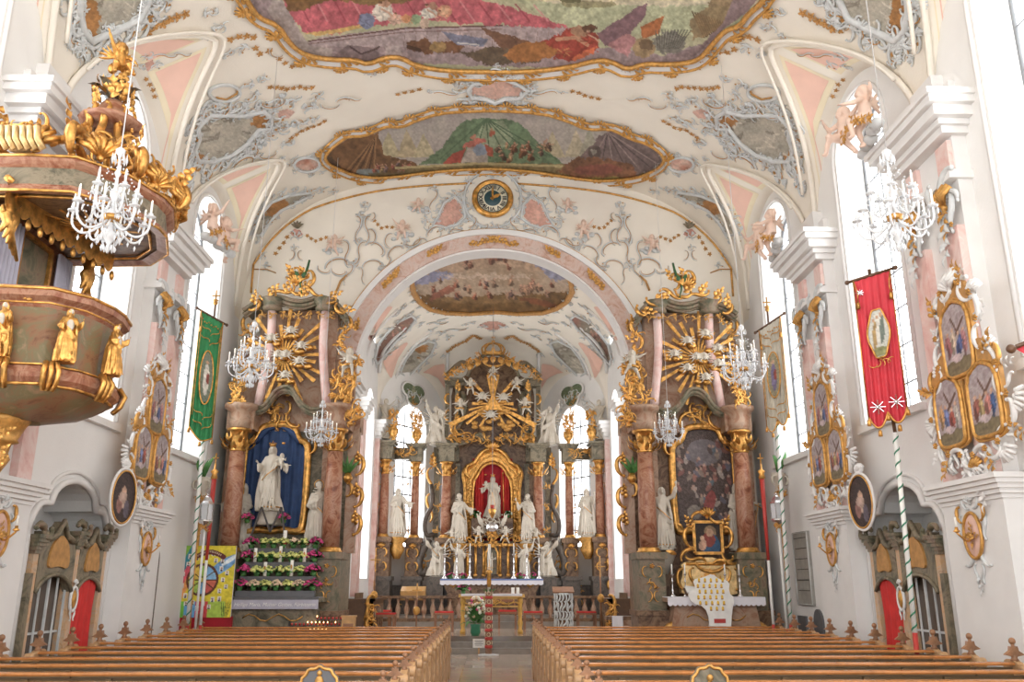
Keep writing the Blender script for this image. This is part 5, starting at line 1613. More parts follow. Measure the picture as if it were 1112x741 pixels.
# ------------------------------------------------------------ side altars
def side_altar(s):
 """s=-1 left, +1 right"""
 cx = -4.53 if s < 0 else 4.45; yf = 18.9; yb = 19.5
 lab = 'tall left side altar of marble with blue-curtained niche and gilt sunburst' if s < 0 else 'tall right side altar of marble with dark painting and gilt sunburst'
 t = thing('side_altar', lab, 'altar', (cx, 19.3, .16))
 X = lambda d: cx + s * d       # d positive = outward (towards the nave wall)
 # masonry
 m = MB()
 for d in (-1.07, 1.07):
  m.bb((X(d) - .33, yf - .3, .16), (X(d) + .33, yb + .1, 1.15)); m.bb((X(d) - .37, yf - .34, .16), (X(d) + .37, yb, .4)); m.bb((X(d) - .38, yf - .35, 1.12), (X(d) + .38, yb, 1.22))
 m.bb((X(-1.3), yb - .1, .16), (X(1.3), yb + .25, 1.2)); m.build('base_plinths', M['brown_marble'], t)
 for d in (-1.07, 1.07):
  m = MB(); m.bb((X(d) - .28, yf - .26, 1.22), (X(d) + .28, yb, 2.28)); m.bb((X(d) - .33, yf - .31, 2.26), (X(d) + .33, yb, 2.40)); m.build('pedestal', M['green_marble'], t)
 m = MB(); m.bb((X(-1.35), yb, 1.2), (X(1.5), yb + .45, 5.5)); m.build('back_wall', M['brown_marble'] if s > 0 else M['grey_marble'], t)
 m = MB()
 for d in (-.82, 1.35, -1.38): m = MB(); m.bb((X(d) - .12, yb - .12, 2.4), (X(d) + .12, yb + .1, 5.2)); m.build('pilaster_strip', M['rose_marble'], t)
 column(t, X(-1.07), yf, 2.4, 5.05, .19); column(t, X(1.07), yf, 2.4, 5.05, .19)
 # entablature blocks and swept cornice
 m = MB()
 for d in (-1.07, 1.07):
  m.lathe([(.24, 5.05), (.24, 5.15), (.27, 5.2), (.25, 5.24), (.25, 5.42), (.3, 5.47), (.37, 5.52), (.38, 5.6)], (X(d), yf + .05, 0), 18)
  m.bb((X(d) - .3, yf, 5.05), (X(d) + .3, yb + .3, 5.55))
 m.bb((X(-1.5), yb - .05, 5.1), (X(1.5), yb + .45, 5.5)); m.build('entablature', M['rose_marble'], t)
 m = MB(); pts = smooth([(1.3, 5.55), (.95, 5.56), (.75, 5.45), (.55, 5.55), (.4, 5.85), (.2, 5.98), (0.0, 5.95), (-.15, 5.7), (-.35, 5.48), (-.6, 5.44), (-.8, 5.55), (-1.4, 5.52)], 2, False)
 for k, (dz, dy, r) in enumerate(((0, 0, .06), (.07, -.06, .045), (-.06, .03, .03))):
  m.tube([(X(a), yf + .12 + dy, b + dz) for a, b in pts], r, 6)
 rows = [[(X(a), y, b + .06) for a, b in pts] for y in (yf + .06, yb + .3)]; m.grid(rows); m.build('swept_cornice', M['green_marble'], t)
 m = MB(); m.bb((X(-.85), yb - .02, 5.4), (X(.95), yb + .3, 8.0)); m.bb((X(.9), yb + .1, 5.5), (X(1.35), yb + .3, 7.4)); m.bb((X(-1.3), yb + .1, 5.5), (X(-.8), yb + .3, 7.0)); m.build('upper_wall', M['rose_marble'], t)
 for d in (-.62, .62):
  m = MB(); m.tube(smooth([(X(d * 1.25), yf + .25, 5.6), (X(d * 1.15), yf + .2, 6.1), (X(d * .95), yf + .25, 7.0), (X(d * 1.0), yf + .2, 7.95)], 2, False), .10, 8); m.build('upper_pilaster', M['pink_marble'], t)
 # top cornice: two curved wings
 m = MB()
 top = smooth([(1.25, 7.75), (1.0, 7.95), (.72, 8.05), (.45, 8.12), (.1, 7.98), (-.2, 8.0), (-.45, 8.12), (-.75, 8.05), (-.95, 7.9), (-1.15, 7.6)], 2, False)
 for dz, dy, r in ((0, 0, .055), (.08, -.07, .05), (-.07, .04, .035)): m.tube([(X(a), yf + .15 + dy, b + dz) for a, b in top], r, 6)
 m.grid([[(X(a), y, b + .09) for a, b in top] for y in (yf + .1, yb + .3)])
 for d in (-.62, .62): m.lathe([(.2, 7.85), (.24, 7.92), (.2, 7.98), (.26, 8.05), (.30, 8.14)], (X(d), yf + .2, 0), 14)
 m.build('top_cornice', M['green_marble'], t)
 A, B, N = V3(1, 0, 0), V3(0, 0, 1), V3(0, -1, 0); rnd = random.Random(5 + s)
 # crest
 g = MB()
 for d, z, L, a, k in ((.35, 8.3, .6, .3, 'S'), (-.3, 8.28, .6, 2.8, 'S'), (.12, 8.65, .6, pi / 2, 'C'), (-.2, 8.6, .55, pi / 2, 'C'), (.7, 8.2, .5, .2, 'C'), (-.7, 8.15, .5, -.2, 'C'), (1.0, 7.95, .4, .9, 'C'), (-1.0, 7.9, .4, -.8, 'C'), (0, 8.35, .5, 0, 'C')):
  scroll(g, V3(X(d), yf + .05, z), A, B, N, L, a, k, 1, .045); spray(g, V3(X(d), yf + .02, z), A, B, N, .35, a + .6, 5, .45)
 shell(g, V3(X(.05), yf, 8.45), A, B, N, .3); g.build('gilt_crest', M['gold'], t)
 g = MB(); g.tube(smooth([(X(-.1), yf, 8.2), (X(-.02), yf - .03, 8.5), (X(-.16), yf, 8.75), (X(-.22), yf - .02, 9.05)], 2, False), [.015, .02, .025, .03, .035, .04, .035, .03, .03, .025, .025, .02, .02][:len(smooth([(0, 0, 0)] * 4, 2, False))], 6)
 for k in (-1, 1): leaf(g, V3(X(-.05), yf, 8.5), A * k * .5 + B, N, .3, .1)
 g.build('green_flame', M['leaf_dark'], t)
 # sunburst
 g = MB(); o = V3(X(.28) if s < 0 else X(.32), yf + .28, 6.8)
 for k in range(26):
  a = 2 * pi * k / 26 + .05; L = (1.15, .75, .95)[k % 3]; L = min(L, .95 / max(abs(cos(a)), .01)); d = A * cos(a) + B * sin(a); sd = np.cross(d, N)
  g.add([o + d * .12 - sd * .015, o + d * .12 + sd * .015, o + d * L + sd * .045, o + d * L - sd * .045] + [q + N * .03 for q in (o + d * .12 - sd * .015, o + d * .12 + sd * .015, o + d * L + sd * .045, o + d * L - sd * .045)], [(0, 3, 2, 1), (4, 5, 6, 7), (0, 1, 5, 4), (1, 2, 6, 5), (2, 3, 7, 6), (3, 0, 4, 7)], False)
 g.build('gilt_rays', M['gold'], t)
 g = MB(); ch = []
 for k in range(7):
  a = 2 * pi * k / 7 + .4; R_ = .42 + .12 * (k % 2); q = o + (A * cos(a) * 1.1 + B * sin(a)) * R_ + N * .12
  for j in range(4): g.ell(q + A * rnd.uniform(-.18, .18) + B * rnd.uniform(-.1, .04), (.11, .06, .07), 7, 5)
  ch.append(q + N * .1 + B * .05)
 for j in range(4): g.ell(o + A * rnd.uniform(-.15, .15) + B * rnd.uniform(-.08, .08) + N * .12, (.13, .07, .09), 7, 5)
 g.build('gilt_clouds', M['gold'], t)
 for q in ch + [o + N * .22 + A * .09, o + N * .22 - A * .09]: statue('cherub_head', 'cherub', '', '', q, .26, pi, parent=t)
 # gilt scroll edges
 for d, sg in ((1.25, 1), (-1.15, -1)):
  g = MB()
  for z in (5.85, 6.3, 6.75, 7.2, 7.6):
   scroll(g, V3(X(d - .1 * sg * (z - 5.8) * .4), yf + .35, z), A, B, N, .5, pi / 2, 'C', s * sg * (1 if int(z * 2) % 2 else -1), .045)
   spray(g, V3(X(d - .1 * sg * (z - 5.8) * .4), yf + .32, z), A, B, N, .3, rnd.uniform(0, 6), 4, .45); rocaille(g, g, V3(X(d - .1 * sg * (z - 5.8) * .4), yf + .3, z - .2), A, B, N, .3, rnd, 1, 2)
  g.build('gilt_edge_scrolls', M['gold'], t)
 g = MB()
 # the big gilt cluster over the inner column
 for k in range(6): rocaille(g, g, V3(X(-1.15 - .12 * (k % 3)), yf - .2, 5.75 + .14 * k) + A * rnd.uniform(-.1, .1), A, B, N, .45, rnd, 1, 2)
 for k in range(3): rocaille(g, g, V3(X(-1.45), yf - .1, 5.3 + .1 * k), A, B, N, .4, rnd, 1, 2)
 g.build('gilt_scroll_cluster', M['gold'], t); g = MB()
 for k in range(3): rocaille(g, g, V3(X(1.1), yf - .3, 5.7 + .1 * k), A, B, N, .35, rnd, 1, 2)
 g.build('gilt_scroll_cluster', M['gold'], t); g = MB()
 for k in range(7): rocaille(g, g, V3(X(-.8 + .27 * k), yf + .05, 7.72), A, B, N, .2, rnd, 1, 2)
 g.build('gilt_cornice_drops', M['gold_dull'], t); g = MB()
 # side volutes at column height on the outer flank of the altar
 for z in (4.3, 3.6, 3.0): scroll(g, V3(X(-1.5), yf + .35, z), A, B, N, .6, pi / 2, 'C', -s, .05); spray(g, V3(X(-1.52), yf + .3, z), A, B, N, .3, pi / 2, 5, .5)
 g.build('gilt_flank_volutes', M['gold'], t)
 for d in (-1.07, 1.07):
  g = MB()
  for k in (-1, 1): scroll(g, V3(X(d) + .13 * k, yf - .27, 2.0), A, B, N, .3, pi / 2, 'C', k, .015); scroll(g, V3(X(d) + .1 * k, yf - .27, 1.5), A, B, N, .3, pi / 2, 'C', -k, .015)
  flower(g, V3(X(d), yf - .28, 2.12), N, .06); rocaille(g, g, V3(X(d), yf - .28, 1.75), A, B, N, .22, rnd, 1, 2)
  g.build('gilt_pedestal_ornament', M['gold'], t)
 # picture / niche frame
 nx = X(.34); w, z0, z1 = .72, 2.84, 5.24
 P = lambda a, b, o=0: V3(nx + a, yb - .05 - o, b)
 out = smooth([(-w, z0 + .1), (-w * .8, z0), (-w * .35, z0 + .08), (0, z0 + .02), (w * .35, z0 + .08), (w * .8, z0), (w, z0 + .1), (w, z1 - .62), (w * .95, z1 - .42), (w * .66, z1 - .34), (w * .55, z1 - .08), (w * .3, z1), (-w * .3, z1), (-w * .55, z1 - .08), (-w * .66, z1 - .34), (-w * .95, z1 - .42), (-w, z1 - .62)], 2)
 fr = MB(); fr.tube([P(a, b, .06) for a, b in out], .075, 8, closed=True, nrm=N); fr.tube([P(a * .93, (z0 + z1) / 2 + (b - (z0 + z1) / 2) * .965, .09) for a, b in out], .03, 6, closed=True, nrm=N)
 for k in range(3): rocaille(fr, fr, P(rnd.uniform(-.2, .2), z1 + .14 + .12 * k, .12), A, B, N, .42 - .05 * k, rnd, 1, 2)
 for k in (-1, 1):
  scroll(fr, P(k * .34, z1 + .12, .1), A, B, N, .55, -.8 * k, 'C', k, .045); scroll(fr, P(k * .76, z1 - .5, .08), A, B, N, .45, pi / 2, 'C', k, .04); scroll(fr, P(k * .7, z0 + .1, .08), A, B, N, .4, .6 * k, 'C', k, .04)
  scroll(fr, P(k * .15, z1 + .38, .1), A, B, N, .4, pi / 2, 'C', k, .035)
 fr.build('gilt_frame', M['gold'], t)
 dm = MB()
 if s < 0:
  rows = []
  for i in range(4):
   z = z0 + .03 + (z1 - z0 - .06) * i / 3; rows.append([P(a, min(z, 9), -.0 + .045 * sin(a * 38) - .05) for a in np.linspace(-w + .02, w - .02, 60)])
  # clip the cloth to the frame outline by columns
  cols = []
  for a in np.linspace(-w + .02, w - .02, 60):
   up_ = [b for (a1, b1), (a2, b2) in zip(out, np.roll(out, -1, 0)) for b in [b1 + (b2 - b1) * (a - a1) / (a2 - a1 + 1e-9)] if (a1 - a) * (a2 - a) <= 0]
   zt, zb = max(up_), min(up_)
   cols.append([P(a, zb + (zt - zb) * q / 8, -.0 + .03 * sin(a * 34) * (1 if abs(a) > .22 else .3)) for q in range(9)])
  dm.grid(cols); dm.build('blue_curtain', M['blue_cloth'], t)
  sw = MB()
  for k in (-1, 1): sw.tube(smooth([P(0, z1 - .02, .06), P(k * .3, z1 - .14, .09), P(k * .5, z1 - .42, .06)], 2, False), [.03, .05, .06, .07, .07, .06, .05, .04, .03][:len(smooth([(0, 0, 0)] * 3, 2, False))], 6)
  sw.build('curtain_swag', M['blue_cloth'], t)
  lg = MB(); lg.lathe([(.28, 0), (.3, .04), (.26, .1), (.22, .26), (.25, .3)], (nx, yf + .32, 2.98), 14); lg.build('figure_plinth', M['ivory'], t)
 else:
  def d(cv):
   cv.fill((.20, .15, .13), (.34, .27, .25), 3.0)
   rn = random.Random(3); cs = [(.45, .25, .22), (.35, .33, .38), (.5, .42, .36), (.28, .22, .2), (.55, .33, .28), (.3, .36, .4), (.62, .55, .5)]
   cv.blob(nx + .05, -4.65, .4, .3, (.45, .42, .44), .7, 0, .05)
   for k in range(52):
    x, y = nx + rn.uniform(-.6, .6), -rn.uniform(3.1, 4.9); z = .10
    cv.blob(x, y, z * .5, z, rn.choice(cs), .9, rn.uniform(-1, 1), .02); cv.blob(x, y - z, .03, .035, (.66, .5, .42), .9, 0, .01)
   cv.blob(nx + .1, -3.5, .12, .3, (.55, .2, .18), .9, .3, .03); cv.blob(nx - .25, -3.3, .16, .16, (.5, .45, .4), .9, .3, .03)
  painting('altar_painting', [(nx + a * .95, -((z0 + z1) / 2 + (b - (z0 + z1) / 2) * .97)) for a, b in out], .022, lambda u, v: V3(u, yb - .07, -v), d, t, unit=.012)
 # mensa
 mx = X(.12 if s > 0 else -.13); mw = .92
 m = MB(); pr = [(-mw, .2), (-mw + .06, .3), (-mw, .85), (-mw + .1, 1.41), (mw - .1, 1.41), (mw, .85), (mw - .06, .3), (mw, .2)]
 m.prism([(mx + a, b) for a, b in pr], (0, 0, 0), V3(1, 0, 0), V3(0, 0, 1), -18.75, -18.2); m.bb((mx - mw - .05, 18.15, .16), (mx + mw + .05, 18.8, .25)); m.bb((mx - mw - .08, 18.1, 1.40), (mx + mw + .08, 18.9, 1.48))
 m.build('altar_table', M['grey_marble'] if s < 0 else M['rose_marble'], t)
 g = MB()
 for k in (-1, 1): g.lathe([(.02, -.03), (.2, -.03), (.24, 0), (.2, .03), (.02, .03)], (mx + k * mw * .94, 18.25, .78), 14, ax=(V3(1, 0, 0), V3(0, 0, 1), V3(0, -1, 0)))
 for k in range(5): scroll(g, V3(mx - .35 + .17 * k, 18.18, .7 + .08 * (k % 2)), A, B, N, .35, k * .8, 'CS'[k % 2], 1, .022)
 g.tube([(mx - .6 + .12 * k, 18.18, 1.1 + .07 * sin(k * 1.3)) for k in range(11)], .014, 5); g.build('gilt_relief', M['gold_dull'], t)
 return t, X, mx


def cloth(name, lab, mx, mw, y0, y1, z, drop, m, trim=None, cat='altar cloth', lace=True):
 t = thing(name, lab, cat, (mx, y0, z))
 c = MB(); c.bb((mx - mw, y0, z), (mx + mw, y1, z + .012)); rows = []
 for q in range(2):
  rows.append([(mx - mw + 2 * mw * k / 80, y0 - .012, z - drop * q - (.03 * abs(sin(k * pi / 4)) if q and lace else 0) + .005) for k in range(81)])
 c.grid(rows); c.build('cloth', m, t)
 if trim: x = MB(); x.bb((mx - mw, y0 - .02, z - .035), (mx + mw, y0 - .01, z + .014)); x.build('border', trim, t)
 return t


LA, XL, mxl = side_altar(-1); RA, XR, mxr = side_altar(1)
# statues of the side altars
statue('madonna_statue', 'madonna', 'ivory Madonna with Child and gilt crown in front of the blue curtain', 'statue', (XL(.34), 19.1, 3.28), 1.45, pi, mirror=True, extra=lambda t, L, s: (crown_madonna(t, L, s), gold_hem(t, L, s)), base=False)
statue('saint_statue', 'saint_veil', 'white veiled saint beside the inner column of the altar with blue niche', 'statue', (XL(-.72), 19.15, 2.48), 1.45, pi + .4, extra=gold_halo)
statue('saint_statue', 'saint_m', 'white saint half hidden behind the outer column of the altar with blue niche', 'statue', (XL(1.02), 19.42, 2.48), 1.45, pi - .2, mirror=True)
statue('saint_statue', 'saint_up', 'white saint with one raised arm beside the inner column of the right side altar', 'statue', (XR(-.68), 19.15, 2.5), 1.35, pi - .2, extra=gold_hem)
statue('saint_statue', 'saint_m', 'white saint with gilt sword behind the outer column of the right side altar', 'statue', (XR(1.05), 19.35, 2.5), 1.45, pi + .3, extra=sword)
br = MB()
for X_, d in ((XL, -.72), (XL, 1.02), (XR, -.68), (XR, 1.05)):
 o = LA if X_ is XL else RA
 b = MB(); b.lathe([(.08, 1.95), (.2, 2.2), (.28, 2.38), (.28, 2.42)], (X_(d), 19.3, 0), 12); b.build('statue_console', M['ivory'], o)
for X_, lab, k in ((XL, 'white putto perched on gilt scrolls above the inner column of the left side altar', 'putto_a'), (XR, 'white putto perched on gilt scrolls above the inner column of the right side altar', 'putto_b')):
 statue('putto', k, lab, 'putto', (X_(-1.32), 18.62, 6.45), .75, pi, group=None)
# left altar dressing: cloth with writing, flower steps
cloth('altar_cloth', 'pale grey altar cloth with a line of white lettering under the flower steps', mxl, .92, 18.08, 18.9, 1.485, .22, M['lilac_cloth'], M['slate'], lace=False)
fc = bpy.data.curves.new('lettering', 'FONT'); fc.body = 'Heilige Maria, Mutter Gottes, Fürbitterin'; fc.size = .098; fc.align_x = 'CENTER'; fc.extrude = .002; fc.shear = .3
fo = bpy.data.objects.new('tmpfont', fc); C.objects.link(fo); dg = bpy.context.evaluated_depsgraph_get(); me = bpy.data.meshes.new_from_object(fo.evaluated_get(dg)); bpy.data.objects.remove(fo)
me.materials.clear(); me.materials.append(M['white_paint']); me.transform(Matrix.Rotation(pi / 2, 4, 'X'))
lo = bpy.data.objects.new('lettering', me); C.objects.link(lo); lo.parent = bpy.data.objects['altar_cloth']; lo.location = (.05, -.02, -.16)
st = thing('flower_stand', 'dark stepped stand carrying rows of potted flowers on the left side altar', 'stand', (mxl, 18.5, 1.5))
for k in range(4):
 b = MB(); zz = 1.50 + .285 * k; b.bb((mxl - .8 + .03 * k, 18.22 + .13 * k, zz + (0 if k else 0)), (mxl + .8 - .03 * k, 18.36 + .13 * k, zz + .12)); b.build('shelf', M['slate'], st)


def potted(name, lab, c, r, m, group, n=12, seed=0):
 rnd = random.Random(seed); t = thing(name, lab, 'flowers', c, group)
 p = MB(); p.lathe([(.05, 0), (.07, .08)], c, 8); 
 for k in range(20):
  a = rnd.uniform(0, 6.3); d = V3(cos(a), sin(a), rnd.uniform(-.3, 1)); leaf(p, V3(*c) + V3(0, 0, .07), d, V3(0, 0, 1), r * 1.1, r * .5)
 p.build('leaves', M['leaf'], t)
 f = MB()
 for k in range(n):
  a = rnd.uniform(0, 6.3); q = r * sqrt(rnd.random()); f.ell((c[0] + q * cos(a), c[1] + q * sin(a) * .7, c[2] + .1 + r * .6 * (1 - (q / r) ** 2) + rnd.uniform(0, .02)), (.032, .032, .024), 6, 4)
 x = f.build('blossoms', M[m], t); x['kind'] = 'stuff'
 return t


pr_ = {}
for m_ in ('bloom_pink', 'bloom_yellow', 'bloom_peach'):
 pr_[m_] = None
rnn = random.Random(2)
for k in range(4):
 z = 1.62 + .285 * k; y = 18.29 + .13 * k
 row = [(-.74, 'bloom_pink')] + [(-.46 + .23 * j, ('bloom_peach', 'bloom_yellow', 'bloom_yellow', 'bloom_yellow')[(k + (j == 3)) % 4] if k else ('bloom_peach', 'bloom_yellow')[j % 2]) for j in range(5)] + [(.74, 'bloom_pink')]
 rows_w = ['lowest', 'second lowest', 'third', 'topmost'][k]
 for j, (dx, m_) in enumerate(row):
  grp = {'bloom_pink': 'pink flower pots at the ends of the stand, %s step' % rows_w, 'bloom_yellow': 'yellow-green flower pots on the %s step' % rows_w, 'bloom_peach': 'peach flower pots on the %s step' % rows_w}[m_]
  lab = {'bloom_pink': 'pot of pink flowers at the end of the %s step of the stand' % rows_w, 'bloom_yellow': 'low pot of yellow-green flowers on the %s step of the stand' % rows_w, 'bloom_peach': 'low pot of peach flowers on the %s step of the stand' % rows_w}[m_]
  big = m_ == 'bloom_pink'; c = (mxl + dx * (1 - .03 * k), y, z)
  if pr_[m_] is None: pr_[m_] = potted('potted_flowers', lab, c, .19 if big else .155, m_, grp, 44 if big else 34, j)
  else: q = dup(pr_[m_], c, rnn.uniform(0, 6), lab, grp)
for dx, w in ((-.42, 'on the side of the outer column'), (.36, 'on the side of the inner column')):
 dup(pr_['bloom_pink'], (XL(.34) + dx, 18.98, 3.02), 1.0, 'pink flowers at the feet of the ivory Madonna, %s' % w, 'flower pots at the Madonna', .9)
# dark metal letter M
mm_ = MB(); o = V3(XL(.34) + .05, 18.75, 2.72)
for a, b in (((-.3, 0), (-.12, .62)), ((-.12, .62), (.1, .1)), ((.1, .1), (.3, .62)), ((.3, .62), (.42, 0))): mm_.bar(o + V3(a[0], 0, a[1]), o + V3(b[0], 0, b[1]), .035)
tag(mm_.build('metal_letter', M['iron']), 'dark metal letter M standing above the flower steps', 'letter')


def candle(lab, c, h, r, group=None, stripe=True):
 t = thing('candle', lab, 'candle', c, group); MB().lathe([(r, 0), (r, h), (r * .8, h + .005)], c, 12).build('wax', M['candle'], t)
 w = MB(); w.tube([V3(*c) + V3(0, 0, h), V3(*c) + V3(0, 0, h + .03)], .004, 4); w.build('wick', M['dark'], t)
 if stripe: b = MB(); b.ell(V3(*c) + V3(0, -r, h * .6), (.02, .004, .04)); b.build('painted_mark', M['gold_dull'], t)
 return t
cn = 0
for dx, k, h, w in ((-.52, 2, .42, 'left end of the second highest step'), (.0, 2, .48, 'middle of the second highest step'), (.5, 2, .42, 'right end of the second highest step'), (-.26, 1, .42, 'lower left of the middle'), (.28, 1, .48, 'lower right of the middle')):
 candle('thick candle on the flower stand, %s' % w, (mxl + dx, 18.21 + .13 * k, 1.50 + .285 * k + .121), h * .66, .035)
t = candle('red and white candle standing on the topmost step below the letter M', (mxl + .02, 18.68, 2.48), .36, .04, stripe=False); b = MB(); b.lathe([(.043, .04), (.043, .2)], (mxl + .02, 18.68, 2.48), 12); b.build('red_band', M['red_paint'], t)
# votive candle rack
vx0, vx1 = onY(312, 668, 17.9)[0], onY(374, 668, 17.9)[0]
t = thing('votive_rack', 'dark metal votive candle rack with lit tealights before the left side altar', 'candle rack', ((vx0 + vx1) / 2, 17.95, 0))
m = MB()
for k in range(4): m.bb((vx0, 17.85 + .12 * k, .72 + .11 * k), (vx1, 17.93 + .12 * k, .735 + .11 * k))
for x in (vx0, vx1):
 for y in (17.86, 18.05): m.bar((x, y, 0), (x, y, .75), .03)
 m.bar((x, 17.86, .73), (x, 18.24, 1.08), .03)
m.build('frame', M['iron'], t)
rg = random.Random(1)
cups = MB(); fl = MB()
for k in range(4):
 for j in range(14):
  p = (vx0 + .05 + (vx1 - vx0 - .1) * j / 13, 17.89 + .12 * k, .735 + .11 * k)
  cups.lathe([(.02, 0), (.025, .045)], p, 6)
  if (k in (1, 2) and j in (5, 6, 7, 8, 9)) or (k + j * 3) % 7 == 0: fl.ell((p[0], p[1], p[2] + .06), (.008, .008, .018), 5, 4)
x = cups.build('tealight_cups', M['red_paint'], t); x['kind'] = 'stuff'; x = fl.build('flames', M['flame'], t); x['kind'] = 'stuff'
t = thing('wooden_box', 'small pale wooden box cabinet beside the votive rack', 'box', (vx1 + .2, 18.0, 0)); bx = onY(379, 668, 17.95)[0]
MB().bb((bx - .13, 17.9, 0), (bx + .13, 18.05, 1.12)).build('cabinet_body', M['oak'], t); MB().bb((bx - .15, 17.88, 1.12), (bx + .15, 18.05, 1.15)).build('lid', M['oak'], t); MB().bb((bx - .1, 17.89, .3), (bx + .1, 17.9, 1.0)).build('door', M['wood_pale'], t)
# right altar dressing
cloth('altar_cloth', 'white lace altar cloth on the right side altar table', mxr, 1.0, 18.08, 18.9, 1.485, .14, M['lace'])
t = thing('gilt_tabernacle', 'gilt carved tabernacle with scrolled sides standing on the right side altar', 'tabernacle', (XR(.3), 18.95, 1.3)); tx = XR(.22)
m = MB(); m.prism([(tx + a, b) for a, b in smooth([(-.60, 1.5), (-.66, 1.75), (-.56, 2.0), (-.62, 2.18), (-.3, 2.25), (0, 2.32), (.3, 2.25), (.62, 2.18), (.56, 2.0), (.66, 1.75), (.60, 1.5)], 1)], (0, 0, 0), V3(1, 0, 0), V3(0, 0, 1), -19.15, -18.92); m.build('gilt_case', M['gold_pale'] if 'gold_pale' in M else mat('gold_pale', (.80, .56, .26), .4, .6, var=.25, scale=12, bump=.4), t)
g = MB(); A, B, N = V3(1, 0, 0), V3(0, 0, 1), V3(0, -1, 0)
for k in (-1, 1):
 scroll(g, V3(tx + .55 * k, 18.9, 1.85), A, B, N, .6, pi / 2, 'C', k, .04); scroll(g, V3(tx + .36 * k, 18.9, 1.82), A, B, N, .6, pi / 2, 'S', k, .03); scroll(g, V3(tx + .3 * k, 18.88, 2.25), A, B, N, .5, 0.3 * k, 'S', k, .04)
 spray(g, V3(tx + .2 * k, 18.88, 1.5), A, B, N, .4, pi / 2, 5, .4)
g.prism([(tx - .13, 1.52), (tx + .13, 1.52), (tx + .13, 1.95), (tx, 2.08), (tx - .13, 1.95)], (0, 0, 0), A, B, -18.92, -18.88); g.build('gilt_carving', M['gold'], t)
m = MB(); m.bar((tx, 18.86, 1.58), (tx, 18.86, 1.96), .02); m.bar((tx - .09, 18.86, 1.86), (tx + .09, 18.86, 1.86), .02); m.build('small_crucifix', M['ivory'], t)
t = thing('small_framed_painting', 'small painting of a mother and child in a gilt scrolled frame above the tabernacle', 'painting', (tx, 18.95, 2.1))
pz = 2.72
def d(cv):
 cv.fill((.10, .08, .07), (.2, .14, .1), 3); cv.blob(tx + .06, -pz - .12, .13, .13, (.5, .38, .25), 1, 0, .02); cv.blob(tx + .06, -pz + .18, .2, .26, (.12, .25, .38), 1, 0, .02); cv.blob(tx + .02, -pz + .05, .14, .15, (.5, .18, .14), 1, 0, .02)
 cv.blob(tx + .05, -pz - .1, .075, .09, (.72, .52, .38), 1, 0, .01); cv.blob(tx - .12, -pz + .02, .055, .06, (.76, .58, .44), 1, 0, .01); cv.blob(tx - .12, -pz + .16, .08, .12, (.72, .52, .4), 1, .3, .01)
painting('painting', [(tx - .27, -pz - .3), (tx + .27, -pz - .3), (tx + .27, -pz + .3), (tx - .27, -pz + .3)], .018, lambda u, v: V3(u, 18.9, -v), d, t, unit=.01)
fr = MB(); o4 = [(-.3, -.33), (.3, -.33), (.3, .33), (-.3, .33)]
for (a, b), (c_, d_) in zip(o4, o4[1:] + o4[:1]): fr.bar((tx + a, 18.9, pz + b), (tx + c_, 18.9, pz + d_), .07, .06)
rnd = random.Random(12)
for k in (-1, 1):
 scroll(fr, V3(tx + .36 * k, 18.88, pz), A, B, N, .6, pi / 2, 'C', k, .04); scroll(fr, V3(tx + .45 * k, 18.88, pz - .4), A, B, N, .5, -.5 * k, 'C', k, .04); scroll(fr, V3(tx + .2 * k, 18.88, pz + .42), A, B, N, .4, .4 * -k, 'C', k, .035)
 spray(fr, V3(tx + .34 * k, 18.88, pz + .2), A, B, N, .3, pi / 2 - k * .5, 5, .4); leaf(fr, V3(tx + .7 * k, 18.9, pz - .35), A * k + B * .3, N, .25, .1)
shell(fr, V3(tx, 18.86, pz + .42), A, B, N, .22); scroll(fr, V3(tx, 18.88, pz - .48), A, B, N, .9, 0, 'C', 1, .04); fr.tube([(tx - .5, 18.9, pz - .55), (tx + .5, 18.9, pz - .55)], .04, 6)
fr.build('gilt_frame', M['gold'], t)


def candlestick(lab, c, h, group=None, m='silver', wax=.2):
 t = thing('candlestick', lab, 'candlestick', c, group); s = h / .6
 MB().lathe([(.075 * s, 0), (.08 * s, .02 * s), (.03 * s, .07 * s), (.02 * s, .12 * s), (.035 * s, .17 * s), (.016 * s, .2 * s), (.014 * s, .38 * s), (.03 * s, .42 * s), (.014 * s, .45 * s), (.014 * s, .55 * s), (.05 * s, .59 * s), (.05 * s, .6 * s)], c, 10).build('stick', M[m], t)
 MB().lathe([(.016, 0), (.015, wax)], (c[0], c[1], c[2] + h), 8).build('candle', M['candle'], t)
 return t
c1 = candlestick('silver candlestick on the right side altar beside the tabernacle, nearest the chancel arch', (XR(-.72), 18.3, 1.5), .45)
for dx, w in ((-.42, 'left of the tabernacle cross'), (.42, 'right of the tabernacle cross'), (.72, 'nearest the nave wall')): dup(c1, (XR(dx) , 18.45, 1.5), 0, 'silver candlestick on the right side altar, %s' % w)
t = thing('missal_stand', 'low stand with an open book on the right side altar', 'book stand', (XR(-.25), 18.35, 1.5)); m = MB(); q = V3(XR(-.22), 18.35, 1.56)
m.box(q + V3(0, 0, .04), (.5, .3, .02), ax=(V3(1, 0, 0), nz(V3(0, 1, .5)), nz(V3(0, -.5, 1)))); [m.bar(q + V3(a, b, -.06), q + V3(a, b, .05), .02) for a in (-.2, .2) for b in (-.08, .1)]; m.build('stand', M['wood_dark'], t)
m = MB(); m.box(q + V3(-.11, 0, .075), (.22, .28, .03), ax=(nz(V3(1, 0, -.1)), nz(V3(0, 1, .5)), nz(V3(.1, -.5, 1)))); m.box(q + V3(.11, 0, .075), (.22, .28, .03), ax=(nz(V3(1, 0, .1)), nz(V3(0, 1, .5)), nz(V3(-.1, -.5, 1)))); m.build('open_book', M['paper'], t)
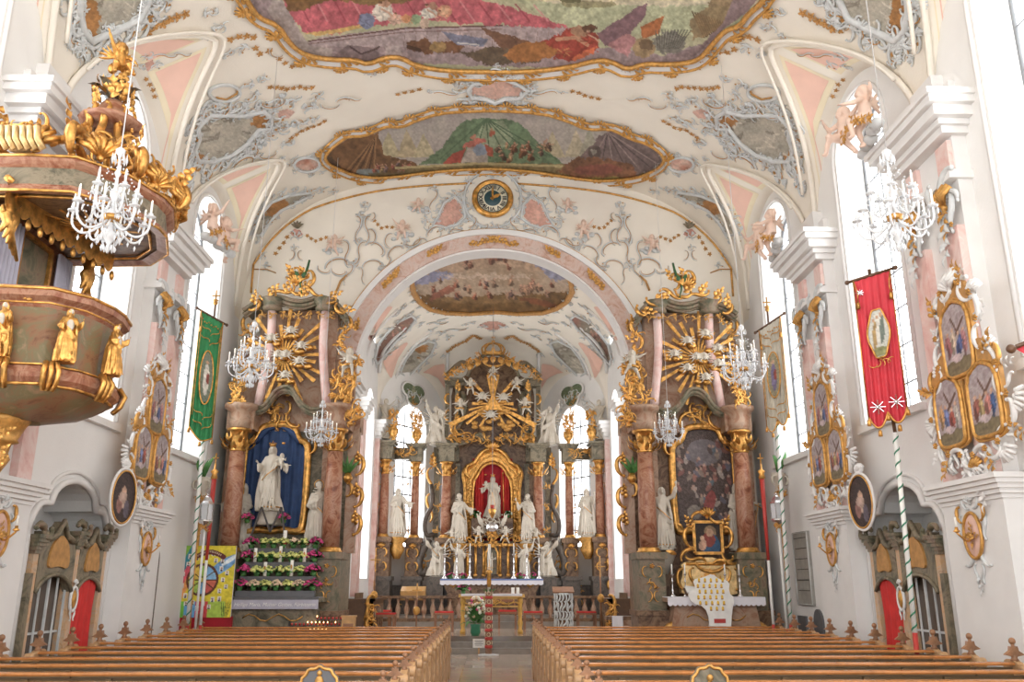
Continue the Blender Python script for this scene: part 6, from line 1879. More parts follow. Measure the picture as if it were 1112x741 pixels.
# white board with rows of flame-shaped lights
q0 = onY(775, 640, 17.95)
t = thing('prayer_board', 'white cut-out board with rows of painted yellow flames before the right side altar', 'board', (q0[0], 17.95, 0))
out = [(-.16, .0), (.30, .0), (.34, .35), (.42, .62), (.30, .72), (.34, .95), (.12, .98), (.0, 1.1), (-.2, 1.02), (-.42, .98), (-.36, .8), (-.55, .72), (-.46, .52), (-.2, .45), (-.12, .2)]
m = MB(); m.prism([(q0[0] + a, .86 + b) for a, b in smooth(out, 1)], (0, 0, 0), V3(1, 0, 0), V3(0, 0, 1), -17.97, -17.95); m.build('board', M['paper'], t)
m = MB(); [m.bar((q0[0] + a, 17.98, 0), (q0[0] + a, 17.98, .9), .03) for a in (-.05, .2)]; m.build('feet', M['iron'], t)
f1 = MB(); f2 = MB()
for i in range(6):
 for j in range(5):
  a, b = -.32 + .12 * j + .03 * (i % 2), .42 + .11 * i
  if inpoly(np.array([a]), np.array([b]), out)[0]: f1.ell((q0[0] + a, 17.945, .86 + b), (.026, .005, .04), 7, 5); f2.ell((q0[0] + a, 17.943, .86 + b - .035), (.03, .004, .014), 7, 4)
x = f1.build('painted_flames', M['yellow'] if 'yellow' in M else mat('yellow', (.85, .55, .05), .5), t); x['kind'] = 'stuff'; x = f2.build('flame_bases', M['ochre'], t); x['kind'] = 'stuff'
m = MB(); m.bb((q0[0] - .03, 17.94, 1.0), (q0[0] + .2, 17.947, 1.08)); m.build('red_label', M['red_paint'], t)
# ------------------------------------------------------------ high altar
A, B, N = V3(1, 0, 0), V3(0, 0, 1), V3(0, -1, 0)
HZ = .78; HY = 31.0
def high_altar():
 t = thing('high_altar', 'great marble and gold high altar with red niche, columns and crown filling the apse', 'altar', (0, 30.6, HZ)); rnd = random.Random(21)
 m = MB(); m.bb((-1.75, HY, HZ), (1.75, HY + .6, 6.9)); m.build('back_wall', M['brown_marble'], t)
 m = MB()
 for s in (-1, 1):
  for x, y, w in ((1.6, 30.15, .36), (2.68, 30.1, .30), (3.66, 29.5, .32)):
   m.bb((s * x - w, y - w, HZ), (s * x + w, y + .5, 1.9)); m.bb((s * x - w - .05, y - w - .05, 1.85), (s * x + w + .05, y + .5, 1.98)); m.bb((s * x - w - .04, y - w - .04, HZ), (s * x + w + .04, y + .5, HZ + .2))
  m.bb((s * 2.0, 30.2, HZ), (s * 3.5, 30.6, 1.7))
 m.build('base_plinths', M['dark_marble'], t)
 for s in (-1, 1):
  for x, y, w in ((1.6, 30.15, .29), (2.68, 30.1, .25), (3.66, 29.5, .27)):
   m = MB(); m.bb((s * x - w, y - w, 1.98), (s * x + w, y + .45, 3.1)); m.bb((s * x - w - .05, y - w - .05, 3.08), (s * x + w + .05, y + .45, 3.25)); m.build('pedestal', M['brown_marble'], t)
 for s in (-1, 1):
  for x, y, r in ((1.6, 30.1, .17), (2.68, 30.1, .14), (3.66, 29.5, .15)): column(t, s * x, y, 3.25, 5.85, r, 'red_marble', .5)
  m = MB(); m.bb((s * 1.15, HY - .12, 3.2), (s * 1.32, HY + .1, 5.9)); m.bb((s * 1.9, HY - .3, 3.2), (s * 2.08, HY + .1, 5.9)); m.build('pilaster_strip', M['grey_marble'], t)
 m = MB()
 for s in (-1, 1):
  for x, y, w in ((1.6, 30.1, .27), (2.68, 30.1, .22), (3.66, 29.5, .24)):
   m.bb((s * x - w, y - w, 5.85), (s * x + w, y + .5, 6.25))
   for k in range(3): m.bb((s * x - w - .06 * k, y - w - .06 * k, 6.25 + .07 * k), (s * x + w + .06 * k, y + .5, 6.33 + .07 * k))
  m.bb((s * 1.2, HY - .4, 5.95), (s * 2.1, HY + .3, 6.45)); m.bb((s * 2.6, 30.1, 5.95), (s * 3.8, 30.35, 6.35))
 m.build('entablature', M['grey_marble'], t)
 # upper storey
 m = MB(); m.prism(smooth([(-1.5, 6.8), (-1.55, 8.95), (-1.1, 9.15), (-.7, 9.5), (-.45, 9.85), (0, 9.98), (.45, 9.85), (.7, 9.5), (1.1, 9.15), (1.55, 8.95), (1.5, 6.8)], 1), (0, 0, 0), A, B, -HY - .5, -HY - .1); m.build('upper_wall', M['brown_marble'], t)
 m = MB()
 for s in (-1, 1):
  m.lathe([(.14, 6.8), (.15, 6.9), (.11, 7.0), (.11, 8.6), (.16, 8.75)], (s * 1.28, HY - .2, 0), 12)
  m.bb((s * 1.05, HY - .3, 8.75), (s * 1.72, HY + .2, 8.92)); m.bb((s * 1.0, HY - .36, 8.92), (s * 1.78, HY + .2, 9.02))
  m.bb((s * 1.6, HY - .1, 6.6), (s * 1.75, HY + .1, 8.8))
 m.build('upper_columns', M['grey_marble'], t)
 m = MB()
 for s in (-1, 1):
  m.tube(smooth([(s * 1.5, HY - .3, 7.0), (s * 1.15, HY - .4, 7.25), (s * .95, HY - .4, 7.9), (s * 1.1, HY - .35, 8.5)], 2, False), .08, 8)
  m.tube(smooth([(s * 1.75, HY - .2, 9.1), (s * 1.3, HY - .25, 9.55), (s * 1.1, HY - .25, 9.65), (s * .9, HY - .2, 9.5)], 2, False), .10, 8)
 m.tube(smooth([(-.95, HY - .25, 9.1), (-.75, HY - .3, 9.6), (-.35, HY - .3, 9.9), (0, HY - .3, 10.0), (.35, HY - .3, 9.9), (.75, HY - .3, 9.6), (.95, HY - .25, 9.1)], 2, False), .07, 8)
 for k, (w, z) in enumerate(((.95, 6.55), (.8, 6.65))): m.tube(smooth([(-w - .9, HY - .4, z - .05), (-w, HY - .45, z), (-w * .6, HY - .45, z + .35), (-w * .3, HY - .45, z + .1)], 2, False), .06, 7); m.tube(smooth([(w + .9, HY - .4, z - .05), (w, HY - .45, z), (w * .6, HY - .45, z + .35), (w * .3, HY - .45, z + .1)], 2, False), .06, 7)
 m.build('curved_mouldings', M['green_marble'], t)
 # crown and crest
 g = MB(); c = V3(0, HY - .35, 9.9)
 for k in range(8):
  a = 2 * pi * k / 8; d = V3(cos(a), sin(a) * .5, 0); g.tube(smooth([c + d * .36, c + d * .46 + B * .22, c + d * .26 + B * .42, c + B * .44], 2, False), .03, 5); g.ell(c + d * .38 + B * .08, .06)
  leaf(g, c + d * .38 - B * .05, B + d * .3, d, .3, .15)
 g.lathe([(.36, 0), (.38, .05), (.36, .1)], c, 14, 1, .5); g.ell(c + B * .5, .07); g.bar(c + B * .55, c + B * .75, .03); g.bar(c + B * .66 - A * .07, c + B * .66 + A * .07, .03)
 for k in range(7): leaf(g, V3(-.75 + .25 * k, HY - .4, 9.55 + .3 * sin(pi * k / 6)), -B * .8 + A * (k - 3) * .15, N, .32, .22)
 scroll(g, V3(0, HY - .4, 9.75), A, B, N, 1.2, 0, 'C', 1, .05); g.build('gilt_crown', M['gold_dull'], t)
 # glory
 g = MB(); o = V3(0, HY - .62, 8.0)
 tri = [(-.34, -.25), (.34, -.25), (0, .32)]
 for a_, L, w in ((90, 1.15, .10), (100, 1.1, .05), (80, 1.1, .05), (-27, 1.75, .09), (207, 1.75, .09), (-38, 1.2, .05), (218, 1.2, .05), (48, 1.15, .07), (132, 1.15, .07), (30, .8, .05), (150, .8, .05), (0, .75, .06), (180, .75, .06), (-62, .95, .05), (242, .95, .05), (-15, .9, .04), (195, .9, .04)):
  a = radians(a_); d = A * cos(a) + B * sin(a); sd = np.cross(d, N); pts = [o + d * .2 - sd * w * .4, o + d * .2 + sd * w * .4, o + d * L + sd * w, o + d * L - sd * w]
  g.add(pts + [q - N * .03 for q in pts], [(3, 2, 1, 0), (4, 5, 6, 7), (0, 1, 5, 4), (1, 2, 6, 5), (2, 3, 7, 6), (3, 0, 4, 7)], False)
 g.prism(tri, o + N * .08, A, B, -.02, .05); g.build('gilt_glory', M['gold'], t)
 g = MB()
 for k in range(26):
  a = rnd.uniform(0, 6.3); r = rnd.uniform(.15, .6); g.ell(o + A * cos(a) * r + B * (sin(a) * r * .8 - .25) + N * .05, (rnd.uniform(.09, .16), .07, .07), 7, 5)
 for k in range(16): g.ell(V3(rnd.uniform(-.75, .75), HY - .6, rnd.uniform(7.05, 7.35)), (.13, .09, .08), 7, 5)
 g.build('gilt_clouds', M['gold_dull'], t)
 for dx, dz in ((-.38, .25), (.38, .22), (-.08, -.42)): statue('cherub_head', 'cherub', '', '', o + A * dx + B * dz + N * .2, .4, pi, parent=t)
 # gilt decoration
 g = MB()
 for s in (-1, 1):
  for z in (6.75, 7.1, 7.6, 8.2): scroll(g, V3(s * (1.35 if z < 7.5 else 1.6), HY - .45, z), A, B, N, .5, pi / 2, 'C', s, .045)
  for z in (7.3, 8.0, 8.5): spray(g, V3(s * 1.28, HY - .45, z), A, B, N, .4, pi / 2, 6, .4)
  rocaille(g, g, V3(s * 1.15, HY - .5, 6.95), A, B, N, .6, rnd, 1, 3)
  for x, y in ((1.6, 29.75), (2.68, 29.78), (3.66, 29.15)):
   for z in (2.75, 2.3): 
    for k in (-1, 1): scroll(g, V3(s * x + .1 * k, y, z), A, B, N, .35, pi / 2 + k * .2, 'C', k, .03)
   shell(g, V3(s * x, y, 2.9), A, B, N, .16)
  for k in range(9): rocaille(g, g, V3(s * (1.35 + .3 * k if k > 4 else .3 + .28 * k), 29.75 if k > 4 else HY - .5, 6.15 if k > 4 else 6.75), A, B, N, .36, rnd, 1, 3)
  for x, y in ((1.6, 29.9), (2.68, 29.93), (3.66, 29.33)):
   for z in (1.2, 1.55, 3.5, 4.3, 5.0): rocaille(g, g, V3(s * (x + .27), y, z), A, B, N, .26, rnd, 1, 2)
  for k in range(6): rocaille(g, g, V3(s * (.55 + .22 * k), HY - .5, 9.75 - .14 * k), A, B, N, .34, rnd, 1, 3)
  # volutes beside the main storey
  for z in (5.2, 4.3): scroll(g, V3(s * 2.15, 30.4, z), A, B, N, 1.1, pi / 2, 'S', s, .05)
  scroll(g, V3(s * 3.92, 29.3, 5.0), A, B, N, .8, pi / 2, 'S', s, .04); spray(g, V3(s * 2.1, 30.35, 5.7), A, B, N, .5, pi / 2, 6, .4)
  for k in range(4): rocaille(g, g, V3(s * (2.2 + .15 * k), 30.1, 2.2 + .25 * k), A, B, N, .45, rnd, 1, 2)
  for z in (1.1, 1.6, 2.3): scroll(g, V3(s * 3.9, 29.1, z), A, B, N, .6, pi / 2, 'S', -s, .06)
 g.build('gilt_scrollwork', M['gold'], t)
 for s in (-1, 1):
  m = MB(); m.tube(smooth([(s * 2.0, 30.35, 3.4), (s * 2.3, 30.3, 3.3), (s * 2.35, 30.3, 3.9), (s * 2.05, 30.35, 4.4), (s * 2.15, 30.35, 5.1)], 2, False), .08, 7)
  m.tube(smooth([(s * 2.15, 30.0, 2.2), (s * 2.4, 29.9, 2.0), (s * 2.5, 29.9, 2.5), (s * 2.15, 30.0, 3.2)], 2, False), .13, 8); m.build('dark_volute', M['dark_marble'], t)
 # niche
 m = MB(); m.bb((-.72, HY - .03, 3.2), (.72, HY + .0, 6.1)); m.build('niche_back', M['crimson'], t)
 m = MB()
 for s in (-1, 1): m.grid([[(s * (.3 + .34 * k / 12), HY - .1 + .05 * sin(k * 1.7), z) for k in range(13)] for z in (3.3, 4.5, 5.8)])
 m.build('niche_curtain', M['red_cloth'], t)
 g = MB()
 out = smooth([(-.95, 3.25), (-.95, 5.15), (-1.08, 5.45), (-.95, 5.8), (-.62, 5.9), (-.5, 6.2), (-.2, 6.42), (.2, 6.42), (.5, 6.2), (.62, 5.9), (.95, 5.8), (1.08, 5.45), (.95, 5.15), (.95, 3.25)], 2, False)
 inn = smooth([(-.7, 3.25), (-.7, 5.2), (-.5, 5.5), (-.4, 5.75), (0, 5.95), (.4, 5.75), (.5, 5.5), (.7, 5.2), (.7, 3.25)], 2, False); io = resample(inn, len(out)); oo = resample(out, len(out))
 g.grid([[(a, HY - .15, b) for a, b in io], [(a, HY - .28, b) for a, b in (io * .7 + oo * .3)], [(a, HY - .2, b) for a, b in (io * .4 + oo * .6)], [(a, HY - .32, b) for a, b in oo], [(a * 1.04, HY, b) for a, b in oo]])
 for q, r in ((oo, .07), (io, .05), (io * .5 + oo * .5, .035)): g.tube([(a, HY - .3, b) for a, b in q], r, 6)
 for s in (-1, 1):
  for z in (3.5, 3.9, 4.4, 4.9): spray(g, V3(s * .82, HY - .35, z), A, B, N, .38, pi / 2, 6, .5)
  rocaille(g, g, V3(s * .9, HY - .4, 3.4), A, B, N, .5, rnd, 1, 3); scroll(g, V3(s * .8, HY - .35, 5.6), A, B, N, .6, pi / 2, 'C', s, .07)
 shell(g, V3(0, HY - .35, 6.35), A, B, N, .35); g.build('niche_frame', M['gold'], t)
 # altar stage behind the table: tabernacle zone
 m = MB(); m.bb((-1.35, 30.0, HZ), (1.35, 30.5, 2.0)); m.bb((-1.25, 30.1, 2.0), (1.25, 30.6, 3.0)); m.build('tabernacle_base', M['brown_marble'], t)
 g = MB()
 for k in range(7):
  x = -.84 + .28 * k
  if abs(x) < .1: continue
  g.tube(smooth([(x, 29.95, 2.0), (x * .98, 29.9, 2.45), (x, 29.95, 2.95)], 1, False), .05, 7); g.ell((x, 29.9, 3.0), (.08, .06, .06)); g.ell((x, 29.9, 2.02), (.08, .06, .06))
 g.bb((-1.0, 29.9, 2.98), (1.0, 30.1, 3.06)); g.tube([(-.2, 29.82, 2.05), (-.2, 29.82, 2.75), (-.1, 29.82, 2.95), (.1, 29.82, 2.95), (.2, 29.82, 2.75), (.2, 29.82, 2.05)], .04, 6)
 for s in (-1, 1):
  for k in range(3): rocaille(g, g, V3(s * (.5 + .3 * k), 29.85, 3.15 + .05 * k), A, B, N, .4, rnd, 1, 2)
  scroll(g, V3(s * 1.05, 29.85, 2.5), A, B, N, .8, pi / 2, 'C', s, .05)
 for k in range(3): rocaille(g, g, V3(0, 29.85, 3.15 + .15 * k), A, B, N, .4, rnd, 1, 3)
 g.build('tabernacle_gilding', M['gold'], t)
 m = MB(); m.bb((-.17, 29.88, 2.05), (.17, 29.95, 2.85)); m.build('tabernacle_door', M['green_marble'], t)
 m = MB(); m.bar((0, 29.8, 2.1), (0, 29.8, 2.75), .03); m.bar((-.15, 29.8, 2.55), (.15, 29.8, 2.55), .03); m.tube([(0, 29.76, 2.15), (0, 29.75, 2.5)], .03, 6); m.tube([(-.14, 29.76, 2.6), (0, 29.76, 2.5), (.14, 29.76, 2.6)], .018, 5); m.ell((0, 29.75, 2.6), .035); m.build('crucifix', M['ivory'], t)
 w = MB(); rn = random.Random(6)
 for k in range(9):
  a = 2 * pi * k / 9; rocaille(w, w, V3(.32 * cos(a), 29.95, 3.65 + .22 * sin(a)), A, B, N, .3, rn, 0, 2)
 for s in (-1, 1): leaf(w, V3(s * .3, 29.9, 3.6), B + A * s * .5, N, .5, .15); w.lathe([(.03, 0), (.02, .35)], (s * .42, 29.85, 3.7), 6)
 w.build('white_rocaille', M['ivory'], t)
 g = MB(); g.lathe([(.001, .05), (.18, .05), (.2, 0)], (0, 29.8, 3.6), 14, 1.1, .8, ax=(A, B, N)); g.build('silver_relief', M['silver'], t)
 # altar table
 m = MB(); m.prism([(-1.55, HZ), (-1.6, HZ + .1), (-1.42, HZ + .3), (-1.45, HZ + .7), (-1.62, HZ + 1.0), (1.62, HZ + 1.0), (1.45, HZ + .7), (1.42, HZ + .3), (1.6, HZ + .1), (1.55, HZ)], (0, 0, 0), A, B, -29.7, -29.05); m.bb((-1.7, 28.95, HZ + 1.0), (1.7, 30.0, HZ + 1.1)); m.build('altar_table', M['brown_marble'], t)
 g = MB()
 for k in (-1, 1): shell(g, V3(k * 1.25, 29.02, HZ + .85), A, B, N, .16); scroll(g, V3(k * .3, 29.02, HZ + .4), A, B, N, .6, 0, 'S', k, .03)
 shell(g, V3(0, 29.02, HZ + .3), A, B, N, .22); g.build('gilt_relief', M['gold_dull'], t)
 return t
if 'gold_pale' not in M: mat('gold_pale', (.80, .56, .26), .4, .6, var=.25, scale=12, bump=.4)
HA = high_altar()
cloth('altar_cloth', 'white altar cloth with blue border on the high altar table', 0, 1.68, 28.93, 29.98, HZ + 1.105, .16, M['lace'], M['blue_trim'], lace=True)
# statues
SZ = 1.62
statue('saint_statue', 'saint_veil', 'white veiled saint between the inner left column and the red niche of the high altar', 'statue', (-1.13, 29.95, 3.12), SZ, pi + .2, extra=gold_hem)
statue('saint_statue', 'saint_f', 'white saint with gilt object between the inner right column and the red niche', 'statue', (1.2, 29.95, 3.12), SZ, pi - .2, extra=gold_wand)
statue('bishop_statue', 'saint_m', 'white saint before the outer left columns and window of the high altar', 'statue', (-3.18, 29.55, 3.3), 1.6, pi + .3, extra=gold_hem)
statue('bishop_statue', 'bishop', 'white robed saint before the outer right columns and window of the high altar', 'statue', (3.22, 29.55, 3.3), 1.6, pi - .3, extra=gold_hem)
statue('madonna_statue', 'madonna', 'white Madonna with Child and gilt rays standing in the red niche of the high altar', 'statue', (0, 30.7, 4.0), 1.45, pi, extra=lambda t, L, s: (crown_madonna(t, L, s), gold_staff(t, L, s)))
for x, y in ((-1.13, 29.95), (1.2, 29.95), (-3.18, 29.55), (3.22, 29.55), (0, 30.7)):
 z = 3.05 if abs(x) > .5 and abs(x) < 2 else (3.24 if abs(x) > 2 else 3.94)
 b = MB(); b.lathe([(.1, z - .7), (.25, z - .4), (.2, z - .2), (.34, z - .02), (.34, z)], (x, y, 0), 12); b.build('statue_console', M['gold_dull'], HA)
statue('angel_statue', 'angel', 'white kneeling winged angel at the left end of the high altar table', 'statue', (-1.85, 29.6, 2.0), 1.4, pi - .6, extra=gold_hem)
statue('angel_statue', 'angel', 'white kneeling winged angel at the right end of the high altar table', 'statue', (1.85, 29.6, 2.0), 1.4, pi + .6, mirror=True, extra=gold_hem)
statue('angel_statue', 'angel_stand', 'small white angel left of the tabernacle on the high altar table', 'statue', (-1.12, 29.55, 1.95), 1.1, pi - .3)
statue('angel_statue', 'angel_stand', 'small white angel right of the tabernacle on the high altar table', 'statue', (1.12, 29.55, 1.95), 1.1, pi + .3, mirror=True)
m = MB(); [m.bb((s * 1.6, 29.3, HZ), (s * 2.15, 29.95, 1.95)) for s in (-1, 1)]; m.build('angel_plinths', M['dark_marble'], HA)
for x, z, k, w, h in ((-.45, 3.3, 'putto_a', 'left of the silver relief above the tabernacle', .62), (.45, 3.3, 'putto_b', 'right of the silver relief above the tabernacle', .62), (-.8, 8.55, 'putto_a', 'upper left of the gilt triangle', .7), (.85, 8.6, 'putto_b', 'upper right of the gilt triangle', .7), (-1.15, 7.8, 'putto_c', 'lower left of the gilt triangle', .7), (1.15, 7.85, 'putto_c', 'lower right of the gilt triangle', .7), (.0, 9.05, 'putto_b', 'directly above the gilt triangle, under the crown', .6), (-1.35, 3.25, 'putto_c', 'at the feet of the veiled saint', .6), (1.5, 3.25, 'putto_a', 'at the feet of the saint with gilt object', .6)):
 statue('putto', k, 'small white putto, high altar, %s' % w, 'putto', (x, HY - (.75 if z > 7 else 1.25), z), h, pi, mirror=x > 0 and k == 'putto_c')
for x, y, z, k, w, h in ((-2.0, 30.1, 6.5, 'angel', 'over the inner left columns beside the window head', 1.7), (2.0, 30.1, 6.5, 'angel', 'over the inner right columns beside the window head', 1.7), (-3.75, 29.5, 6.6, 'angel_stand', 'atop the outermost left column of the high altar', 1.4), (3.75, 29.5, 6.6, 'angel_stand', 'atop the outermost right column of the high altar', 1.4)):
 statue('angel_statue', k, 'white angel %s' % w, 'statue', (x, y, z), h, pi, mirror=x > 0)
# gilt vases over the outer columns, bouquets and candlesticks
def vase(lab, c, s=1.0):
 t = thing('gilt_vase', lab, 'vase', c); m = MB(); m.lathe([(.12, 0), (.05, .08), (.16, .25), (.18, .4), (.08, .5), (.13, .56)], c, 12); m.build('vase_body', M['gold'], t)
 g = MB(); rn = random.Random(int(c[0] * 100)); 
 for k in range(14):
  q = V3(*c) + V3(rn.uniform(-.16, .16), 0, .55 + .5 * rn.random()); flower(g, q, N, .07)
 for k in range(3): rocaille(g, g, V3(*c) + V3(0, -.1, .3 + .3 * k), A, B, N, .4, rn, 1, 2)
 g.build('gilt_flowers', M['gold'], t)
for s, w in ((-1, 'left'), (1, 'right')):
 vase('gilt vase of flowers over the %s window column pair of the high altar' % w, (s * 2.68, 30.05, 6.47)); vase('gilt rocaille vase above the outer %s column beneath an angel' % w, (s * 3.42, 29.35, 6.47))
c1 = None
for k, (x, w) in enumerate(((-1.55, 'outermost left'), (-1.15, 'second from the left end'), (-.72, 'left, closest to the tabernacle'), (.72, 'right, closest to the tabernacle'), (1.15, 'second from the right end'), (1.55, 'outermost right'))):
 lab = 'silver candlestick on the high altar, %s' % w
 if c1 is None: c1 = candlestick(lab, (x, 29.1, 1.9), .78, 'silver candlesticks on the high altar', wax=.35)
 else: dup(c1, (x, 29.1, 1.9), 0, lab)
q = None
for k, (x, w) in enumerate(((-1.35, 'beside the outermost left candlestick'), (-.95, 'between the two left candlesticks'), (.95, 'between the two right candlesticks'), (1.35, 'beside the outermost right candlestick'))):
 q = potted('potted_flowers', 'small pot of pink flowers on the high altar, %s' % w, (x, 29.2, 1.9), .13, 'bloom_pink', 'flower pots on the high altar', 12, k)
for s, w in ((-1, 'left'), (1, 'right')): potted('white_bouquet', 'pot of white flowers at the %s foot of the niche Madonna' % w, (s * .55, 30.4, 3.95), .2, 'bloom_white', 'white bouquets in the high altar niche', 16, 3)
b = MB(); b.bb((-.72, 30.25, 3.3), (.72, 30.95, 3.93)); b.build('niche_step', M['brown_marble'], HA)

# green trefoil paintings over the apse windows, stucco around
for s, w in ((-1, 'left'), (1, 'right')):
 u = 459 if s < 0 else 614
 cA = V3(s * CW, CY, 0); cB = V3(s * BX, BY, 0); dW = nz(cB - cA); nW = nz(np.cross(dW, B)); nW = nW if nW[1] < 0 else -nW
 mid = cA + dW * Lc * .46 + nW * .05
 P = lambda a, b: mid + dW * a * s + B * b
 t = thing('trefoil_painting', 'green trefoil painting above the apse window %s of the high altar' % w, 'painting', P(0, 8.5))
 tre = [(cos(a) * (.36 + .2 * abs(cos(1.5 * (a - pi / 2)))) * 1.25, sin(a) * (.36 + .2 * abs(cos(1.5 * (a - pi / 2)))) * .8) for a in np.linspace(0, 2 * pi, 40)[:-1]]
 def d(cv): cv.fill((.42, .48, .33), (.3, .36, .25), 1.2); cv.blob(0, -.05, .12, .25, (.55, .55, .42), 1, 0, .02); cv.blob(.2, .1, .15, .1, (.5, .5, .36), .8, 0, .02)
 painting('painting', tre, .03, lambda u_, v_: P(u_, 8.5 - v_), d, t, unit=.02)
 m = MB(); m.tube([P(a * 1.06, 8.5 - b * 1.06) + nW * .02 for a, b in tre], .04, 6, closed=True); m.build('stucco_rim', M['white'], t)
 m = MB(); g = MB(); rn = random.Random(8 + s)
 for k in range(11):
  a = pi * k / 10; rocaille(m, g, P(1.0 * cos(a), 7.5 + 1.0 * sin(a)), dW * s, B, nW, .34, rn, .5, 1)
 for k in range(5): rocaille(g, g, P(rn.uniform(-.15, .15), 8.25 - .22 * k), dW * s, B, nW, .3, rn, 1, 1)
 m.build('stucco_scrolls', M['stucco'], t); g.build('gilding', M['gold_dull'], t)

# ------------------------------------------------------------ balustrade and choir furniture
for s, w in ((-1, 'left'), (1, 'right')):
 t = thing('altar_rail', 'red-brown marble baluster rail before the high altar, %s of the gap' % w, 'balustrade', (s * 2.3, 28.3, .62))
 x0, x1 = s * .9, s * 3.9
 m = MB(); m.bb((x0, 28.18, 1.3), (x1, 28.44, 1.38)); m.bb((x0, 28.2, .60), (x1, 28.42, .70)); m.build('rail', M['brown_marble'], t)
 for k in range(11):
  x = x0 + (x1 - x0) * (k + .5) / 11
  b = MB(); b.lathe([(.06, .7), (.06, .73), (.04, .76), (.085, .92), (.09, .98), (.045, 1.12), (.035, 1.18), (.055, 1.24), (.06, 1.3)], (x, 28.31, 0), 12); b.build('baluster', M['rose_marble'], t)
# people's altar
t = thing('wooden_altar_table', 'honey-coloured wooden altar table with carved apron in front of the chancel', 'altar table', (0, 25.2, .41)); oy = 25.2
MB().bb((-.92, oy - .35, 1.38), (.92, oy + .35, 1.46)).build('table_top', M['honey'] if 'honey' in M else mat('honey', (.62, .36, .08), .4, .1, var=.2), t)
for x in (-.8, .8):
 for y in (oy - .25, oy + .25):
  m = MB(); m.lathe([(.07, .412), (.07, .5), (.04, .55), (.07, .7), (.045, .8), (.06, 1.1), (.05, 1.2), (.07, 1.25), (.07, 1.38)], (x, y, 0), 10); m.build('leg', M['honey'], t)
m = MB(); m.bb((-.85, oy - .27, 1.12), (.85, oy - .24, 1.16)); m.bb((-.85, oy - .27, 1.33), (.85, oy - .24, 1.38))
for k in range(9): scroll(m, V3(-.72 + .18 * k, oy - .28, 1.24), A, B, N, .24, (k % 2) * .8, 'S', 1, .02)
m.build('carved_apron', M['honey'], t)
cloth('altar_cloth', 'narrow white cloth hanging over the front of the wooden altar table', 0, .85, oy - .36, oy + .3, 1.465, .05, M['lace'], lace=False)
for x, w in ((.6, 'left'), (.74, 'right')): candle('short white candle on the wooden altar table, %s one of the pair' % w, (x, oy, 1.48), .16, .045, stripe=False)
potted('altar_bouquet', 'small bouquet of pink and white flowers on the left end of the wooden altar table', (-.8, oy, 1.47), .22, 'bloom_pink', None, 20, 4)
# big vase arrangement
t = thing('flower_arrangement', 'large arrangement of white, orange and green stems in a dark vase before the wooden altar', 'flowers', (-.43, 24.3, .41)); rn = random.Random(7)
m = MB(); m.lathe([(.10, .412), (.14, .5), (.12, .62), (.15, .70)], (-.43, 24.3, 0), 12); m.build('vase', M['green_paint'], t)
lf = MB()
for k in range(60):
 a = rn.uniform(0, 6.3); d = V3(cos(a), sin(a), rn.uniform(-.5, 1.6)); leaf(lf, V3(-.43, 24.3, .75) + nz(d) * .1, d, B, rn.uniform(.25, .5), .07)
lf.build('foliage', M['leaf'], t)
for nm, mt, n in (('white_blossoms', 'bloom_white', 26), ('orange_blossoms', 'bloom_peach', 22), ('pink_blossoms', 'bloom_pink', 8)):
 f = MB()
 for k in range(n):
  a = rn.uniform(0, 6.3); b_ = rn.uniform(-.2, 1.5); r = rn.uniform(.2, .36); f.ell((-.43 + r * cos(a) * cos(b_), 24.3 + r * sin(a) * cos(b_) - .05, .98 + .42 * sin(b_)), (.045, .045, .04), 7, 5)
 x = f.build(nm, M[mt], t); x['kind'] = 'stuff'
# sign
t = thing('notice_sign', 'small white printed notice leaning on the front of the chancel step', 'sign', (-.37, 23.35, 0)); q = onY(520, 699, 23.36)
m = MB(); m.bb((q[0] - .155, 23.35, q[2] - .11), (q[0] + .155, 23.37, q[2] + .11)); m.build('card', M['paper'], t)
m = MB()
for k in range(4): m.bb((q[0] - .11 + .02 * (k % 2), 23.343, q[2] + .055 - .035 * k), (q[0] + .11 - .03 * (k % 2), 23.349, q[2] + .065 - .035 * k))
m.build('printed_lines', M['slate'], t); m = MB(); m.bb((q[0] - .02, 23.37, 0), (q[0] + .02, 23.39, q[2])); m.build('stake', M['oak'], t)
# carved paschal candle stand
t = thing('paschal_candle_stand', 'tall carved red and cream column stand with a wreath on the central aisle', 'candle stand', (-.07, 23.0, 0)); cx, cy = -.07, 23.0
MB().lathe([(.26, 0), (.27, .03), (.12, .05)], (cx, cy, 0), 20).build('foot', M['stucco'], t)
m = MB(); m.lathe([(.085, .05), (.085, 1.5), (.12, 1.54)], (cx, cy, 0), 16); m.build('shaft', M['rose_marble'], t)
m = MB(); m2 = MB()
for k in range(7):
 z = .18 + .2 * k; m.lathe([(.09, z), (.1, z + .02), (.1, z + .05), (.09, z + .07)], (cx, cy, 0), 16)
 for a in range(4): 
  aa = -pi / 2 + a * pi / 2; m2.tube([V3(cx, cy, z + .13) + V3(.09 * cos(aa), .09 * sin(aa), 0) + (V3(-sin(aa), cos(aa), 0) * cos(j * pi / 4) + B * sin(j * pi / 4)) * .045 for j in range(8)], .009, 5, closed=True)
m.build('red_bands', M['red_paint'], t); m2.build('cream_rings', M['cream'], t)
w = MB(); 
for k in range(30): a = k * .7; leaf(w, V3(cx + .12 * cos(a), cy + .12 * sin(a), 1.55), V3(cos(a), sin(a), .4), B, .12, .05)
w.build('leaf_wreath', M['leaf'], t)
m = MB(); m.lathe([(.038, 1.55), (.036, 2.75)], (cx, cy, 0), 12); m.build('paschal_candle', M['candle'], t)
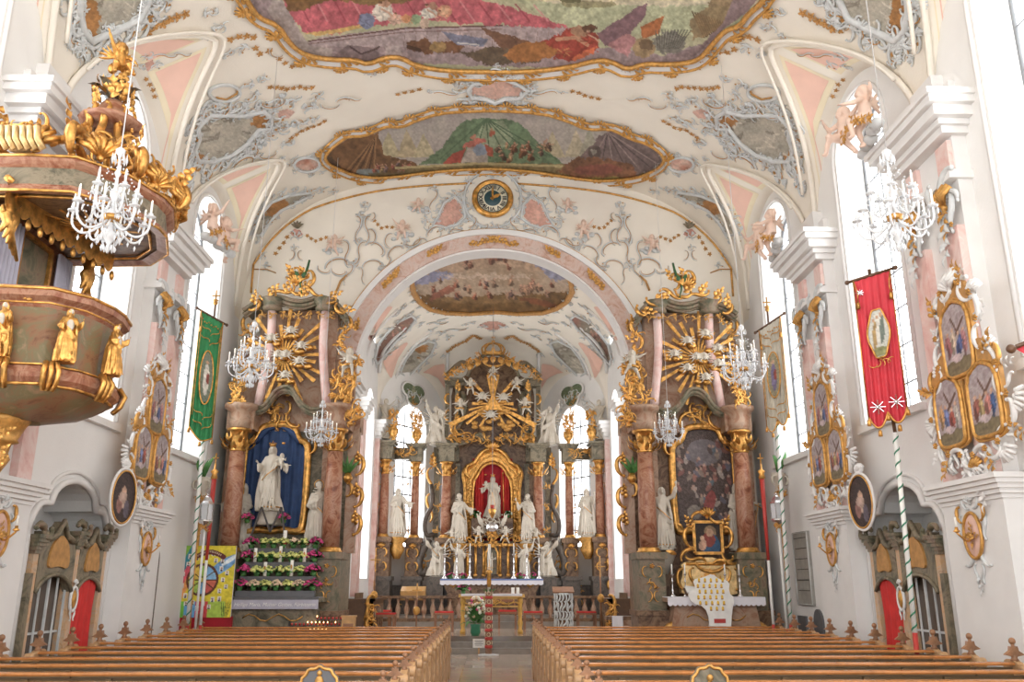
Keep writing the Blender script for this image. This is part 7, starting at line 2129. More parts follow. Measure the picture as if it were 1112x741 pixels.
m = MB(); m.bar((cx, cy - .04, 1.75), (cx, cy - .04, 2.35), .025, .01); m.bar((cx - .1, cy - .04, 2.15), (cx + .1, cy - .04, 2.15), .025, .01); m.lathe([(.02, 1.6), (.06, 1.75), (.05, 2.0), (.09, 2.05), (.04, 2.1)], (cx, cy, 0), 10); m.build('gilt_mounts', M['gold'], t)
# sanctuary lamp on its long cord
t = thing('sanctuary_lamp', 'small hanging lamp on a long thin cord before the high altar', 'lamp', (0, 27.0, 3.9)); m = MB(); m.lathe([(.02, 3.7), (.1, 3.85), (.13, 3.95), (.05, 4.0)], (0, 27, 0), 12)
for k in range(3): m.bar((.12 * cos(k * 2.1), 27 + .12 * sin(k * 2.1), 3.95), (0, 27, 4.5), .01)
m.build('lamp_bowl', M['gold'], t); m = MB(); m.tube([(0, 27, 4.5), (0, 27, 10.68)], .007, 5); m.build('cord', M['lead'], t); m = MB(); m.lathe([(.06, 3.98), (.07, 4.1)], (0, 27, 0), 10); m.build('red_glass', M['red_paint'], t)
# ambo
t = thing('ambo', 'pale carved openwork ambo column right of the wooden altar', 'ambo', (2.2, 25.4, .41)); q = onY(612, 686, 25.4); ax_ = q[0]
m = MB(); m.lathe([(.3, .412), (.3, .46), (.24, .5), (.23, 1.45), (.26, 1.5)], (ax_, 25.4, 0), 20); m.build('core', M['wood_dark'], t)
m = MB(); rn = random.Random(5)
for k in range(9):
 a = -pi * .95 + pi * .9 * k / 8; n_ = V3(cos(a), sin(a), 0); A2 = V3(-sin(a), cos(a), 0)
 for j in range(4): scroll(m, V3(ax_, 25.4, .65 + .24 * j) + n_ * .24, A2, B, n_, .3, pi / 2 + rn.uniform(-.4, .4), 'SC'[j % 2], 1, .028)
m.lathe([(.26, 1.44), (.28, 1.5)], (ax_, 25.4, 0), 20); m.build('carved_openwork', M['stucco'], t)
m = MB(); m.box((ax_, 25.35, 1.58), (.6, .42, .04), ax=(A, nz(V3(0, 1, .35)), nz(V3(0, -.35, 1)))); m.build('reading_desk', M['wood_pale'], t)
# stools and chairs
def stool(lab, x, y, back, col='red_cloth'):
 t = thing('choir_chair' if back else 'wooden_stool', lab, 'chair' if back else 'stool', (x, y, .412)); z = .412
 z += .08
 for a in (-.25, .25):
  for b in (-.19, .19): m = MB(); m.bar((x + a, y + b, z - .08), (x + a, y + b, z + .43), .055); m.build('leg', M['wood_pale'], t)
 MB().bb((x - .29, y - .23, z + .38), (x + .29, y + .23, z + .44)).build('seat_frame', M['wood_pale'], t); MB().bb((x - .27, y - .21, z + .44), (x + .27, y + .21, z + .48)).build('seat_cushion', M[col], t)
 if back:
  m = MB(); m.bb((x - .25, y + .2, z + .44), (x - .20, y + .24, z + 1.0)); m.bb((x + .2, y + .2, z + .44), (x + .25, y + .24, z + 1.0)); m.bb((x - .22, y + .2, z + .72), (x + .22, y + .23, z + .98)); m.build('backrest', M['wood_pale'], t)
for u, v, lab, bk in ((482, 672, 'wooden stool with cushion left of the wooden altar table', False), (579, 672, 'wooden stool with cushion right of the wooden altar table', False), (418, 675, 'wooden stool with red cushion at the left choir wall', False), (428, 664, 'wooden stool with pink-red cushion behind another at the left choir wall', False), (637, 672, 'wooden stool with red cushion at the right choir wall', False), (549, 664, 'chair seen behind the wooden altar table', True)):
 p = onZ(u, v + 14, .412); stool(lab, p[0], min(p[1], 27.4), bk)
t = thing('lectern_box', 'low brown wooden lectern box by the left marble rail', 'lectern', (-2.6, 28.8, .78)); m = MB(); m.bb((-2.75, 28.75, .78), (-2.25, 28.95, 1.3)); m.build('body', M['wood_dark'], t); m = MB(); m.box((-2.52, 28.8, 1.45), (.78, .5, .3), ax=(A, nz(V3(0, 1, .3)), nz(V3(0, -.3, 1)))); m.build('desk_top', M['oak'], t)
def standing_cross(lab, u, v, Y, h, z0=.412):
 q = onY(u, v, Y); t = thing('standing_cross', lab, 'processional cross', (q[0], Y, z0)); x = q[0]
 m = MB(); m.lathe([(.16, z0), (.16, z0 + .03), (.04, z0 + .06)], (x, Y, 0), 12); m.build('foot', M['wood_dark'], t); m = MB(); m.tube([(x, Y, z0 + .04), (x, Y, z0 + h)], .022, 7); m.build('staff', M['wood_pale'], t)
 m = MB(); m.bar((x, Y, z0 + h * .72), (x, Y, z0 + h), .05, .03); m.bar((x - .14, Y, z0 + h * .86), (x + .14, Y, z0 + h * .86), .05, .03); m.ell((x, Y - .03, z0 + h * .45), (.1, .05, .12)); m.build('cross_head', M['gold_dull'], t)
standing_cross('slender standing cross with gilt boss left of the wooden altar', 452, 678, 25.3, 1.35)
standing_cross('tall thin gilt-topped staff at the right choir chairs', 653, 672, 25.0, 2.1); standing_cross('tall thin gilt-topped staff at the left choir chairs', 405, 680, 24.6, 2.3)
# gilt scrolled stall ends and reading desks at both choir sides
for s, w in ((-1, 'left'), (1, 'right')):
 t = thing('choir_stall', 'carved choir stall with gilt scrolled end panel on the %s side' % w, 'choir stall', (s * 3.6, 24.6, .41)); x = s * 3.45; rn = random.Random(3)
 m = MB(); m.bb((s * 3.2, 24.3, .412), (s * 3.95, 24.42, 1.3)); m.bb((s * 3.2, 24.3, .412), (s * 3.3, 26.6, 1.3)); m.bb((s * 3.15, 24.25, 1.3), (s * 3.95, 24.5, 1.36)); m.bb((s * 3.12, 24.25, 1.3), (s * 3.36, 26.6, 1.36)); m.build('desk', M['wood_dark'], t)
 g = MB()
 for z in (.7, 1.0, 1.25): scroll(g, V3(s * 3.2, 24.25, z), A, B, N, .55, pi / 2, 'C', s, .05)
 for k in range(3): rocaille(g, g, V3(s * 3.25, 24.27, .7 + .22 * k), A, B, N, .35, rn, 1, 2)
 g.build('gilt_scroll_end', M['gold'], t)
 m = MB()
 for k in range(5): m.lathe([(.05, .45), (.07, .8), (.05, 1.2)], (s * 3.22, 24.6 + .4 * k, 0), 8)
 m.bb((s * 3.8, 24.9, .42), (s * 3.78, 26.4, 1.5)); m.build('panels', M['brown_marble'], t)
# credence with white cloth right of the chancel arch, left one too
for s, w in ((1, 'right'),):
 q = onY(682, 655, 20.9); t = thing('side_table', 'small marble side table with white cloth in the %s chancel opening' % w, 'table', (q[0], 21.0, 0)); x = 3.15
 m = MB(); m.lathe([(.22, 0), (.14, .15), (.12, .6), (.26, .95)], (x + .02, 20.9, 0), 14); m.build('stem', M['rose_marble'], t); m = MB(); m.bb((x - .5, 20.65, .95), (x + .25, 21.1, 1.03)); m.build('table_top', M['brown_marble'], t)
 m = MB(); m.grid([[(x - .38 + .05 * k, 20.63 + .015 * sin(k * 2), z) for k in range(6)] for z in (1.04, .6)]); m.build('white_cloth', M['lace'], t)
# ------------------------------------------------------------ banners, poles, lanterns, poster
def cyl_pole(mb, a, b, r, n=8): mb.tube([a, b], r, n)


def striped(t, a, b, r, m1, m2, turns=14, name='pole'):
 m = MB(); m.tube([a, b], r, 10); m.build(name, M[m1], t)
 L = np.linalg.norm(V3(*b) - V3(*a)); x, y, n = basis(V3(*b) - V3(*a)); s = MB(); P = []
 for k in range(turns * 8 + 1):
  q = k / (turns * 8); th = 2 * pi * turns * q; P.append(V3(*a) + n * L * q + (x * cos(th) + y * sin(th)) * r * .92)
 s.tube(P, r * .42, 4); s.build('painted_spiral', M[m2], t)


def banner(lab, c, w, h, m, tails, facing, top='cross', emblem=None, trim='gold', bar_dz=0.0, pole_to=None):
 """c: top centre. facing: unit vector of the front; cloth hangs down"""
 n = nz(V3(*facing)); Ax = nz(np.cross(B, n)); c = V3(*c)
 Ax = -Ax if Ax[0] < 0 else Ax
 t = thing('church_banner', lab, 'banner', c)
 P = lambda a, b, o=0: c + Ax * a + B * (b + bar_dz * a / w) + n * o
 rows = []
 nn = 36
 def bottom(a):
  f = (a + w / 2) / w * tails; k = f - int(f) if f < tails else 1.0
  return -h + (.16 * abs(2 * k - 1) ** 1.5 if tails == 1 else -.0 + (.18 * (2 * abs(k - .5)) ** 2.0))
 for i in range(13):
  row = []
  for j in range(nn + 1):
   a = -w / 2 + w * j / nn; zb = bottom(a); row.append(P(a, zb * i / 12, .025 * sin(j * .9 + i * .25) * (.4 + i / 16)))
  rows.append(row)
 m_ = MB(); m_.grid(rows); m_.build('cloth', M[m], t)
 g = MB(); g.tube([P(-w / 2 - .06, .02), P(w / 2 + .06, .02)], .022, 8); [g.ell(P(q * (w / 2 + .08), .02), .035) for q in (-1, 1)]; g.build('cross_bar', M['wood_dark'], t)
 g = MB()
 edge = [P(-w / 2 + w * j / nn, bottom(-w / 2 + w * j / nn), .03) for j in range(nn + 1)]
 g.tube(edge, .016, 4)
 g.tube([P(-w / 2, 0, .02), P(-w / 2, bottom(-w / 2), .02)], .01, 4); g.tube([P(w / 2, 0, .02), P(w / 2, bottom(w / 2), .02)], .01, 4)
 for k in range(tails * 2 + 1):
  a = -w / 2 + w * k / (tails * 2); q = P(a, bottom(a), .03); g.lathe([(.012, -.03), (.026, -.05), (.03, -.12), (.005, -.125)], q, 7)
 for k in (-1, 1): g.tube(smooth([P(k * w / 2, 0, .05), P(k * w * .42, -.2, .06), P(k * w * .44, -.32, .05)], 1, False), .009, 4); g.lathe([(.01, 0), (.026, -.03), (.028, -.11), (.004, -.115)], P(k * w * .44, -.32, .05), 7)
 g.build('gilt_fringe', M['gold'], t)
 if emblem: emblem(t, P, w, h, n, Ax)
 if pole_to is not None:
  m_ = MB(); q = P(0, 0, -.06); m_.tube([pole_to, q + B * .25], .022, 8); m_.build('pole', M['wood_dark'], t)
  g = MB(); q = q + B * .25; g.ell(q + B * .05, .045); g.bar(q + B * .05, q + B * .3, .022); g.bar(q + B * .2 - Ax * .07, q + B * .2 + Ax * .07, .022); g.ell(q + B * .14, .03); g.build('finial_cross', M['gold_dull'], t)
 return t


def emb_red(t, P, w, h, n, Ax):
 pl = []
 for k in range(28):
  a = 2 * pi * k / 28; pl.append((.13 * cos(a) * (1 + .08 * cos(4 * a)), -h * .40 + .36 * sin(a) * (1 + .05 * cos(6 * a))))
 def d(cv):
  cv.fill((.80, .80, .74), (.72, .72, .68), 1)
  for k, c_ in enumerate(((.62, .48, .25), (.8, .78, .72), (.35, .4, .35))): cv.blob(-.05 + .05 * k, h * .40 + .02 - .03 * k, .035, .2, c_, 1, .1, .01); cv.blob(-.05 + .05 * k, h * .40 - .2 - .03 * k, .022, .03, (.75, .55, .4), 1, 0, .005)
  cv.blob(0, h * .40 + .26, .1, .07, (.5, .5, .28), 1, 0, .01)
 painting('picture', [(a, -b) for a, b in pl], .016, lambda u, v: P(u, -v, .055), d, t, unit=.01)
 g = MB(); g.tube([P(a * 1.06, b, .06) for a, b in pl], .014, 5, closed=True)
 for k in range(5): scroll(g, P(-.12 + .06 * k, -h * .40 - .42, .05), Ax, B, n, .14, k, 'C', 1, .008)
 g.build('gilt_border', M['gold'], t)
 g = MB()
 for q in (-1, 1):
  o = P(q * w * .24, -h + .28, .05)
  for k in range(8): a = k * pi / 4; g.bar(o, o + (Ax * cos(a) + B * sin(a)) * .10, .016, .008)
  g.ell(o, (.03, .02, .03))
 o = P(-w * .36, -.2, .05)
 for k in range(8): a = k * pi / 4; g.bar(o, o + (Ax * cos(a) + B * sin(a)) * .05, .012, .008)
 g.build('silver_stars', M['silver'], t)


def emb_oval(bg, fg, fr):
 def f(t, P, w, h, n, Ax):
  pl = [(.42 * w * .62 * cos(a), -h * .5 + h * .2 * sin(a)) for a in np.linspace(0, 2 * pi, 26)[:-1]]
  def d(cv):
   cv.fill(bg, [q * .8 for q in bg], 1); cv.blob(0, h * .5 + .05, w * .12, h * .13, fg, 1, 0, .01); cv.blob(0, h * .5 - h * .12, .03, .04, (.75, .55, .4), 1, 0, .005); cv.blob(.03, h * .5 + .02, .03, .12, (.55, .2, .15), 1, 0, .005)
  painting('picture', [(a, -b) for a, b in pl], .018, lambda u, v: P(u, -v, .055), d, t, unit=.01)
  g = MB(); g.tube([P(a * 1.08, -h * .5 + (b + h * .5) * 1.08, .05) for a, b in pl], .016, 5, closed=True)
  for z in (.12, .20, .80, .88):
   for k in (-1, 1): scroll(g, P(k * w * .2, -h * z, .045), Ax, B, n, w * .5, k * .6, 'S', k, .011)
  for j in range(9): flower(g, P(-w * .4 + w * .1 * j, -.14 - .05 * abs(sin(j)), .045), n, .022)
  for k in (-1, 1): g.tube([P(k * w * .43, -.1 - z * h * .8, .04 + .0) for z in np.linspace(0, 1, 8)], .008, 4)
  g.build('embroidery', M[fr], t)
 return f


# large red banner above the right pews
q = onY(946, 299, 11.4)
t = banner('large red church banner with a picture of saints and silver stars', (q[0], 11.4, q[2] - .02), .50, 2.15, 'banner_red', 2, (-.35, -1, 0), emblem=emb_red, bar_dz=.12)
pp = onY(972, 470, 11.46); a0 = V3(pp[0], 11.46, 3.75); b0 = onY(996, 694, 11.40)
t2 = thing('striped_banner_pole', 'green and white striped pole with red lower end carrying the large red banner', 'pole', (b0[0], 11.5, .3)); k0 = a0 * .23 + V3(b0[0], 11.5, .05) * .77
striped(t2, a0 * .02 + a0 * .98, a0 * .3 + V3(b0[0], 11.5, .05) * .7, .032, 'white_paint', 'green_paint', 16); m = MB(); m.tube([a0 * .3 + V3(b0[0], 11.5, .05) * .7, V3(b0[0], 11.5, .02)], .034, 8); m.build('red_lower_pole', M['red_paint'], t2)
m = MB(); m.tube([a0, (q[0], 11.44, q[2] + .1)], .025, 8); m.build('upper_pole', M['wood_dark'], t2)
# green and white banners at the pew fronts
q = onY(231, 345, 17.0); t = banner('tall green embroidered banner hanging at the pews beside the left side altar', (q[0] - .02, 17.0, q[2]), .46, 2.55, 'green_cloth', 1, (.55, -1, 0), emblem=emb_oval((.45, .5, .4), (.85, .82, .75), 'gold'), bar_dz=-.2)
q2 = onY(836, 352, 17.0); t = banner('tall cream embroidered banner hanging at the pews beside the right side altar', (q2[0], 17.0, q2[2]), .46, 2.2, 'cream_cloth', 2, (-.55, -1, 0), emblem=emb_oval((.6, .55, .4), (.4, .35, .5), 'gold_dull'), bar_dz=.25)
for s, qq, w in ((-1, q, 'green'), (1, q2, 'cream')):
 top = V3(qq[0], 17.08, qq[2] + .3); x0 = s * 5.72
 t = thing('striped_banner_pole', 'spiral green and white striped pole carrying the %s banner' % w, 'pole', (x0, 17.1, 0))
 md = V3(top[0] * .4 + x0 * .6, 17.09, 2.0)
 striped(t, (x0, 17.1, 1.0), tuple(V3(top[0], 17.09, top[2] - 1.6)), .035, 'white_paint', 'green_paint', 22); m = MB(); m.tube([(x0, 17.1, 0), (x0, 17.1, 1.02)], .036, 8); m.build('red_lower_pole', M['red_paint'], t)
 m = MB(); m.tube([(top[0], 17.09, top[2] - 1.62), top], .022, 8); m.build('upper_pole', M['wood_dark'], t)
 g = MB(); g.ell(top + B * .04, .05); g.bar(top, top + B * .32, .024); g.bar(top + B * .2 - A * .08, top + B * .2 + A * .08, .024); g.lathe([(.02, .07), (.06, .1), (.02, .13)], top, 8); g.build('finial_cross', M['gold_dull'], t)
# processional lanterns
def lantern(lab, u, v, Y, s_):
 c = onY(u, v, Y); t = thing('processional_lantern', lab, 'lantern', (c[0], Y, 0)); x = c[0]; z = c[2]
 m = MB(); m.tube([(x, Y, .9), (x, Y, z - .3)], .024, 8); m.build('white_pole', M['white_paint'], t); m = MB(); m.tube([(x, Y, 0), (x, Y, .92)], .026, 8); m.build('red_pole', M['red_paint'], t)
 m = MB(); m.lathe([(.03, -.32), (.07, -.26), (.14, -.17), (.13, -.14)], (x, Y, z), 8, sm=False); m.lathe([(.15, .16), (.10, .22), (.06, .30), (.02, .33)], (x, Y, z), 6, sm=False); [m.bar((x + .12 * cos(k * 1.047), Y + .12 * sin(k * 1.047), z - .16), (x + .13 * cos(k * 1.047), Y + .13 * sin(k * 1.047), z + .17), .014) for k in range(6)]
 m.ell((x, Y, z + .35), .025); m.build('lantern_frame', M['silver'], t); m = MB(); m.lathe([(.11, -.15), (.12, .16)], (x, Y, z), 6, sm=False); m.build('lantern_glass', M['crystal'], t)
 g = MB(); rn = random.Random(2); [rocaille(g, g, V3(x, Y - .06, z - .28), A, B, N, .2, rn, 1, 2) for k in range(2)]; g.build('gilt_mount', M['gold_dull'], t)
 m = MB(); m.lathe([(.02, -.14), (.02, .02)], (x, Y, z), 8); m.build('candle', M['candle'], t)
lantern('silver processional lantern on a white and red pole before the left side altar', 224, 557, 17.3, -1)
lantern('silver processional lantern on a white and red pole before the right side altar', 844, 556, 17.3, 1)
for u, v, w in ((233, 515, 'left'), (827, 515, 'right')):
 c = onY(u, v, 17.35); x = c[0]; t = thing('procession_staff', 'red and white procession staff before the outer column of the %s side altar' % w, 'staff', (x, 17.35, 0))
 m = MB(); m.tube([(x, 17.35, 1.0), (x, 17.35, 2.2)], .03, 8); m.build('white_section', M['white_paint'], t); m = MB(); m.tube([(x, 17.35, 2.2), (x, 17.35, c[2] - .1)], [.03, .05], 8); m.tube([(x, 17.35, 0), (x, 17.35, 1.0)], .03, 8); m.build('red_section', M['red_paint'], t)
 g = MB(); g.lathe([(.03, -.12), (.07, -.08), (.05, 0), (.08, .05), (.02, .1), (.02, .2)], c, 10); g.bar(c + B * .2, c + B * .42, .02); g.bar(c + B * .32 - A * .06, c + B * .32 + A * .06, .02); g.build('gilt_finial', M['gold'], t)
# white baroque capitals with green palm leaves at the outer poles
for u, v, w in ((221, 525, 'left'), (845, 520, 'right')):
 c = onY(u, v, 17.9); t = thing('palm_vase', 'white and gilt holder with green palm leaves at the %s side altar' % w, 'plant holder', c); rn = random.Random(4)
 m = MB(); m.lathe([(.05, -.45), (.1, -.35), (.07, -.1), (.13, 0), (.15, .1), (.12, .12)], c, 10); [scroll(m, c + V3(.1 * k, -.1, -.05), A, B, N, .25, pi / 2, 'C', k, .025) for k in (-1, 1)]; m.build('holder', M['ivory'], t)
 l = MB(); [leaf(l, c + B * .1, V3(rn.uniform(-.5, .5), rn.uniform(-.3, .3), 1), N, rn.uniform(.35, .55), .08) for k in range(7)]; l.build('palm_leaves', M['leaf'], t)
 g = MB(); [rocaille(g, g, c + B * -.3 + N * .1, A, B, N, .22, rn, 1, 2) for k in range(2)]; g.tube([c - B * .45, V3(c[0], c[1], 0)], .03, 7); g.build('gilt_stem', M['gold_dull'], t)
for u, v, w in ((378, 515, 'left'), (686, 515, 'right')):
 c = onY(u, v, 19.3); t = thing('palm_sprig', 'green palm leaves in a gilt vase on the inner flank of the %s side altar' % w, 'plant holder', c); rn = random.Random(4)
 l = MB(); [leaf(l, c + B * .0, V3(.35 * (k - 2), -.2, 1 - .15 * abs(k - 2)), N, .42, .08) for k in range(5)]; l.build('palm_leaves', M['leaf'], t)
 g = MB(); g.lathe([(.05, -.2), (.11, -.1), (.06, .02)], c, 10); scroll(g, c - B * .35, A, B, N, .4, pi / 2, 'C', 1, .04); g.build('gilt_vase', M['gold'], t)
# corner of a red flag at the right picture edge
c = onY(1098, 379, 7.6); t = thing('red_flag', 'corner of a second red flag entering at the right picture edge', 'banner', c)
m = MB(); m.grid([[c + V3(.02 + .5 * a, .02 * sin(a * 9), (.22 - .5 * bq) * a * 1.0 + .02 - .0) for a in np.linspace(0, 1, 10)] for bq in np.linspace(0, 1, 8)]); m.build('cloth', M['banner_red'], t)
m = MB(); m.ell(c, .045); m.tube([c, c + V3(.55, 0, .22)], .02, 7); m.build('bar_end', M['wood_dark'], t)

# ------------------------------------------------------------ colourful poster board
p0 = onY(182, 671, 17.9); p1 = onY(257, 593, 17.9); px0, px1, pz0, pz1 = p0[0], p1[0], p0[2], p1[2]
t = thing('painted_poster', 'bright yellow poster with a wheel, rainbow corner and ring of small photographs', 'poster', ((px0 + px1) / 2, 17.95, 0))
cx, cz, ww, hh = (px0 + px1) / 2, (pz0 + pz1) / 2, px1 - px0, pz1 - pz0
def d(cv):
 U, Vv = (cv.U - px0) / ww, (-cv.V - pz0) / hh
 cv.c[...] = (.92, .82, .10)
 q = U - (.03 + (Vv - .4) * .49)
 for a_, b_, col in ((-9, -.05, (.50, .76, .18)), (-.05, .05, (.12, .50, .58)), (.05, .14, (.92, .25, .32)), (.14, .24, (.95, .55, .22))):
  m = (q > a_) & (q < b_) & ((U < .32) | (a_ < 0)) & ((Vv < .75) | (a_ < .05)); cv.c[m] = col
 cv.blob(px0 + ww * .82, -(pz0 + hh * .72), ww * .28, hh * .08, (.35, .6, .85), 1, -.6, .04); cv.blob(px0 + ww * .92, -(pz0 + hh * .80), ww * .16, hh * .03, (.85, .92, .95), 1, -.6, .02)
 for a_, b_, col in ((.08, .25, (.40, .75, .18)), (.25, .43, (.30, .62, .88)), (.43, .62, (.88, .2, .22)), (.62, .9, (.65, .80, .2))): m = (Vv < .22) & (U > a_) & (U < b_); cv.c[m] = col
 wx, wy, wr = px0 + ww * .50, -(pz0 + hh * .52), ww * .24
 ang = np.arctan2(-(cv.V - wy), cv.U - wx); rr = np.hypot(cv.U - wx, cv.V - wy); inn = rr < wr
 cols = [(.72, .80, .2), (.60, .78, .25), (.35, .62, .85), (.85, .28, .25), (.88, .35, .25), (.45, .7, .9), (.40, .66, .88), (.60, .82, .25), (.95, .75, .2), (.93, .78, .2)]
 for k, c_ in enumerate(cols):
  a0_ = -pi + 2 * pi * k / 10; m = inn & (ang >= a0_) & (ang < a0_ + 2 * pi / 10); cv.c[m] = c_
 for k in range(10): a_ = 2 * pi * k / 10; cv.line([(wx, wy), (wx + wr * cos(a_), wy + wr * sin(a_))], ww * .008, (.3, .15, .08))
 cv.c[(rr < wr * 1.08) & (rr > wr * .92)] = (.35, .16, .08); cv.blob(wx, wy, ww * .03, ww * .03, (.9, .8, .2), 1, 0, 0)
 rn = random.Random(4)
 for k in range(26):
  a_ = 2 * pi * k / 26; R1 = 1.38 + .28 * (k % 2); x, y = wx + wr * R1 * cos(a_) * 1.0, wy - wr * R1 * sin(a_) * 1.12
  cv.poly([(x - .036, y - .045), (x + .036, y - .045), (x + .036, y + .045), (x - .036, y + .045)], (.9, .88, .85), 1, 0, 0); cv.blob(x, y - .010, .017, .02, (.6, .42, .33), 1, 0, 0); cv.blob(x, y + .03, .024, .016, (.2, .22, .3), 1, 0, 0)
 arc = [(px0 + ww * (.36 + .45 * k / 12), -(pz0 + hh * (.84 + .07 * sin(pi * k / 12)))) for k in range(13)]; cv.line(arc, hh * .035, (.38, .12, .12))
 for k in range(14): cv.line([(px0 + ww * (.39 + .028 * k), -(pz0 + hh * (.85 + .07 * sin(pi * (.07 + .9 * k / 14)))))] * 2 if False else [(px0 + ww * (.39 + .028 * k), -(pz0 + hh * (.84 + .07 * sin(pi * (.07 + .9 * k / 14))))), (px0 + ww * (.40 + .028 * k), -(pz0 + hh * (.855 + .07 * sin(pi * (.07 + .9 * k / 14)))))], ww * .006, (.85, .75, .6))
 for k in range(5): cv.line([(px0 + ww * (.86 + .02 * k), -(pz0 + hh * .02)), (px0 + ww * (.84 + .035 * k), -(pz0 + hh * .2))], ww * .006, (.3, .4, .1))
painting('poster_face', [(px0, -pz0), (px1, -pz0), (px1, -pz1), (px0, -pz1)], .012, lambda u, v: V3(u, 17.88, -v), d, t, unit=.02)
m = MB(); m.bb((px0, 17.885, pz0), (px1, 17.93, pz1)); m.build('board', M['paper'], t); m = MB(); m.bb((px0 - .03, 17.9, 0), (px1 + .02, 18.0, pz0 + .02)); m.build('dark_red_base', M['crimson'], t)
# ------------------------------------------------------------ paintings and stucco of vaults and chancel wall
def SV(u, v):
 p = onV(u, v); a = onV(u + 2, v); b = onV(u, v - 2); n = nz(np.cross(a - p, b - p)); n = n if np.dot(n, EYE - p) > 0 else -n
 A_ = nz(a - p); return p, A_, nz(np.cross(n, A_)), n, np.linalg.norm(a - p) / 2
def SW(u, v):
 p = onY(u, v, YW); return p, V3(1, 0, 0), V3(0, 0, 1), V3(0, -1, 0), .0213
def SC(u, v):
 p = onC(u, v); a = onC(u + 2, v); b = onC(u, v - 2); n = nz(np.cross(a - p, b - p)); n = n if np.dot(n, EYE - p) > 0 else -n
 A_ = nz(a - p); return p, A_, nz(np.cross(n, A_)), n, min(.04, np.linalg.norm(a - p) / 2)


def orn(name, lab, cat, S, items, group=None, mir=0, seed=1, scol='stucco'):
 """items in image coordinates on surface S; mir: mirror u -> mir-u"""
 rnd = random.Random(seed); X = (lambda u: mir - u) if mir else (lambda u: u); first = None
 mw, mg, mk, extra = MB(), MB(), MB(), []
 u0, v0 = items[0][1][0] if items[0][0] in 'PGWOL' else items[0][1:3]
 t = thing(name, lab, cat, S(X(u0), v0)[0], group)
 for it in items:
  k = it[0]
  if k == 'R':
   _, u, v, s = it[:4]; P, A_, B_, n, sc_ = S(X(u), v); sc_ = max(sc_, .012); rocaille(mw, mg, P + n * .02, A_, B_, n, s * sc_ * .85, rnd, 1, 3)
  elif k in 'CS':
   _, u, v, s, an, hd = it; P, A_, B_, n, sc_ = S(X(u), v); an = radians(an)
   if mir: an = pi - an; hd = -hd
   scroll(mw, P + n * .02, A_, B_, n, s * sc_ * 1.3, an, k, hd, max(.014, s * sc_ * .045)); scroll(mg, P + n * .05, A_, B_, n, s * sc_ * 1.1, an, k, hd, max(.008, s * sc_ * .018))
  elif k == 'G':
   Q = [S(X(u), v) for u, v in it[1]]; garland(mg, [q[0] for q in Q], Q[0][3], it[2] if len(it) > 2 else .075, rnd, .13)
  elif k == 'P':
   _, poly, c1, c2 = it; pl = [(X(a), b) for a, b in poly]
   painting('painting', pl, 1.0, lambda u, v: (lambda q: q[0] + q[3] * .012)(S(u, v)), c1 if callable(c1) else (lambda cv, c1=c1, c2=c2: cv.fill(c1, c2, .12)), t, coarse=4)
  elif k in 'WO':   # closed outline: white / gold frame with rocaille around
   pl = [(X(a), b) for a, b in it[1]]; R_ = it[2]; Q = [S(a, b) for a, b in pl]
   (mw if k == 'W' else mg).tube([q[0] + q[3] * .03 for q in Q], R_, 6, closed=True, nrm=[q[3] for q in Q])
   if len(it) > 3:
    c = np.mean(np.array(pl), 0); D = resample(np.array(pl + [pl[0]]), max(6, int(pathlen(pl + [pl[0]])[-1] / it[3])))
    for q in D[:-1]:
     o = q + (q - c) / (np.linalg.norm(q - c) + 1e-6) * it[4]; P, A_, B_, n, sc_ = S(o[0], o[1]); rocaille(mw, mg, P + n * .02, A_, B_, n, it[5], rnd, .75, 2)
  elif k == 'L':
   Q = [S(X(u), v) for u, v in it[1]]; mg.tube([q[0] + q[3] * .03 for q in Q], it[2], 5)
  elif k == 'T':
   _, u, v, h, key = it; P, A_, B_, n, _s = S(X(u), v); statue('putto_figure', key, '', '', P + n * .16 - B_ * h * .35, h, pi, material=M['skin'], parent=t, mirror=bool(mir))
   for q in range(9): mw.ell(P + A_ * rnd.uniform(-.24, .24) - B_ * (h * .45 + rnd.uniform(-.08, .08)) + n * .03, (.07, .04, .05), 7, 5)
 if mw.n: mw.build('stucco_scrolls', M[scol], t)
 if mg.n: mg.build('gilding', M['ochre'], t)
 return t


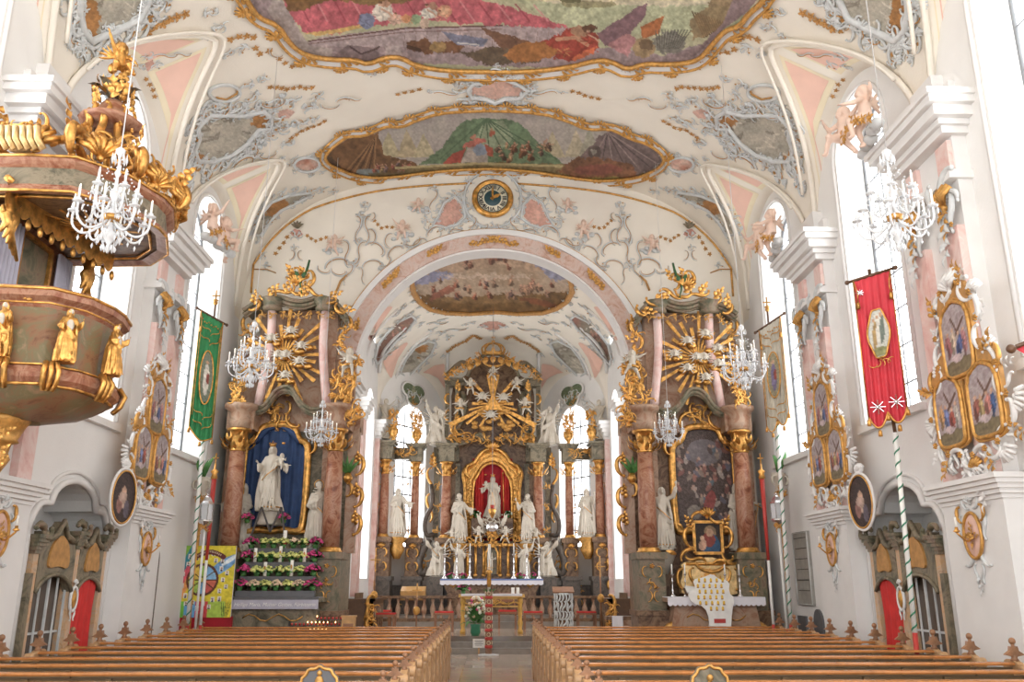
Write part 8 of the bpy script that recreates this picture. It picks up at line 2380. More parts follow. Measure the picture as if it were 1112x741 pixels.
# ---- big fresco
big = [(268, 0), (279, 17), (301, 25), (315, 47), (332, 58.5), (360, 62.7), (385, 62.7), (399, 68), (418, 60), (435, 60), (452, 69.7), (485, 75), (527, 76), (576, 76), (618, 71), (649, 63), (663, 64), (682, 74), (699, 67), (721, 68), (743, 67), (760, 63), (774, 47), (788, 31), (805, 26), (813, 14), (830, 0), (846, -30), (845, -90), (760, -120), (320, -120), (245, -90), (250, -30)]
def dbig(cv):
 U, V = cv.U, cv.V
 cv.fill((.70, .66, .50), (.62, .62, .46), .03); cv.poly([(560, 0), (860, 0), (860, 40), (640, 34), (600, 20)], (.66, .67, .50), 1, 3); cv.poly([(560, -10), (850, -12), (850, 6), (600, 4)], (.78, .72, .58), 1, 3)
 m = V < -12; cv.c[m] = np.array((.72, .66, .66)) * (.8 + .4 * fbm(U[m] * .02, V[m] * .03)[:, None]) + 0
 cv.poly([(255, -40), (262, 30), (320, 62), (360, 66), (840, 80), (850, 0), (810, 20), (770, 45), (720, 60), (690, 55), (640, 50), (560, 36), (440, 40), (340, 46), (320, 40), (295, -10)], (.56, .47, .47), 1, 2)
 cv.poly([(335, 45), (345, 40), (440, 29), (540, 27), (640, 30), (640, 55), (540, 52), (440, 50), (340, 50)], (.63, .54, .53), 1, 1); cv.line([(335, 44), (440, 30), (545, 27)], .8, (.36, .22, .2)); cv.line([(335, 47), (440, 34), (545, 31)], .5, (.45, .32, .3))
 for x in range(440, 640, 12): cv.line([(x, 34), (x - 2, 50)], .35, (.5, .4, .38))
 cv.poly([(300, -30), (310, 12), (335, 38), (360, 36), (400, 27), (450, 22), (520, 25), (620, 30), (600, 22), (560, 8), (520, -2), (440, -12), (380, -16)], (.72, .30, .33), 1, 3, .3); cv.poly([(330, 36), (345, 38), (400, 29), (400, 25), (350, 33)], (.78, .6, .3), 1, 1)
 for k in range(14): cv.line([(320 + 20 * k, -8 + k), (335 + 20 * k, 22)], 1.0, (.82, .48, .48) if k % 2 else (.55, .18, .22), .7)
 cv.poly([(300, -40), (312, 12), (330, 10), (360, 0), (470, -5), (470, -40)], (.45, .30, .16), 1, 3); cv.blob(410, -2, 40, 6, (.5, .36, .2))
 for x, y, rx, ry, c in ((398, 22, 8, 9, (.42, .44, .55)), (415, 12, 11, 10, (.80, .74, .66)), (430, 20, 9, 6, (.78, .6, .5)), (441, 20, 6, 5, (.8, .5, .3)), (418, 3, 5, 4, (.72, .5, .38)), (452, 20, 6, 6, (.5, .6, .42)), (466, 14, 9, 6, (.82, .78, .7)), (461, 25, 5, 6, (.8, .66, .55)), (470, 6, 4, 4, (.72, .5, .38)), (482, 12, 8, 7, (.78, .5, .36)), (482, 12, 5, 4, (.85, .62, .45))): cv.blob(x, y, rx, ry, c, 1, 0, 2)
 cv.poly([(378, 48), (398, 50), (418, 60), (399, 68), (360, 62)], (.44, .36, .36), .9, 1); cv.poly([(418, 50), (434, 49), (437, 60), (418, 60)], (.66, .58, .56), 1, 1); cv.line([(380, 50), (392, 58), (410, 52)], 1, (.28, .2, .2)); cv.line([(400, 56), (412, 50)], 1, (.3, .22, .2)); cv.poly([(300, -10), (335, 48), (360, 52), (360, 62), (330, 58), (312, 44), (290, 10)], (.60, .53, .50), 1, 1)
 cv.poly([(442, 45), (460, 42), (470, 46), (490, 42), (505, 48), (500, 58), (480, 56), (462, 57), (442, 52)], (.42, .26, .16), 1, 3); cv.blob(475, 50, 9, 6, (.6, .45, .25)); cv.line([(443, 50), (456, 54)], 2, (.25, .15, .1))
 cv.poly([(478, 33), (530, 42), (525, 50), (497, 48)], (.40, .40, .48), 1, 1); cv.line([(497, 46), (520, 48)], .8, (.7, .68, .66)); cv.poly([(520, 28), (585, 48), (575, 58), (545, 52)], (.42, .27, .19), 1, 2); cv.poly([(500, 58), (535, 50), (575, 52), (590, 66), (530, 70)], (.34, .27, .2), 1, 3); cv.poly([(545, 60), (560, 48), (590, 44), (610, 50), (600, 62), (560, 68)], (.62, .36, .16), 1, 2)
 cv.poly([(585, 46), (600, 40), (622, 28), (640, 27), (650, 40), (648, 56), (625, 66), (600, 64), (606, 54)], (.60, .20, .15), 1, 3, .4); cv.blob(630, 34, 10, 7, (.6, .42, .3)); cv.blob(640, 30, 8, 5, (.35, .22, .15)); cv.poly([(620, 62), (648, 50), (645, 58), (625, 66)], (.8, .35, .2), 1, 2); cv.line([(605, 42), (625, 40), (638, 48)], 2, (.72, .48, .34))
 cv.poly([(648, 36), (704, 0), (700, 18), (686, 34), (670, 50), (655, 48)], (.47, .33, .35), 1, 2); cv.poly([(660, 46), (680, 36), (692, 40), (682, 62), (660, 50)], (.66, .42, .42), 1, 2); cv.poly([(696, 28), (722, 16), (716, 36), (698, 42)], (.68, .36, .18), 1, 1); cv.blob(700, 51, 12, 11, (.60, .48, .32)); cv.blob(702, 48, 8, 6, (.42, .32, .22)); cv.blob(728, 46, 16, 12, (.45, .43, .38), 1, 0, 4)
 for k in range(12): cv.line([(715 + 2 * k, 52), (712 + 3.5 * k, 32)], .6, (.32, .3, .26)); cv.line([(752 + 3 * k, 12 + k), (765 + 2 * k, 40 - k)], .9, (.34, .26, .16))
 cv.poly([(750, 20), (766, 10), (775, -8), (800, -10), (806, 15), (790, 25), (768, 40), (752, 44)], (.50, .38, .24), .8, 3); cv.poly([(800, -10), (830, -10), (812, 12), (785, 32), (770, 48), (755, 60), (720, 62), (760, 50), (785, 25)], (.52, .42, .42), 1, 1)
 for x, y, s, ro, sk in ((414, 14, 10, (.86, .80, .72), 1), (430, 22, 7, (.78, .62, .52), 1), (464, 14, 8, (.86, .84, .76), 1), (478, 18, 6, (.82, .56, .40), 1), (396, 24, 7, (.46, .48, .60), 0), (444, 22, 5, (.80, .5, .32), 0), (640, 42, 9, (.70, .26, .18), 1), (612, 56, 8, (.76, .5, .26), 0)):
  for k in range(7): a = k * .8 + x; cv.line([(x + s * .3 * cos(a), y + s * .3 * sin(a)), (x + s * 1.1 * cos(a + .5), y + s * .7 * sin(a + .5))], s * .09, [min(1, q * (1.05 if k % 2 else .7)) for q in ro], .7)
  if sk: cv.blob(x - s * .1, y - s * 1.05, s * .22, s * .26, (.74, .54, .42), 1, 0, .5); cv.blob(x - s * .1, y - s * 1.22, s * .24, s * .14, (.40, .26, .16), 1, 0, .5); cv.line([(x, y - s * .5), (x + s * .8, y - s * .1), (x + s * 1.2, y + s * .3)], s * .1, (.76, .56, .44))
 cv.blob(640, 4, 30, 4, (.5, .46, .3), .8); cv.blob(620, 0, 12, 3, (.36, .34, .22))
t = thing('fresco', 'largest ceiling fresco with pink stairs and red-cloaked figure in a scalloped gilt frame', 'fresco', onV(534, 40)); bs = [tuple(q) for q in smooth(big, 1)]
painting('painting', bs, .85, lambda u, v: onV(u, v, .015), dbig, t, coarse=6)
def frame_of(pl, t, r, off, n=260, knobs=22, cen=None):
 c = cen if cen is not None else np.mean(np.array(pl), 0); D = resample(np.array(list(pl) + [pl[0]]), n + 1)[:-1]; g = MB(); w = MB()
 nr = np.roll(D, -1, 0) - np.roll(D, 1, 0); nr = np.stack([nr[:, 1], -nr[:, 0]], 1); nr /= np.linalg.norm(nr, axis=1)[:, None] + 1e-9
 sgn = 1 if np.dot(nr[0], D[0] - c) > 0 else -1; Dm = D + nr * sgn * off * .5; Do = D + nr * sgn * off; N_ = [vnorm(onV(*q)) for q in D]
 I = [onV(q[0], q[1], .05) for q in D]; Mi = [onV(q[0], q[1], .02) for q in Dm]; O = [onV(q[0], q[1], .05) for q in Do]
 g.tube(I, r, 6, closed=True, nrm=N_); g.tube(O, r * .6, 6, closed=True, nrm=N_); w.grid([I, Mi, O], cv=True)
 for k in range(0, n, max(1, n // knobs)):
  q = Mi[k]; A_ = nz(I[(k + 1) % n] - I[k - 1]); n_ = N_[k]; spray(g, q, A_, np.cross(n_, A_), n_, .34, 0, 4, .5); shell(g, O[k], A_, np.cross(n_, A_) , n_, .16, pi / 2 if sgn > 0 else -pi / 2, 2.2, 5)
 g.build('gilt_frame', M['gold_dull'], t); w.build('white_frame_band', M['white'], t)
frame_of(bs, t, .05, 9, 380, 34)
# ---- second fresco
mid = [(351, 169), (360, 158), (374, 148), (378, 146), (394, 146), (408, 140), (419, 135), (437, 136), (451, 129), (477, 121), (502, 119), (540, 118), (589, 121), (616, 129), (638, 139), (663, 138), (672, 142), (688, 150), (703, 154), (717, 163), (723, 172), (717, 180), (706, 186), (697, 190), (683, 193), (656, 195), (638, 194), (611, 190), (584, 185.5), (541, 181.5), (502, 182.5), (466, 185.5), (441, 189), (417, 191.5), (399, 191), (381, 188), (372, 184), (356, 177)]
def dmid(cv):
 cv.fill((.60, .54, .52), (.66, .62, .56), .05); cv.grad(118, 150, (.64, .60, .56), .5)
 for x, y, c in ((422, 160, (.68, .62, .44)), (442, 158, (.66, .58, .42)), (460, 162, (.72, .66, .48)), (560, 160, (.60, .55, .50)), (600, 160, (.68, .62, .46)), (625, 158, (.70, .64, .50)), (640, 156, (.60, .58, .48))): cv.poly([(x - 12, 170), (x, y - 18), (x + 14, 170)], c, .9, 1)
 cv.poly([(340, 185), (350, 160), (372, 152), (412, 144), (416, 168), (440, 172), (460, 180), (420, 196), (380, 196)], (.42, .27, .15), 1, 2, .35); [cv.line([(370 + 6 * k, 192 - k), (408, 148)], .8, (.28, .17, .1) if k % 2 else (.56, .38, .22)) for k in range(7)]
 cv.poly([(340, 172), (360, 170), (372, 185), (350, 182)], (.28, .2, .14), 1, 2); cv.blob(400, 187, 14, 4, (.42, .46, .46)); cv.crowd(405, 176, 445, 190, 12, 5, [(.55, .25, .2), (.5, .4, .25), (.4, .3, .3)], random.Random(3))
 cv.poly([(455, 178), (480, 160), (487, 150), (502, 132), (520, 127), (550, 128), (562, 132), (578, 148), (592, 160), (612, 178), (580, 178), (540, 176), (480, 178)], (.36, .46, .32), 1, 2, .3); cv.poly([(515, 150), (525, 134), (545, 130), (560, 150), (540, 165), (510, 165)], (.52, .58, .44), 1, 2); [cv.line([(528, 128), (478 + 18 * k, 172)], .7, (.28, .38, .26)) for k in range(8)]
 cv.poly([(440, 182), (520, 176), (620, 178), (700, 184), (700, 204), (440, 204)], (.48, .40, .24), 1, 2, .3); cv.poly([(400, 188), (500, 182), (600, 186), (620, 200), (400, 204)], (.36, .30, .18), .8, 2); cv.line([(430, 182), (520, 177), (610, 180)], 1.3, (.70, .62, .40))
 cv.poly([(480, 178), (492, 166), (506, 160), (500, 176)], (.66, .25, .2), 1, 1); cv.blob(515, 155, 14, 3.5, (.72, .36, .3), 1, -.3); cv.poly([(500, 176), (508, 160), (530, 155), (530, 176)], (.66, .6, .54), 1, 1); cv.blob(522, 162, 8, 6, (.5, .55, .62)); cv.poly([(526, 155), (536, 160), (536, 170), (530, 168)], (.68, .3, .22), 1, 1); cv.blob(514, 148, 3, 3, (.7, .42, .32)); cv.blob(534, 145, 4, 3, (.66, .3, .2)); cv.blob(533, 141, 2, 2, (.65, .45, .3))
 cv.crowd(540, 158, 598, 174, 16, 5.5, [(.45, .26, .16), (.5, .3, .2), (.36, .26, .2), (.6, .45, .3)], random.Random(5))
 cv.poly([(630, 172), (650, 148), (662, 142), (690, 150), (712, 160), (718, 175), (695, 190), (660, 185)], (.42, .34, .33), 1, 2, .3); [cv.line([(660, 143), (640 + 13 * k, 180)], .7, (.3, .24, .24) if k % 2 else (.55, .46, .44)) for k in range(7)]; cv.blob(646, 165, 7, 7, (.32, .26, .24)); cv.blob(645, 165, 3, 3, (.55, .52, .46))
 cv.poly([(605, 186), (622, 172), (650, 170), (690, 180), (690, 196), (640, 200)], (.46, .28, .18), 1, 3, .4); cv.blob(650, 184, 26, 6, (.50, .24, .2), .8); cv.blob(660, 195, 30, 3, (.5, .42, .2))
t = thing('fresco', 'wide second fresco with a green tent and dark tents in a scalloped gilt frame', 'fresco', onV(537, 160)); ms_ = [tuple(q) for q in smooth(mid, 1)]
painting('painting', ms_, .8, lambda u, v: onV(u, v, .015), dmid, t, coarse=5); frame_of(ms_, t, .04, 5.5, 300, 30)
# ---- grisailles and stucco of the vault
def gris(och):
 def f(cv):
  cv.fill((.60, .57, .50), (.68, .64, .56), .10); rn = random.Random(2); u0, u1, v0, v1 = cv.U.min(), cv.U.max(), cv.V.min(), cv.V.max()
  for k in range(26): x, y = rn.uniform(u0, u1), rn.uniform(v0, v1); cv.line([(x, y), (x + rn.uniform(-9, 9), y + rn.uniform(-7, 7)), (x + rn.uniform(-9, 9), y + rn.uniform(-9, 9))], rn.uniform(.5, 1.3), rn.choice([(.46, .42, .36), (.78, .74, .66), (.52, .48, .42)]), .8)
  for x, y, rx, ry in och: cv.blob(x, y, rx, ry, (.66, .40, .16), .95, 0, 5)
 return f
G2 = [(214, 138), (226, 125), (246, 124), (263, 125), (285, 120), (294, 126), (294, 138), (280, 140), (268, 155), (251, 168), (231, 175), (214, 175), (210, 163), (215, 150)]
G1 = [(90, -40), (84, 10), (88, 32), (98, 44), (112, 38), (130, 30), (150, 20), (160, 0), (166, -40)]
G3 = [(274, 254), (279, 236), (294, 219), (311, 212), (336, 208), (338, 211), (321, 220), (304, 228), (292, 240), (283, 256)]
for mir, w in ((0, 'left'), (1073, 'right')):
 gr = 'stucco of the %s vault flank' % w; mx = (lambda q: mir - q) if mir else (lambda q: q)
 orn('grisaille_cartouche', 'large grey figure relief with ochre ends, %s, between the two window vaults' % w, 'ceiling cartouche', SV, [('P', G2, gris([(mx(286), 130, 14, 9), (mx(212), 172, 8, 8)]), 0), ('W', G2, .05, 9, 6, .42), ('R', 208, 185, 18), ('R', 225, 190, 16), ('R', 203, 200, 14), ('R', 275, 165, 20), ('R', 290, 150, 18), ('C', 236, 118, 26, 10, 1), ('C', 262, 178, 22, 20, -1)], None, mir, 3)
 orn('grisaille_cartouche', 'grey figure relief with ochre ground cut by the top edge above the near %s window' % w, 'ceiling cartouche', SV, [('P', G1, gris([(mx(95), 20, 12, 30), (mx(100), 44, 14, 10)]), 0), ('W', G1, .06, 13, 7, .5), ('R', 88, 55, 22), ('R', 78, 40, 20), ('R', 100, 62, 18), ('R', 175, 5, 24), ('R', 182, -10, 24), ('R', 165, 20, 18), ('G', [(160, 33), (175, 26), (190, 18), (200, 14)], .09)], None, mir, 4)
 orn('grisaille_cartouche', 'narrow ochre-grey curved panel in stucco squeezed between far %s window vault and arch wall' % w, 'ceiling cartouche', SV, [('P', G3, gris([(mx(300), 225, 16, 9)]), 0), ('W', G3, .04, 10, 5, .28), ('R', 350, 205, 12), ('R', 362, 207, 12)], None, mir, 5)
 orn('stucco_spray', 'loose blue-white rocaille scrolls and gilt blossoms around a pink shell towards the frescoes, %s' % w, 'stucco ornament', SV, [('P', [(301, 121), (312, 118), (321, 121), (314, 128), (303, 129)], (.84, .62, .54), (.86, .66, .58)), ('R', 300, 108, 22), ('R', 318, 110, 20), ('R', 335, 116, 20), ('R', 345, 104, 18), ('C', 358, 112, 22, 0, 1), ('C', 372, 108, 16, 10, -1), ('S', 383, 106, 16, 0, 1), ('R', 325, 132, 20), ('R', 305, 140, 20), ('R', 340, 128, 14), ('R', 312, 155, 16), ('C', 290, 165, 20, 10, 1), ('C', 296, 108, 30, 5, 1), ('G', [(293, 94), (310, 96), (326, 94), (338, 95)], .07), ('G', [(316, 149), (328, 141), (342, 137), (352, 131)], .07)], None, mir, 6)
 orn('stucco_ring', 'oval stucco ring with gilt inner line and shells beside the near groin, %s' % w, 'stucco ornament', SV, [('W', [(243 + 17 * cos(a), 100 + 9 * sin(a)) for a in np.linspace(0, 2 * pi, 20)[:-1]], .035), ('L', [(234, 105), (245, 107), (256, 101), (258, 94)], .02), ('R', 268, 92, 16), ('R', 274, 104, 16), ('R', 232, 112, 14), ('R', 285, 84, 14), ('R', 284, 114, 16), ('R', 255, 115, 14), ('R', 222, 118, 12)], None, mir, 7)
 orn('stucco_medallion', 'small pink oval medallion with ochre figure beside the %s tip of the second fresco' % w, 'stucco ornament', SV, [('P', [(333 + 12 * cos(a), 178 + 6.5 * sin(a)) for a in np.linspace(0, 2 * pi, 20)[:-1]], (.84, .66, .58), (.7, .4, .3)), ('W', [(333 + 14 * cos(a), 178 + 8 * sin(a)) for a in np.linspace(0, 2 * pi, 20)[:-1]], .035, 12, 3, .2), ('R', 316, 176, 10), ('R', 306, 172, 8), ('R', 350, 186, 8)], None, mir, 8)
 orn('gilt_blossoms', 'gilt blossoms and stucco tendrils near the corner of the largest fresco, %s' % w, 'stucco ornament', SV, [('G', [(250, 42), (262, 38), (275, 40)], .08), ('G', [(276, 52), (284, 58), (292, 55)], .08), ('G', [(302, 64), (310, 68), (316, 72)], .07), ('R', 262, 52, 16), ('R', 246, 58, 14), ('R', 238, 28, 18), ('R', 228, 12, 18), ('C', 300, 55, 20, -30, 1), ('R', 222, 40, 12)], None, mir, 9)
 orn('rocaille_crest', 'small rocaille crest with pink shell over the near %s window arch' % w, 'stucco ornament', SV, [('P', [(157, 68), (166, 62), (167, 72), (160, 77)], (.84, .6, .52), (.8, .55, .47)), ('R', 160, 60, 14), ('R', 170, 70, 14), ('R', 153, 72, 12), ('S', 180, 58, 22, 5, 1), ('S', 198, 57, 16, 0, 1), ('G', [(158, 86), (163, 92), (168, 104)], .05)], None, mir, 10)
orn('stucco_cartouche', 'pink quatrefoil cartouche in white stucco between the two central frescoes', 'ceiling cartouche', SV, [('P', [(510, 97), (516, 91), (530, 91), (538, 85), (552, 88), (560, 92), (570, 97), (562, 104), (548, 104), (538, 108), (526, 104), (514, 103)], (.84, .62, .54), (.86, .66, .58)), ('W', [(508, 97), (515, 89), (530, 89), (538, 82), (552, 86), (562, 90), (573, 97), (564, 106), (548, 106), (538, 111), (526, 106), (512, 105)], .05, 9, 5, .38), ('S', 484, 99, 26, 0, 1), ('S', 592, 99, 26, 0, -1), ('G', [(432, 102), (443, 99), (455, 96)], .07), ('G', [(622, 98), (636, 103), (650, 106)], .07), ('R', 540, 70, 10), ('R', 500, 92, 16), ('R', 578, 92, 16), ('R', 468, 98, 10), ('R', 612, 99, 10)], None, 0, 11)
for u, w in ((399, 'left'), (682, 'right')): orn('stucco_tassel', 'small stucco tassel under the lower edge of the largest fresco, %s of centre' % w, 'stucco ornament', SV, [('R', u - 1, 77, 12), ('R', u + 5, 80, 10)], None, 0, 12)
# ---- chancel wall stucco
for mir, w in ((0, 'left'), (1071, 'right')):
 orn('putto_relief', 'flesh-coloured putto with gilt garland on the arch wall above the %s side altar crest' % w, 'wall relief', SW, [('T', 364, 262, .62, 'putto_b'), ('G', [(334, 256), (343, 262), (354, 258)], .055), ('S', 376, 276, 30, 100, 1), ('C', 366, 290, 30, 10, -1), ('C', 352, 292, 18, -20, 1)], 'putti on the %s half of the arch wall' % w, mir, 21)
 orn('putto_relief', 'flesh-coloured putto with garland close to the arch band, %s' % w, 'wall relief', SW, [('T', 438, 246, .62, 'putto_a'), ('G', [(407, 240), (415, 248), (426, 247)], .055), ('C', 448, 262, 22, 30, 1), ('C', 424, 262, 20, 80, -1), ('R', 440, 264, 14)], 'putti on the %s half of the arch wall' % w, mir, 22)
 orn('putto_relief', 'small putto on a grey cloud beside the clock ornament, %s' % w, 'wall relief', SW, [('T', 455, 221, .45, 'putto_c'), ('R', 463, 232, 12)], 'putti on the %s half of the arch wall' % w, mir, 23)
 orn('stucco_relief', 'tall stucco scroll stem between the two lower putti on the arch wall, %s' % w, 'wall relief', SW, [('R', 397, 224, 14), ('R', 394, 236, 16), ('S', 388, 250, 34, 95, 1), ('S', 400, 250, 34, 85, -1), ('C', 404, 236, 12, 80, 1), ('C', 402, 258, 22, 100, 1), ('S', 391, 276, 30, 70, -1), ('C', 407, 272, 26, -40, -1), ('R', 386, 288, 16), ('C', 404, 290, 24, 5, -1), ('S', 378, 298, 24, 75, 1), ('S', 393, 300, 20, 110, 1), ('C', 368, 294, 20, -10, 1), ('R', 389, 262, 12), ('C', 418, 285, 18, 60, 1), ('L', [(366, 316), (370, 306), (377, 300)], .03)], None, mir, 24)
 orn('stucco_relief', 'pink shell stucco with gilt leaves on the arch wall above the %s altar' % w, 'wall relief', SW, [('P', [(315, 254), (319, 249), (326, 250), (329, 255), (322, 259)], (.84, .6, .52), (.78, .5, .42)), ('R', 322, 256, 14), ('G', [(300, 276), (306, 268), (312, 258)], .065), ('R', 320, 270, 10), ('C', 316, 278, 14, 80, 1), ('C', 328, 278, 14, 100, -1), ('R', 285, 278, 12), ('R', 290, 290, 12), ('L', [(276, 293), (290, 293), (300, 297)], .015)], None, mir, 25)
 q = onY(mir - 324 if mir else 324, 244, YW); t = thing('green_sprig', 'small green leaf sprig painted stucco above the pink shell on the arch wall, %s' % w, 'stucco ornament', q); l = MB(); [leaf(l, q + V3(0, -.04, -.12), V3(.5 * (k - 2), -.2, 1 - .2 * abs(k - 2)), V3(0, -1, 0), .2, .08) for k in range(5)]; l.build('leaves', M['green_marble'], t)
 orn('stucco_relief', 'pink rocaille field framed in stucco next to the clock, %s' % w, 'wall relief', SW, [('P', [(472, 244), (478, 236), (484, 222), (494, 216), (501, 224), (502, 236), (494, 243), (484, 246)], (.84, .60, .52), (.80, .54, .46)), ('W', [(470, 246), (476, 236), (482, 221), (494, 213), (503, 223), (505, 237), (495, 245), (484, 248)], .035, 9, 3, .26), ('C', 474, 254, 26, 20, -1), ('C', 512, 242, 16, 60, 1), ('S', 470, 218, 26, 80, 1), ('R', 470, 206, 14), ('R', 462, 240, 12), ('C', 500, 206, 14, 40, 1), ('R', 512, 226, 10), ('S', 500, 250, 26, 15, 1)], None, mir, 26)
 orn('stucco_relief', 'rocaille scrolls riding on the gold fillet of the chancel arch, %s' % w, 'wall relief', SW, [('C', 430, 276, 24, 38, -1), ('C', 456, 266, 20, 28, -1), ('R', 415, 290, 12), ('C', 412, 298, 16, 60, 1), ('R', 445, 270, 10)], None, mir, 27)
# ---- clock
c = onY(535, 216, YW - .06); r = .40
t = thing('clock', 'round clock with gilt rim, cream Roman dial and dark green centre on the arch wall', 'clock', c); ax3 = (V3(1, 0, 0), V3(0, 0, 1), V3(0, -1, 0))
MB().lathe([(.001, 0), (r, 0), (r, .04), (.001, .04)], c, 40, ax=ax3).build('dial', M['cream_dial'] if 'cream_dial' in M else mat('cream_dial', (.78, .72, .55), .5, var=.05), t)
m = MB(); [m.tube([c + V3(r * f * cos(a), -o, r * f * sin(a)) for a in np.linspace(0, 2 * pi, 40)[:-1]], w_, 6, closed=True) for f, o, w_ in ((1.06, .04, .035), (1.16, .04, .05), (1.25, .02, .03))]; m.build('gilt_rim', M['gold'], t)
m = MB(); m.lathe([(.001, .04), (r * .52, .045), (r * .54, .04)], c, 30, ax=ax3); m.tube([c + V3(r * .96 * cos(a), -.045, r * .96 * sin(a)) for a in np.linspace(0, 2 * pi, 40)[:-1]], .012, 5, closed=True); m.build('green_centre', M['navy'], t)
vs_, fs_ = [], []
for k, s in enumerate(('XII', 'I', 'II', 'III', 'IIII', 'V', 'VI', 'VII', 'VIII', 'IX', 'X', 'XI')):
 fc = bpy.data.curves.new('n', 'FONT'); fc.body = s; fc.size = .15; fc.align_x = 'CENTER'; fc.align_y = 'CENTER'; fc.extrude = .003; fc.offset = .003
 fo = bpy.data.objects.new('n', fc); C.objects.link(fo); me = bpy.data.meshes.new_from_object(fo.evaluated_get(bpy.context.evaluated_depsgraph_get())); bpy.data.objects.remove(fo)
 a = -2 * pi * k / 12; me.transform(Matrix.Rotation(pi / 2, 4, 'X') @ Matrix.Rotation(a, 4, 'Z') @ Matrix.Translation((0, r * .74, 0))); b0 = len(vs_); vs_ += [tuple(V3(*q.co) + c + V3(0, -.05, 0)) for q in me.vertices]; fs_ += [tuple(b0 + i for i in f.vertices) for f in me.polygons]
m = MB(); m.add(vs_, fs_, False); m.build('roman_numerals', M['dark'], t)
for nm, an, L, w_ in (('minute_hand', 0, .72, .05), ('hour_hand', 62, .5, .08)):
 a = radians(90 - an); d_ = V3(cos(a), 0, sin(a)); s_ = V3(-sin(a), 0, cos(a)); o = c + V3(0, -.06, 0)
 m = MB(); P4 = [o - d_ * .06 + s_ * w_ * .3, o + d_ * r * L * .6 + s_ * w_ * .6, o + d_ * r * L * 1.2, o + d_ * r * L * .6 - s_ * w_ * .6, o - d_ * .06 - s_ * w_ * .3]; m.add(P4 + [q + V3(0, -.012, 0) for q in P4], [(0, 1, 2, 3, 4), (9, 8, 7, 6, 5)] + [(i, (i + 1) % 5, 5 + (i + 1) % 5, 5 + i) for i in range(5)], False); m.build(nm, M['gold'], t)
orn('clock_stucco', 'wreath of white rocaille stucco around the wall clock with a crest on top', 'wall relief', SW, [('W', [(535 + 31 * cos(a), 217 + 31 * sin(a)) for a in np.linspace(0, 2 * pi, 30)[:-1]], .03, 10, 2, .24), ('R', 535, 184, 14), ('R', 535, 190, 12), ('R', 528, 189, 10), ('R', 542, 189, 10), ('R', 535, 247, 14), ('R', 535, 258, 10), ('C', 524, 247, 16, 30, 1), ('C', 546, 247, 16, -30, 1)], None, 0, 28)
# ---- choir vault
cf = [(455, 282), (449, 293), (446, 305), (449, 318), (456, 328), (466, 335), (484, 339), (510, 340), (540, 338), (562, 340), (590, 339), (606, 334), (616, 327), (622, 316), (620, 303), (614, 294), (606, 284), (590, 268), (534, 256), (475, 268)]
def dch(cv):
 cv.fill((.60, .48, .36), (.66, .56, .46), .04); cv.poly([(440, 300), (460, 280), (500, 262), (570, 262), (620, 300), (600, 300), (540, 285), (480, 300)], (.66, .52, .40), 1, 4)
 cv.blob(470, 302, 24, 5, (.50, .50, .62), 1, -.15, 4); cv.blob(600, 292, 18, 9, (.50, .50, .60), 1, .5, 4); cv.blob(530, 300, 50, 3, (.78, .66, .56), .7, 0, 4); cv.poly([(445, 320), (480, 322), (560, 320), (625, 315), (610, 342), (460, 342)], (.40, .27, .13), 1, 3, .4); cv.blob(530, 325, 60, 4, (.5, .36, .2), .8)
 rn = random.Random(8); cv.crowd(470, 305, 600, 322, 34, 5, [(.50, .26, .18), (.45, .32, .24), (.6, .42, .3), (.36, .26, .24)], rn); cv.crowd(500, 272, 570, 290, 12, 5, [(.50, .28, .2), (.56, .42, .34)], rn); cv.blob(480, 318, 16, 4, (.55, .28, .2), .9, -.5); cv.blob(585, 328, 22, 3, (.45, .22, .12), .9, .2)
orn('fresco', 'brown sky fresco with crowded clouds in a gilt frame on the choir vault', 'fresco', SC, [('P', cf, dch, 0), ('O', cf, .09, 9, 2, .34)], None, 0, 31)
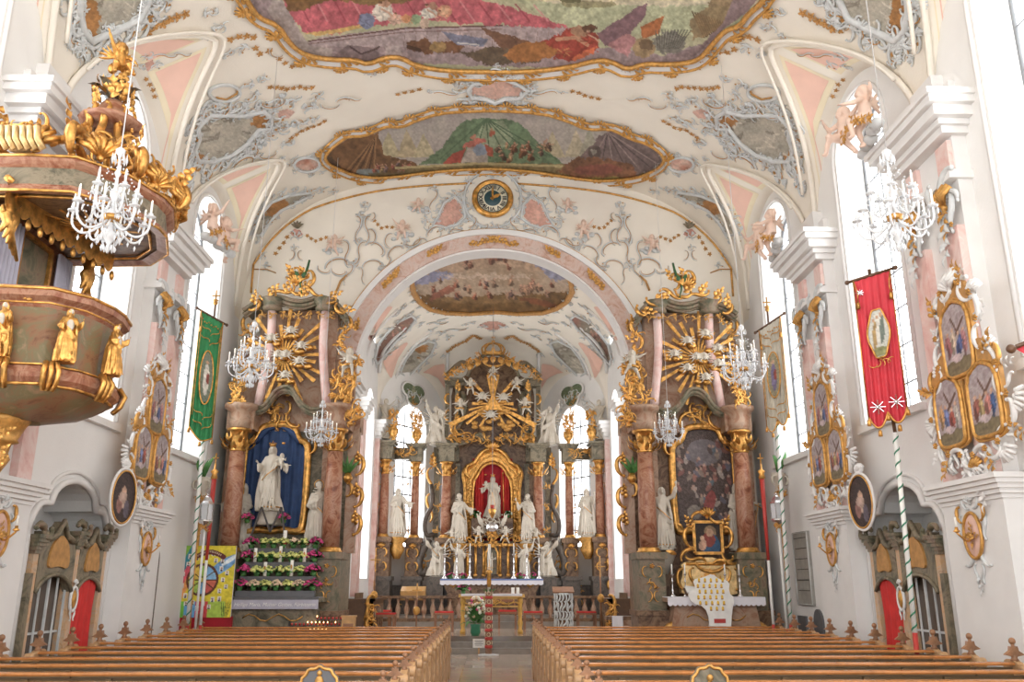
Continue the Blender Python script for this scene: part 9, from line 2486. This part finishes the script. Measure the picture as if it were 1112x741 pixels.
for mir, w in ((0, 'left'), (1071, 'right')):
 H1 = [(406, 390), (411, 374), (420, 362), (432, 349), (446, 342), (451, 346), (443, 357), (432, 368), (418, 385), (408, 396)]; H2 = [(434, 404), (440, 390), (450, 377), (464, 370), (473, 372), (468, 384), (456, 396), (441, 410)]
 def dr(cv, mir=mir): cv.fill((.56, .36, .30), (.50, .46, .38), .08); rn = random.Random(2); cv.crowd(cv.U.min() + 8, cv.V.min() + 8, cv.U.max() - 8, cv.V.max() - 6, 10, 5, [(.62, .28, .24), (.5, .48, .42), (.66, .45, .38)], rn)
 orn('choir_cartouche', 'long reddish painted oval in stucco on the %s choir vault nearest the arch' % w, 'ceiling cartouche', SC, [('P', H1, dr, 0), ('W', H1, .05, 8, 3, .28)], None, mir, 32)
 orn('choir_cartouche', 'grey-ochre painted oval in stucco on the %s choir vault nearest the altar' % w, 'ceiling cartouche', SC, [('P', H2, gris([(456, 380, 8, 6)]), 0), ('W', H2, .05, 8, 3, .28)], None, mir, 33)
 orn('choir_stucco', 'gilt blossom swag and rocaille tendrils on the %s half of the apse vault' % w, 'stucco ornament', SC, [('G', [(521, 367), (514, 364), (506, 370), (496, 374), (486, 381)], .10), ('R', 487, 366, 12), ('R', 478, 361, 12), ('R', 468, 358, 10), ('S', 495, 357, 20, 20, 1), ('S', 475, 350, 20, 10, 1), ('R', 505, 352, 8), ('R', 484, 386, 10), ('R', 430, 340, 10), ('R', 437, 333, 10), ('R', 480, 347, 10), ('R', 456, 352, 10)], None, mir, 34)
 pk = MB(); X = (lambda u: mir - u) if mir else (lambda u: u)
 for pl in ([(397, 364), (403, 349), (412, 334), (427, 333), (415, 350), (402, 371)], [(416, 393), (424, 384), (440, 372), (444, 372), (432, 390), (425, 412), (420, 404)], [(459, 405), (472, 397), (483, 395), (483, 422), (476, 411), (466, 406)]):
  pl = resample(pl + [pl[0]], 28)[:-1]; cc = pl.mean(0); rows = [[onC(X(cc[0] + (q[0] - cc[0]) * f), cc[1] + (q[1] - cc[1]) * f, .06) for q in pl] for f in (.02, .35, .7, 1.0)]; pk.grid(rows, cv=True)
 struct(pk.build('trim_choir_pink', M['pink']))
 gl = MB(); [gl.tube([onC(X(u), v, .06) for u, v in smooth(L, 2, False)], .06, 6) for L in ([(398, 385), (404, 367), (418, 348), (432, 336)], [(428, 415), (436, 392), (450, 374), (468, 362)], [(412, 405), (414, 385), (424, 372), (440, 356)], [(486, 425), (486, 400), (486, 384)])]; struct(gl.build('trim_choir_rib', M['white']))
orn('choir_stucco', 'pink stucco shell under the lower edge of the choir fresco', 'stucco ornament', SC, [('P', [(520, 353), (530, 349), (540, 349), (550, 353), (540, 358), (530, 358)], (.8, .56, .48), (.74, .5, .42)), ('R', 524, 354, 12), ('R', 546, 354, 12), ('R', 535, 358, 10), ('R', 512, 350, 10), ('R', 558, 350, 10)], None, 0, 35)
# ---- putti sitting on the cornices
for x, y, lab in ((-5.35, 15.2, 'by the far left window'), (5.35, 15.2, 'by the far right window'), (5.35, 10.9, 'by the near right window')):
 t = thing('seated_putti', 'pair of flesh-coloured putti with gilt garland on the cornice %s' % lab, 'putti', (x, y, 7.92)); s = -1 if x > 0 else 1
 statue('putto_figure', 'putto_a', '', '', (x, y, 8.25), .95, -pi / 2 * s + pi * .2 * s, material=M['skin'], parent=t); statue('putto_figure', 'putto_b', '', '', (x + s * .1, y + .5, 8.2), .95, -pi / 2 * s + .5, material=M['skin'], parent=t)
 g = MB(); rn = random.Random(3); garland(g, [(x + .12 * s, y - .4, 8.0), (x + .2 * s, y, 8.2), (x + .2 * s, y + .3, 8.0), (x + .12 * s, y + .6, 8.3)], V3(s, 0, 0), .09, rn); g.build('garland', M['gold_dull'], t); w = MB(); [w.ell((x + .05 * q, y + .22 * q - .3, 7.97 + .03 * (q % 2)), (.11, .13, .08), 8, 5) for q in range(5)]; w.build('cloud', M['stucco'], t)
# gilt-leaf drop on the arch band, stucco on arch legs
for s, w in ((-1, 'left'), (1, 'right')):
 t = thing('arch_stucco', 'gilt leaf clusters on the marbled arch band, %s side' % w, 'wall relief', (s * 3, YW - .1, 9)); g = MB(); rn = random.Random(5)
 for a_ in (20, 40, 43, 46, 62, 65, 80, 84, 88):
  a = radians(a_); q = V3(s * (AR + .13) * cos(a), YW - .09, AZ + (AR + .13) * sin(a)); spray(g, q, V3(-sin(a) * s, 0, cos(a)), V3(cos(a) * s, 0, sin(a)), V3(0, -1, 0), .3, rn.uniform(-.4, .4), 5, .5)
 g.build('gilding', M['gold_dull'], t)
 t = thing('arch_stucco', 'white and gilt rocaille drop on the inner leg of the chancel arch, %s side' % w, 'wall relief', (s * 3.6, YW - .13, 4)); g = MB(); m = MB()
 for z in (5.6, 5.3, 3.2, 2.8, 2.4, 2.0, 1.6): rocaille(m, g, V3(s * 3.62, YW - .14, z), V3(1, 0, 0), V3(0, 0, 1), V3(0, -1, 0), .34, rn, .9, 2)
 for z in (5.8, 5.5, 2.9, 2.5): rocaille(m, g, V3(s * (CW - .18), 22.0, z), V3(0, 1, 0), V3(0, 0, 1), V3(-s, 0, 0), .4, rn, .9, 2)
 m.build('stucco_scrolls', M['white'], t); g.build('gilding', M['gold_dull'], t)
# ------------------------------------------------------------ light, camera
wd = bpy.data.worlds.new('world'); bpy.context.scene.world = wd; wd.use_nodes = True
bg = wd.node_tree.nodes['Background']; bg.inputs['Color'].default_value = (.96, .975, 1.0, 1); bg.inputs['Strength'].default_value = 2.0  # white world light, added as frontal fill through the open west end
cam = bpy.data.cameras.new('camera'); co = bpy.data.objects.new('camera', cam); C.objects.link(co)
cam.sensor_width = 36; cam.sensor_fit = 'HORIZONTAL'; cam.lens = F / 1112 * 36; cam.clip_end = 200
mm = Matrix((( RT[0], UP[0], -FW[0], 0), (RT[1], UP[1], -FW[1], 0), (RT[2], UP[2], -FW[2], H), (0, 0, 0, 1)))
co.matrix_world = mm
sc = bpy.context.scene; sc.camera = co
sc.view_settings.view_transform = 'Standard'; sc.view_settings.look = 'None'; sc.view_settings.gamma = 1.0
sc.view_settings.use_curve_mapping = False; sc.view_settings.exposure = EXPOSURE
sc.render.engine = 'CYCLES'
sc.cycles.use_denoising = True
sc.cycles.max_bounces = 8; sc.cycles.diffuse_bounces = 5; sc.cycles.glossy_bounces = 3; sc.cycles.transmission_bounces = 4; sc.cycles.caustics_reflective = False; sc.cycles.caustics_refractive = False
sc.cycles.sample_clamp_indirect = 8
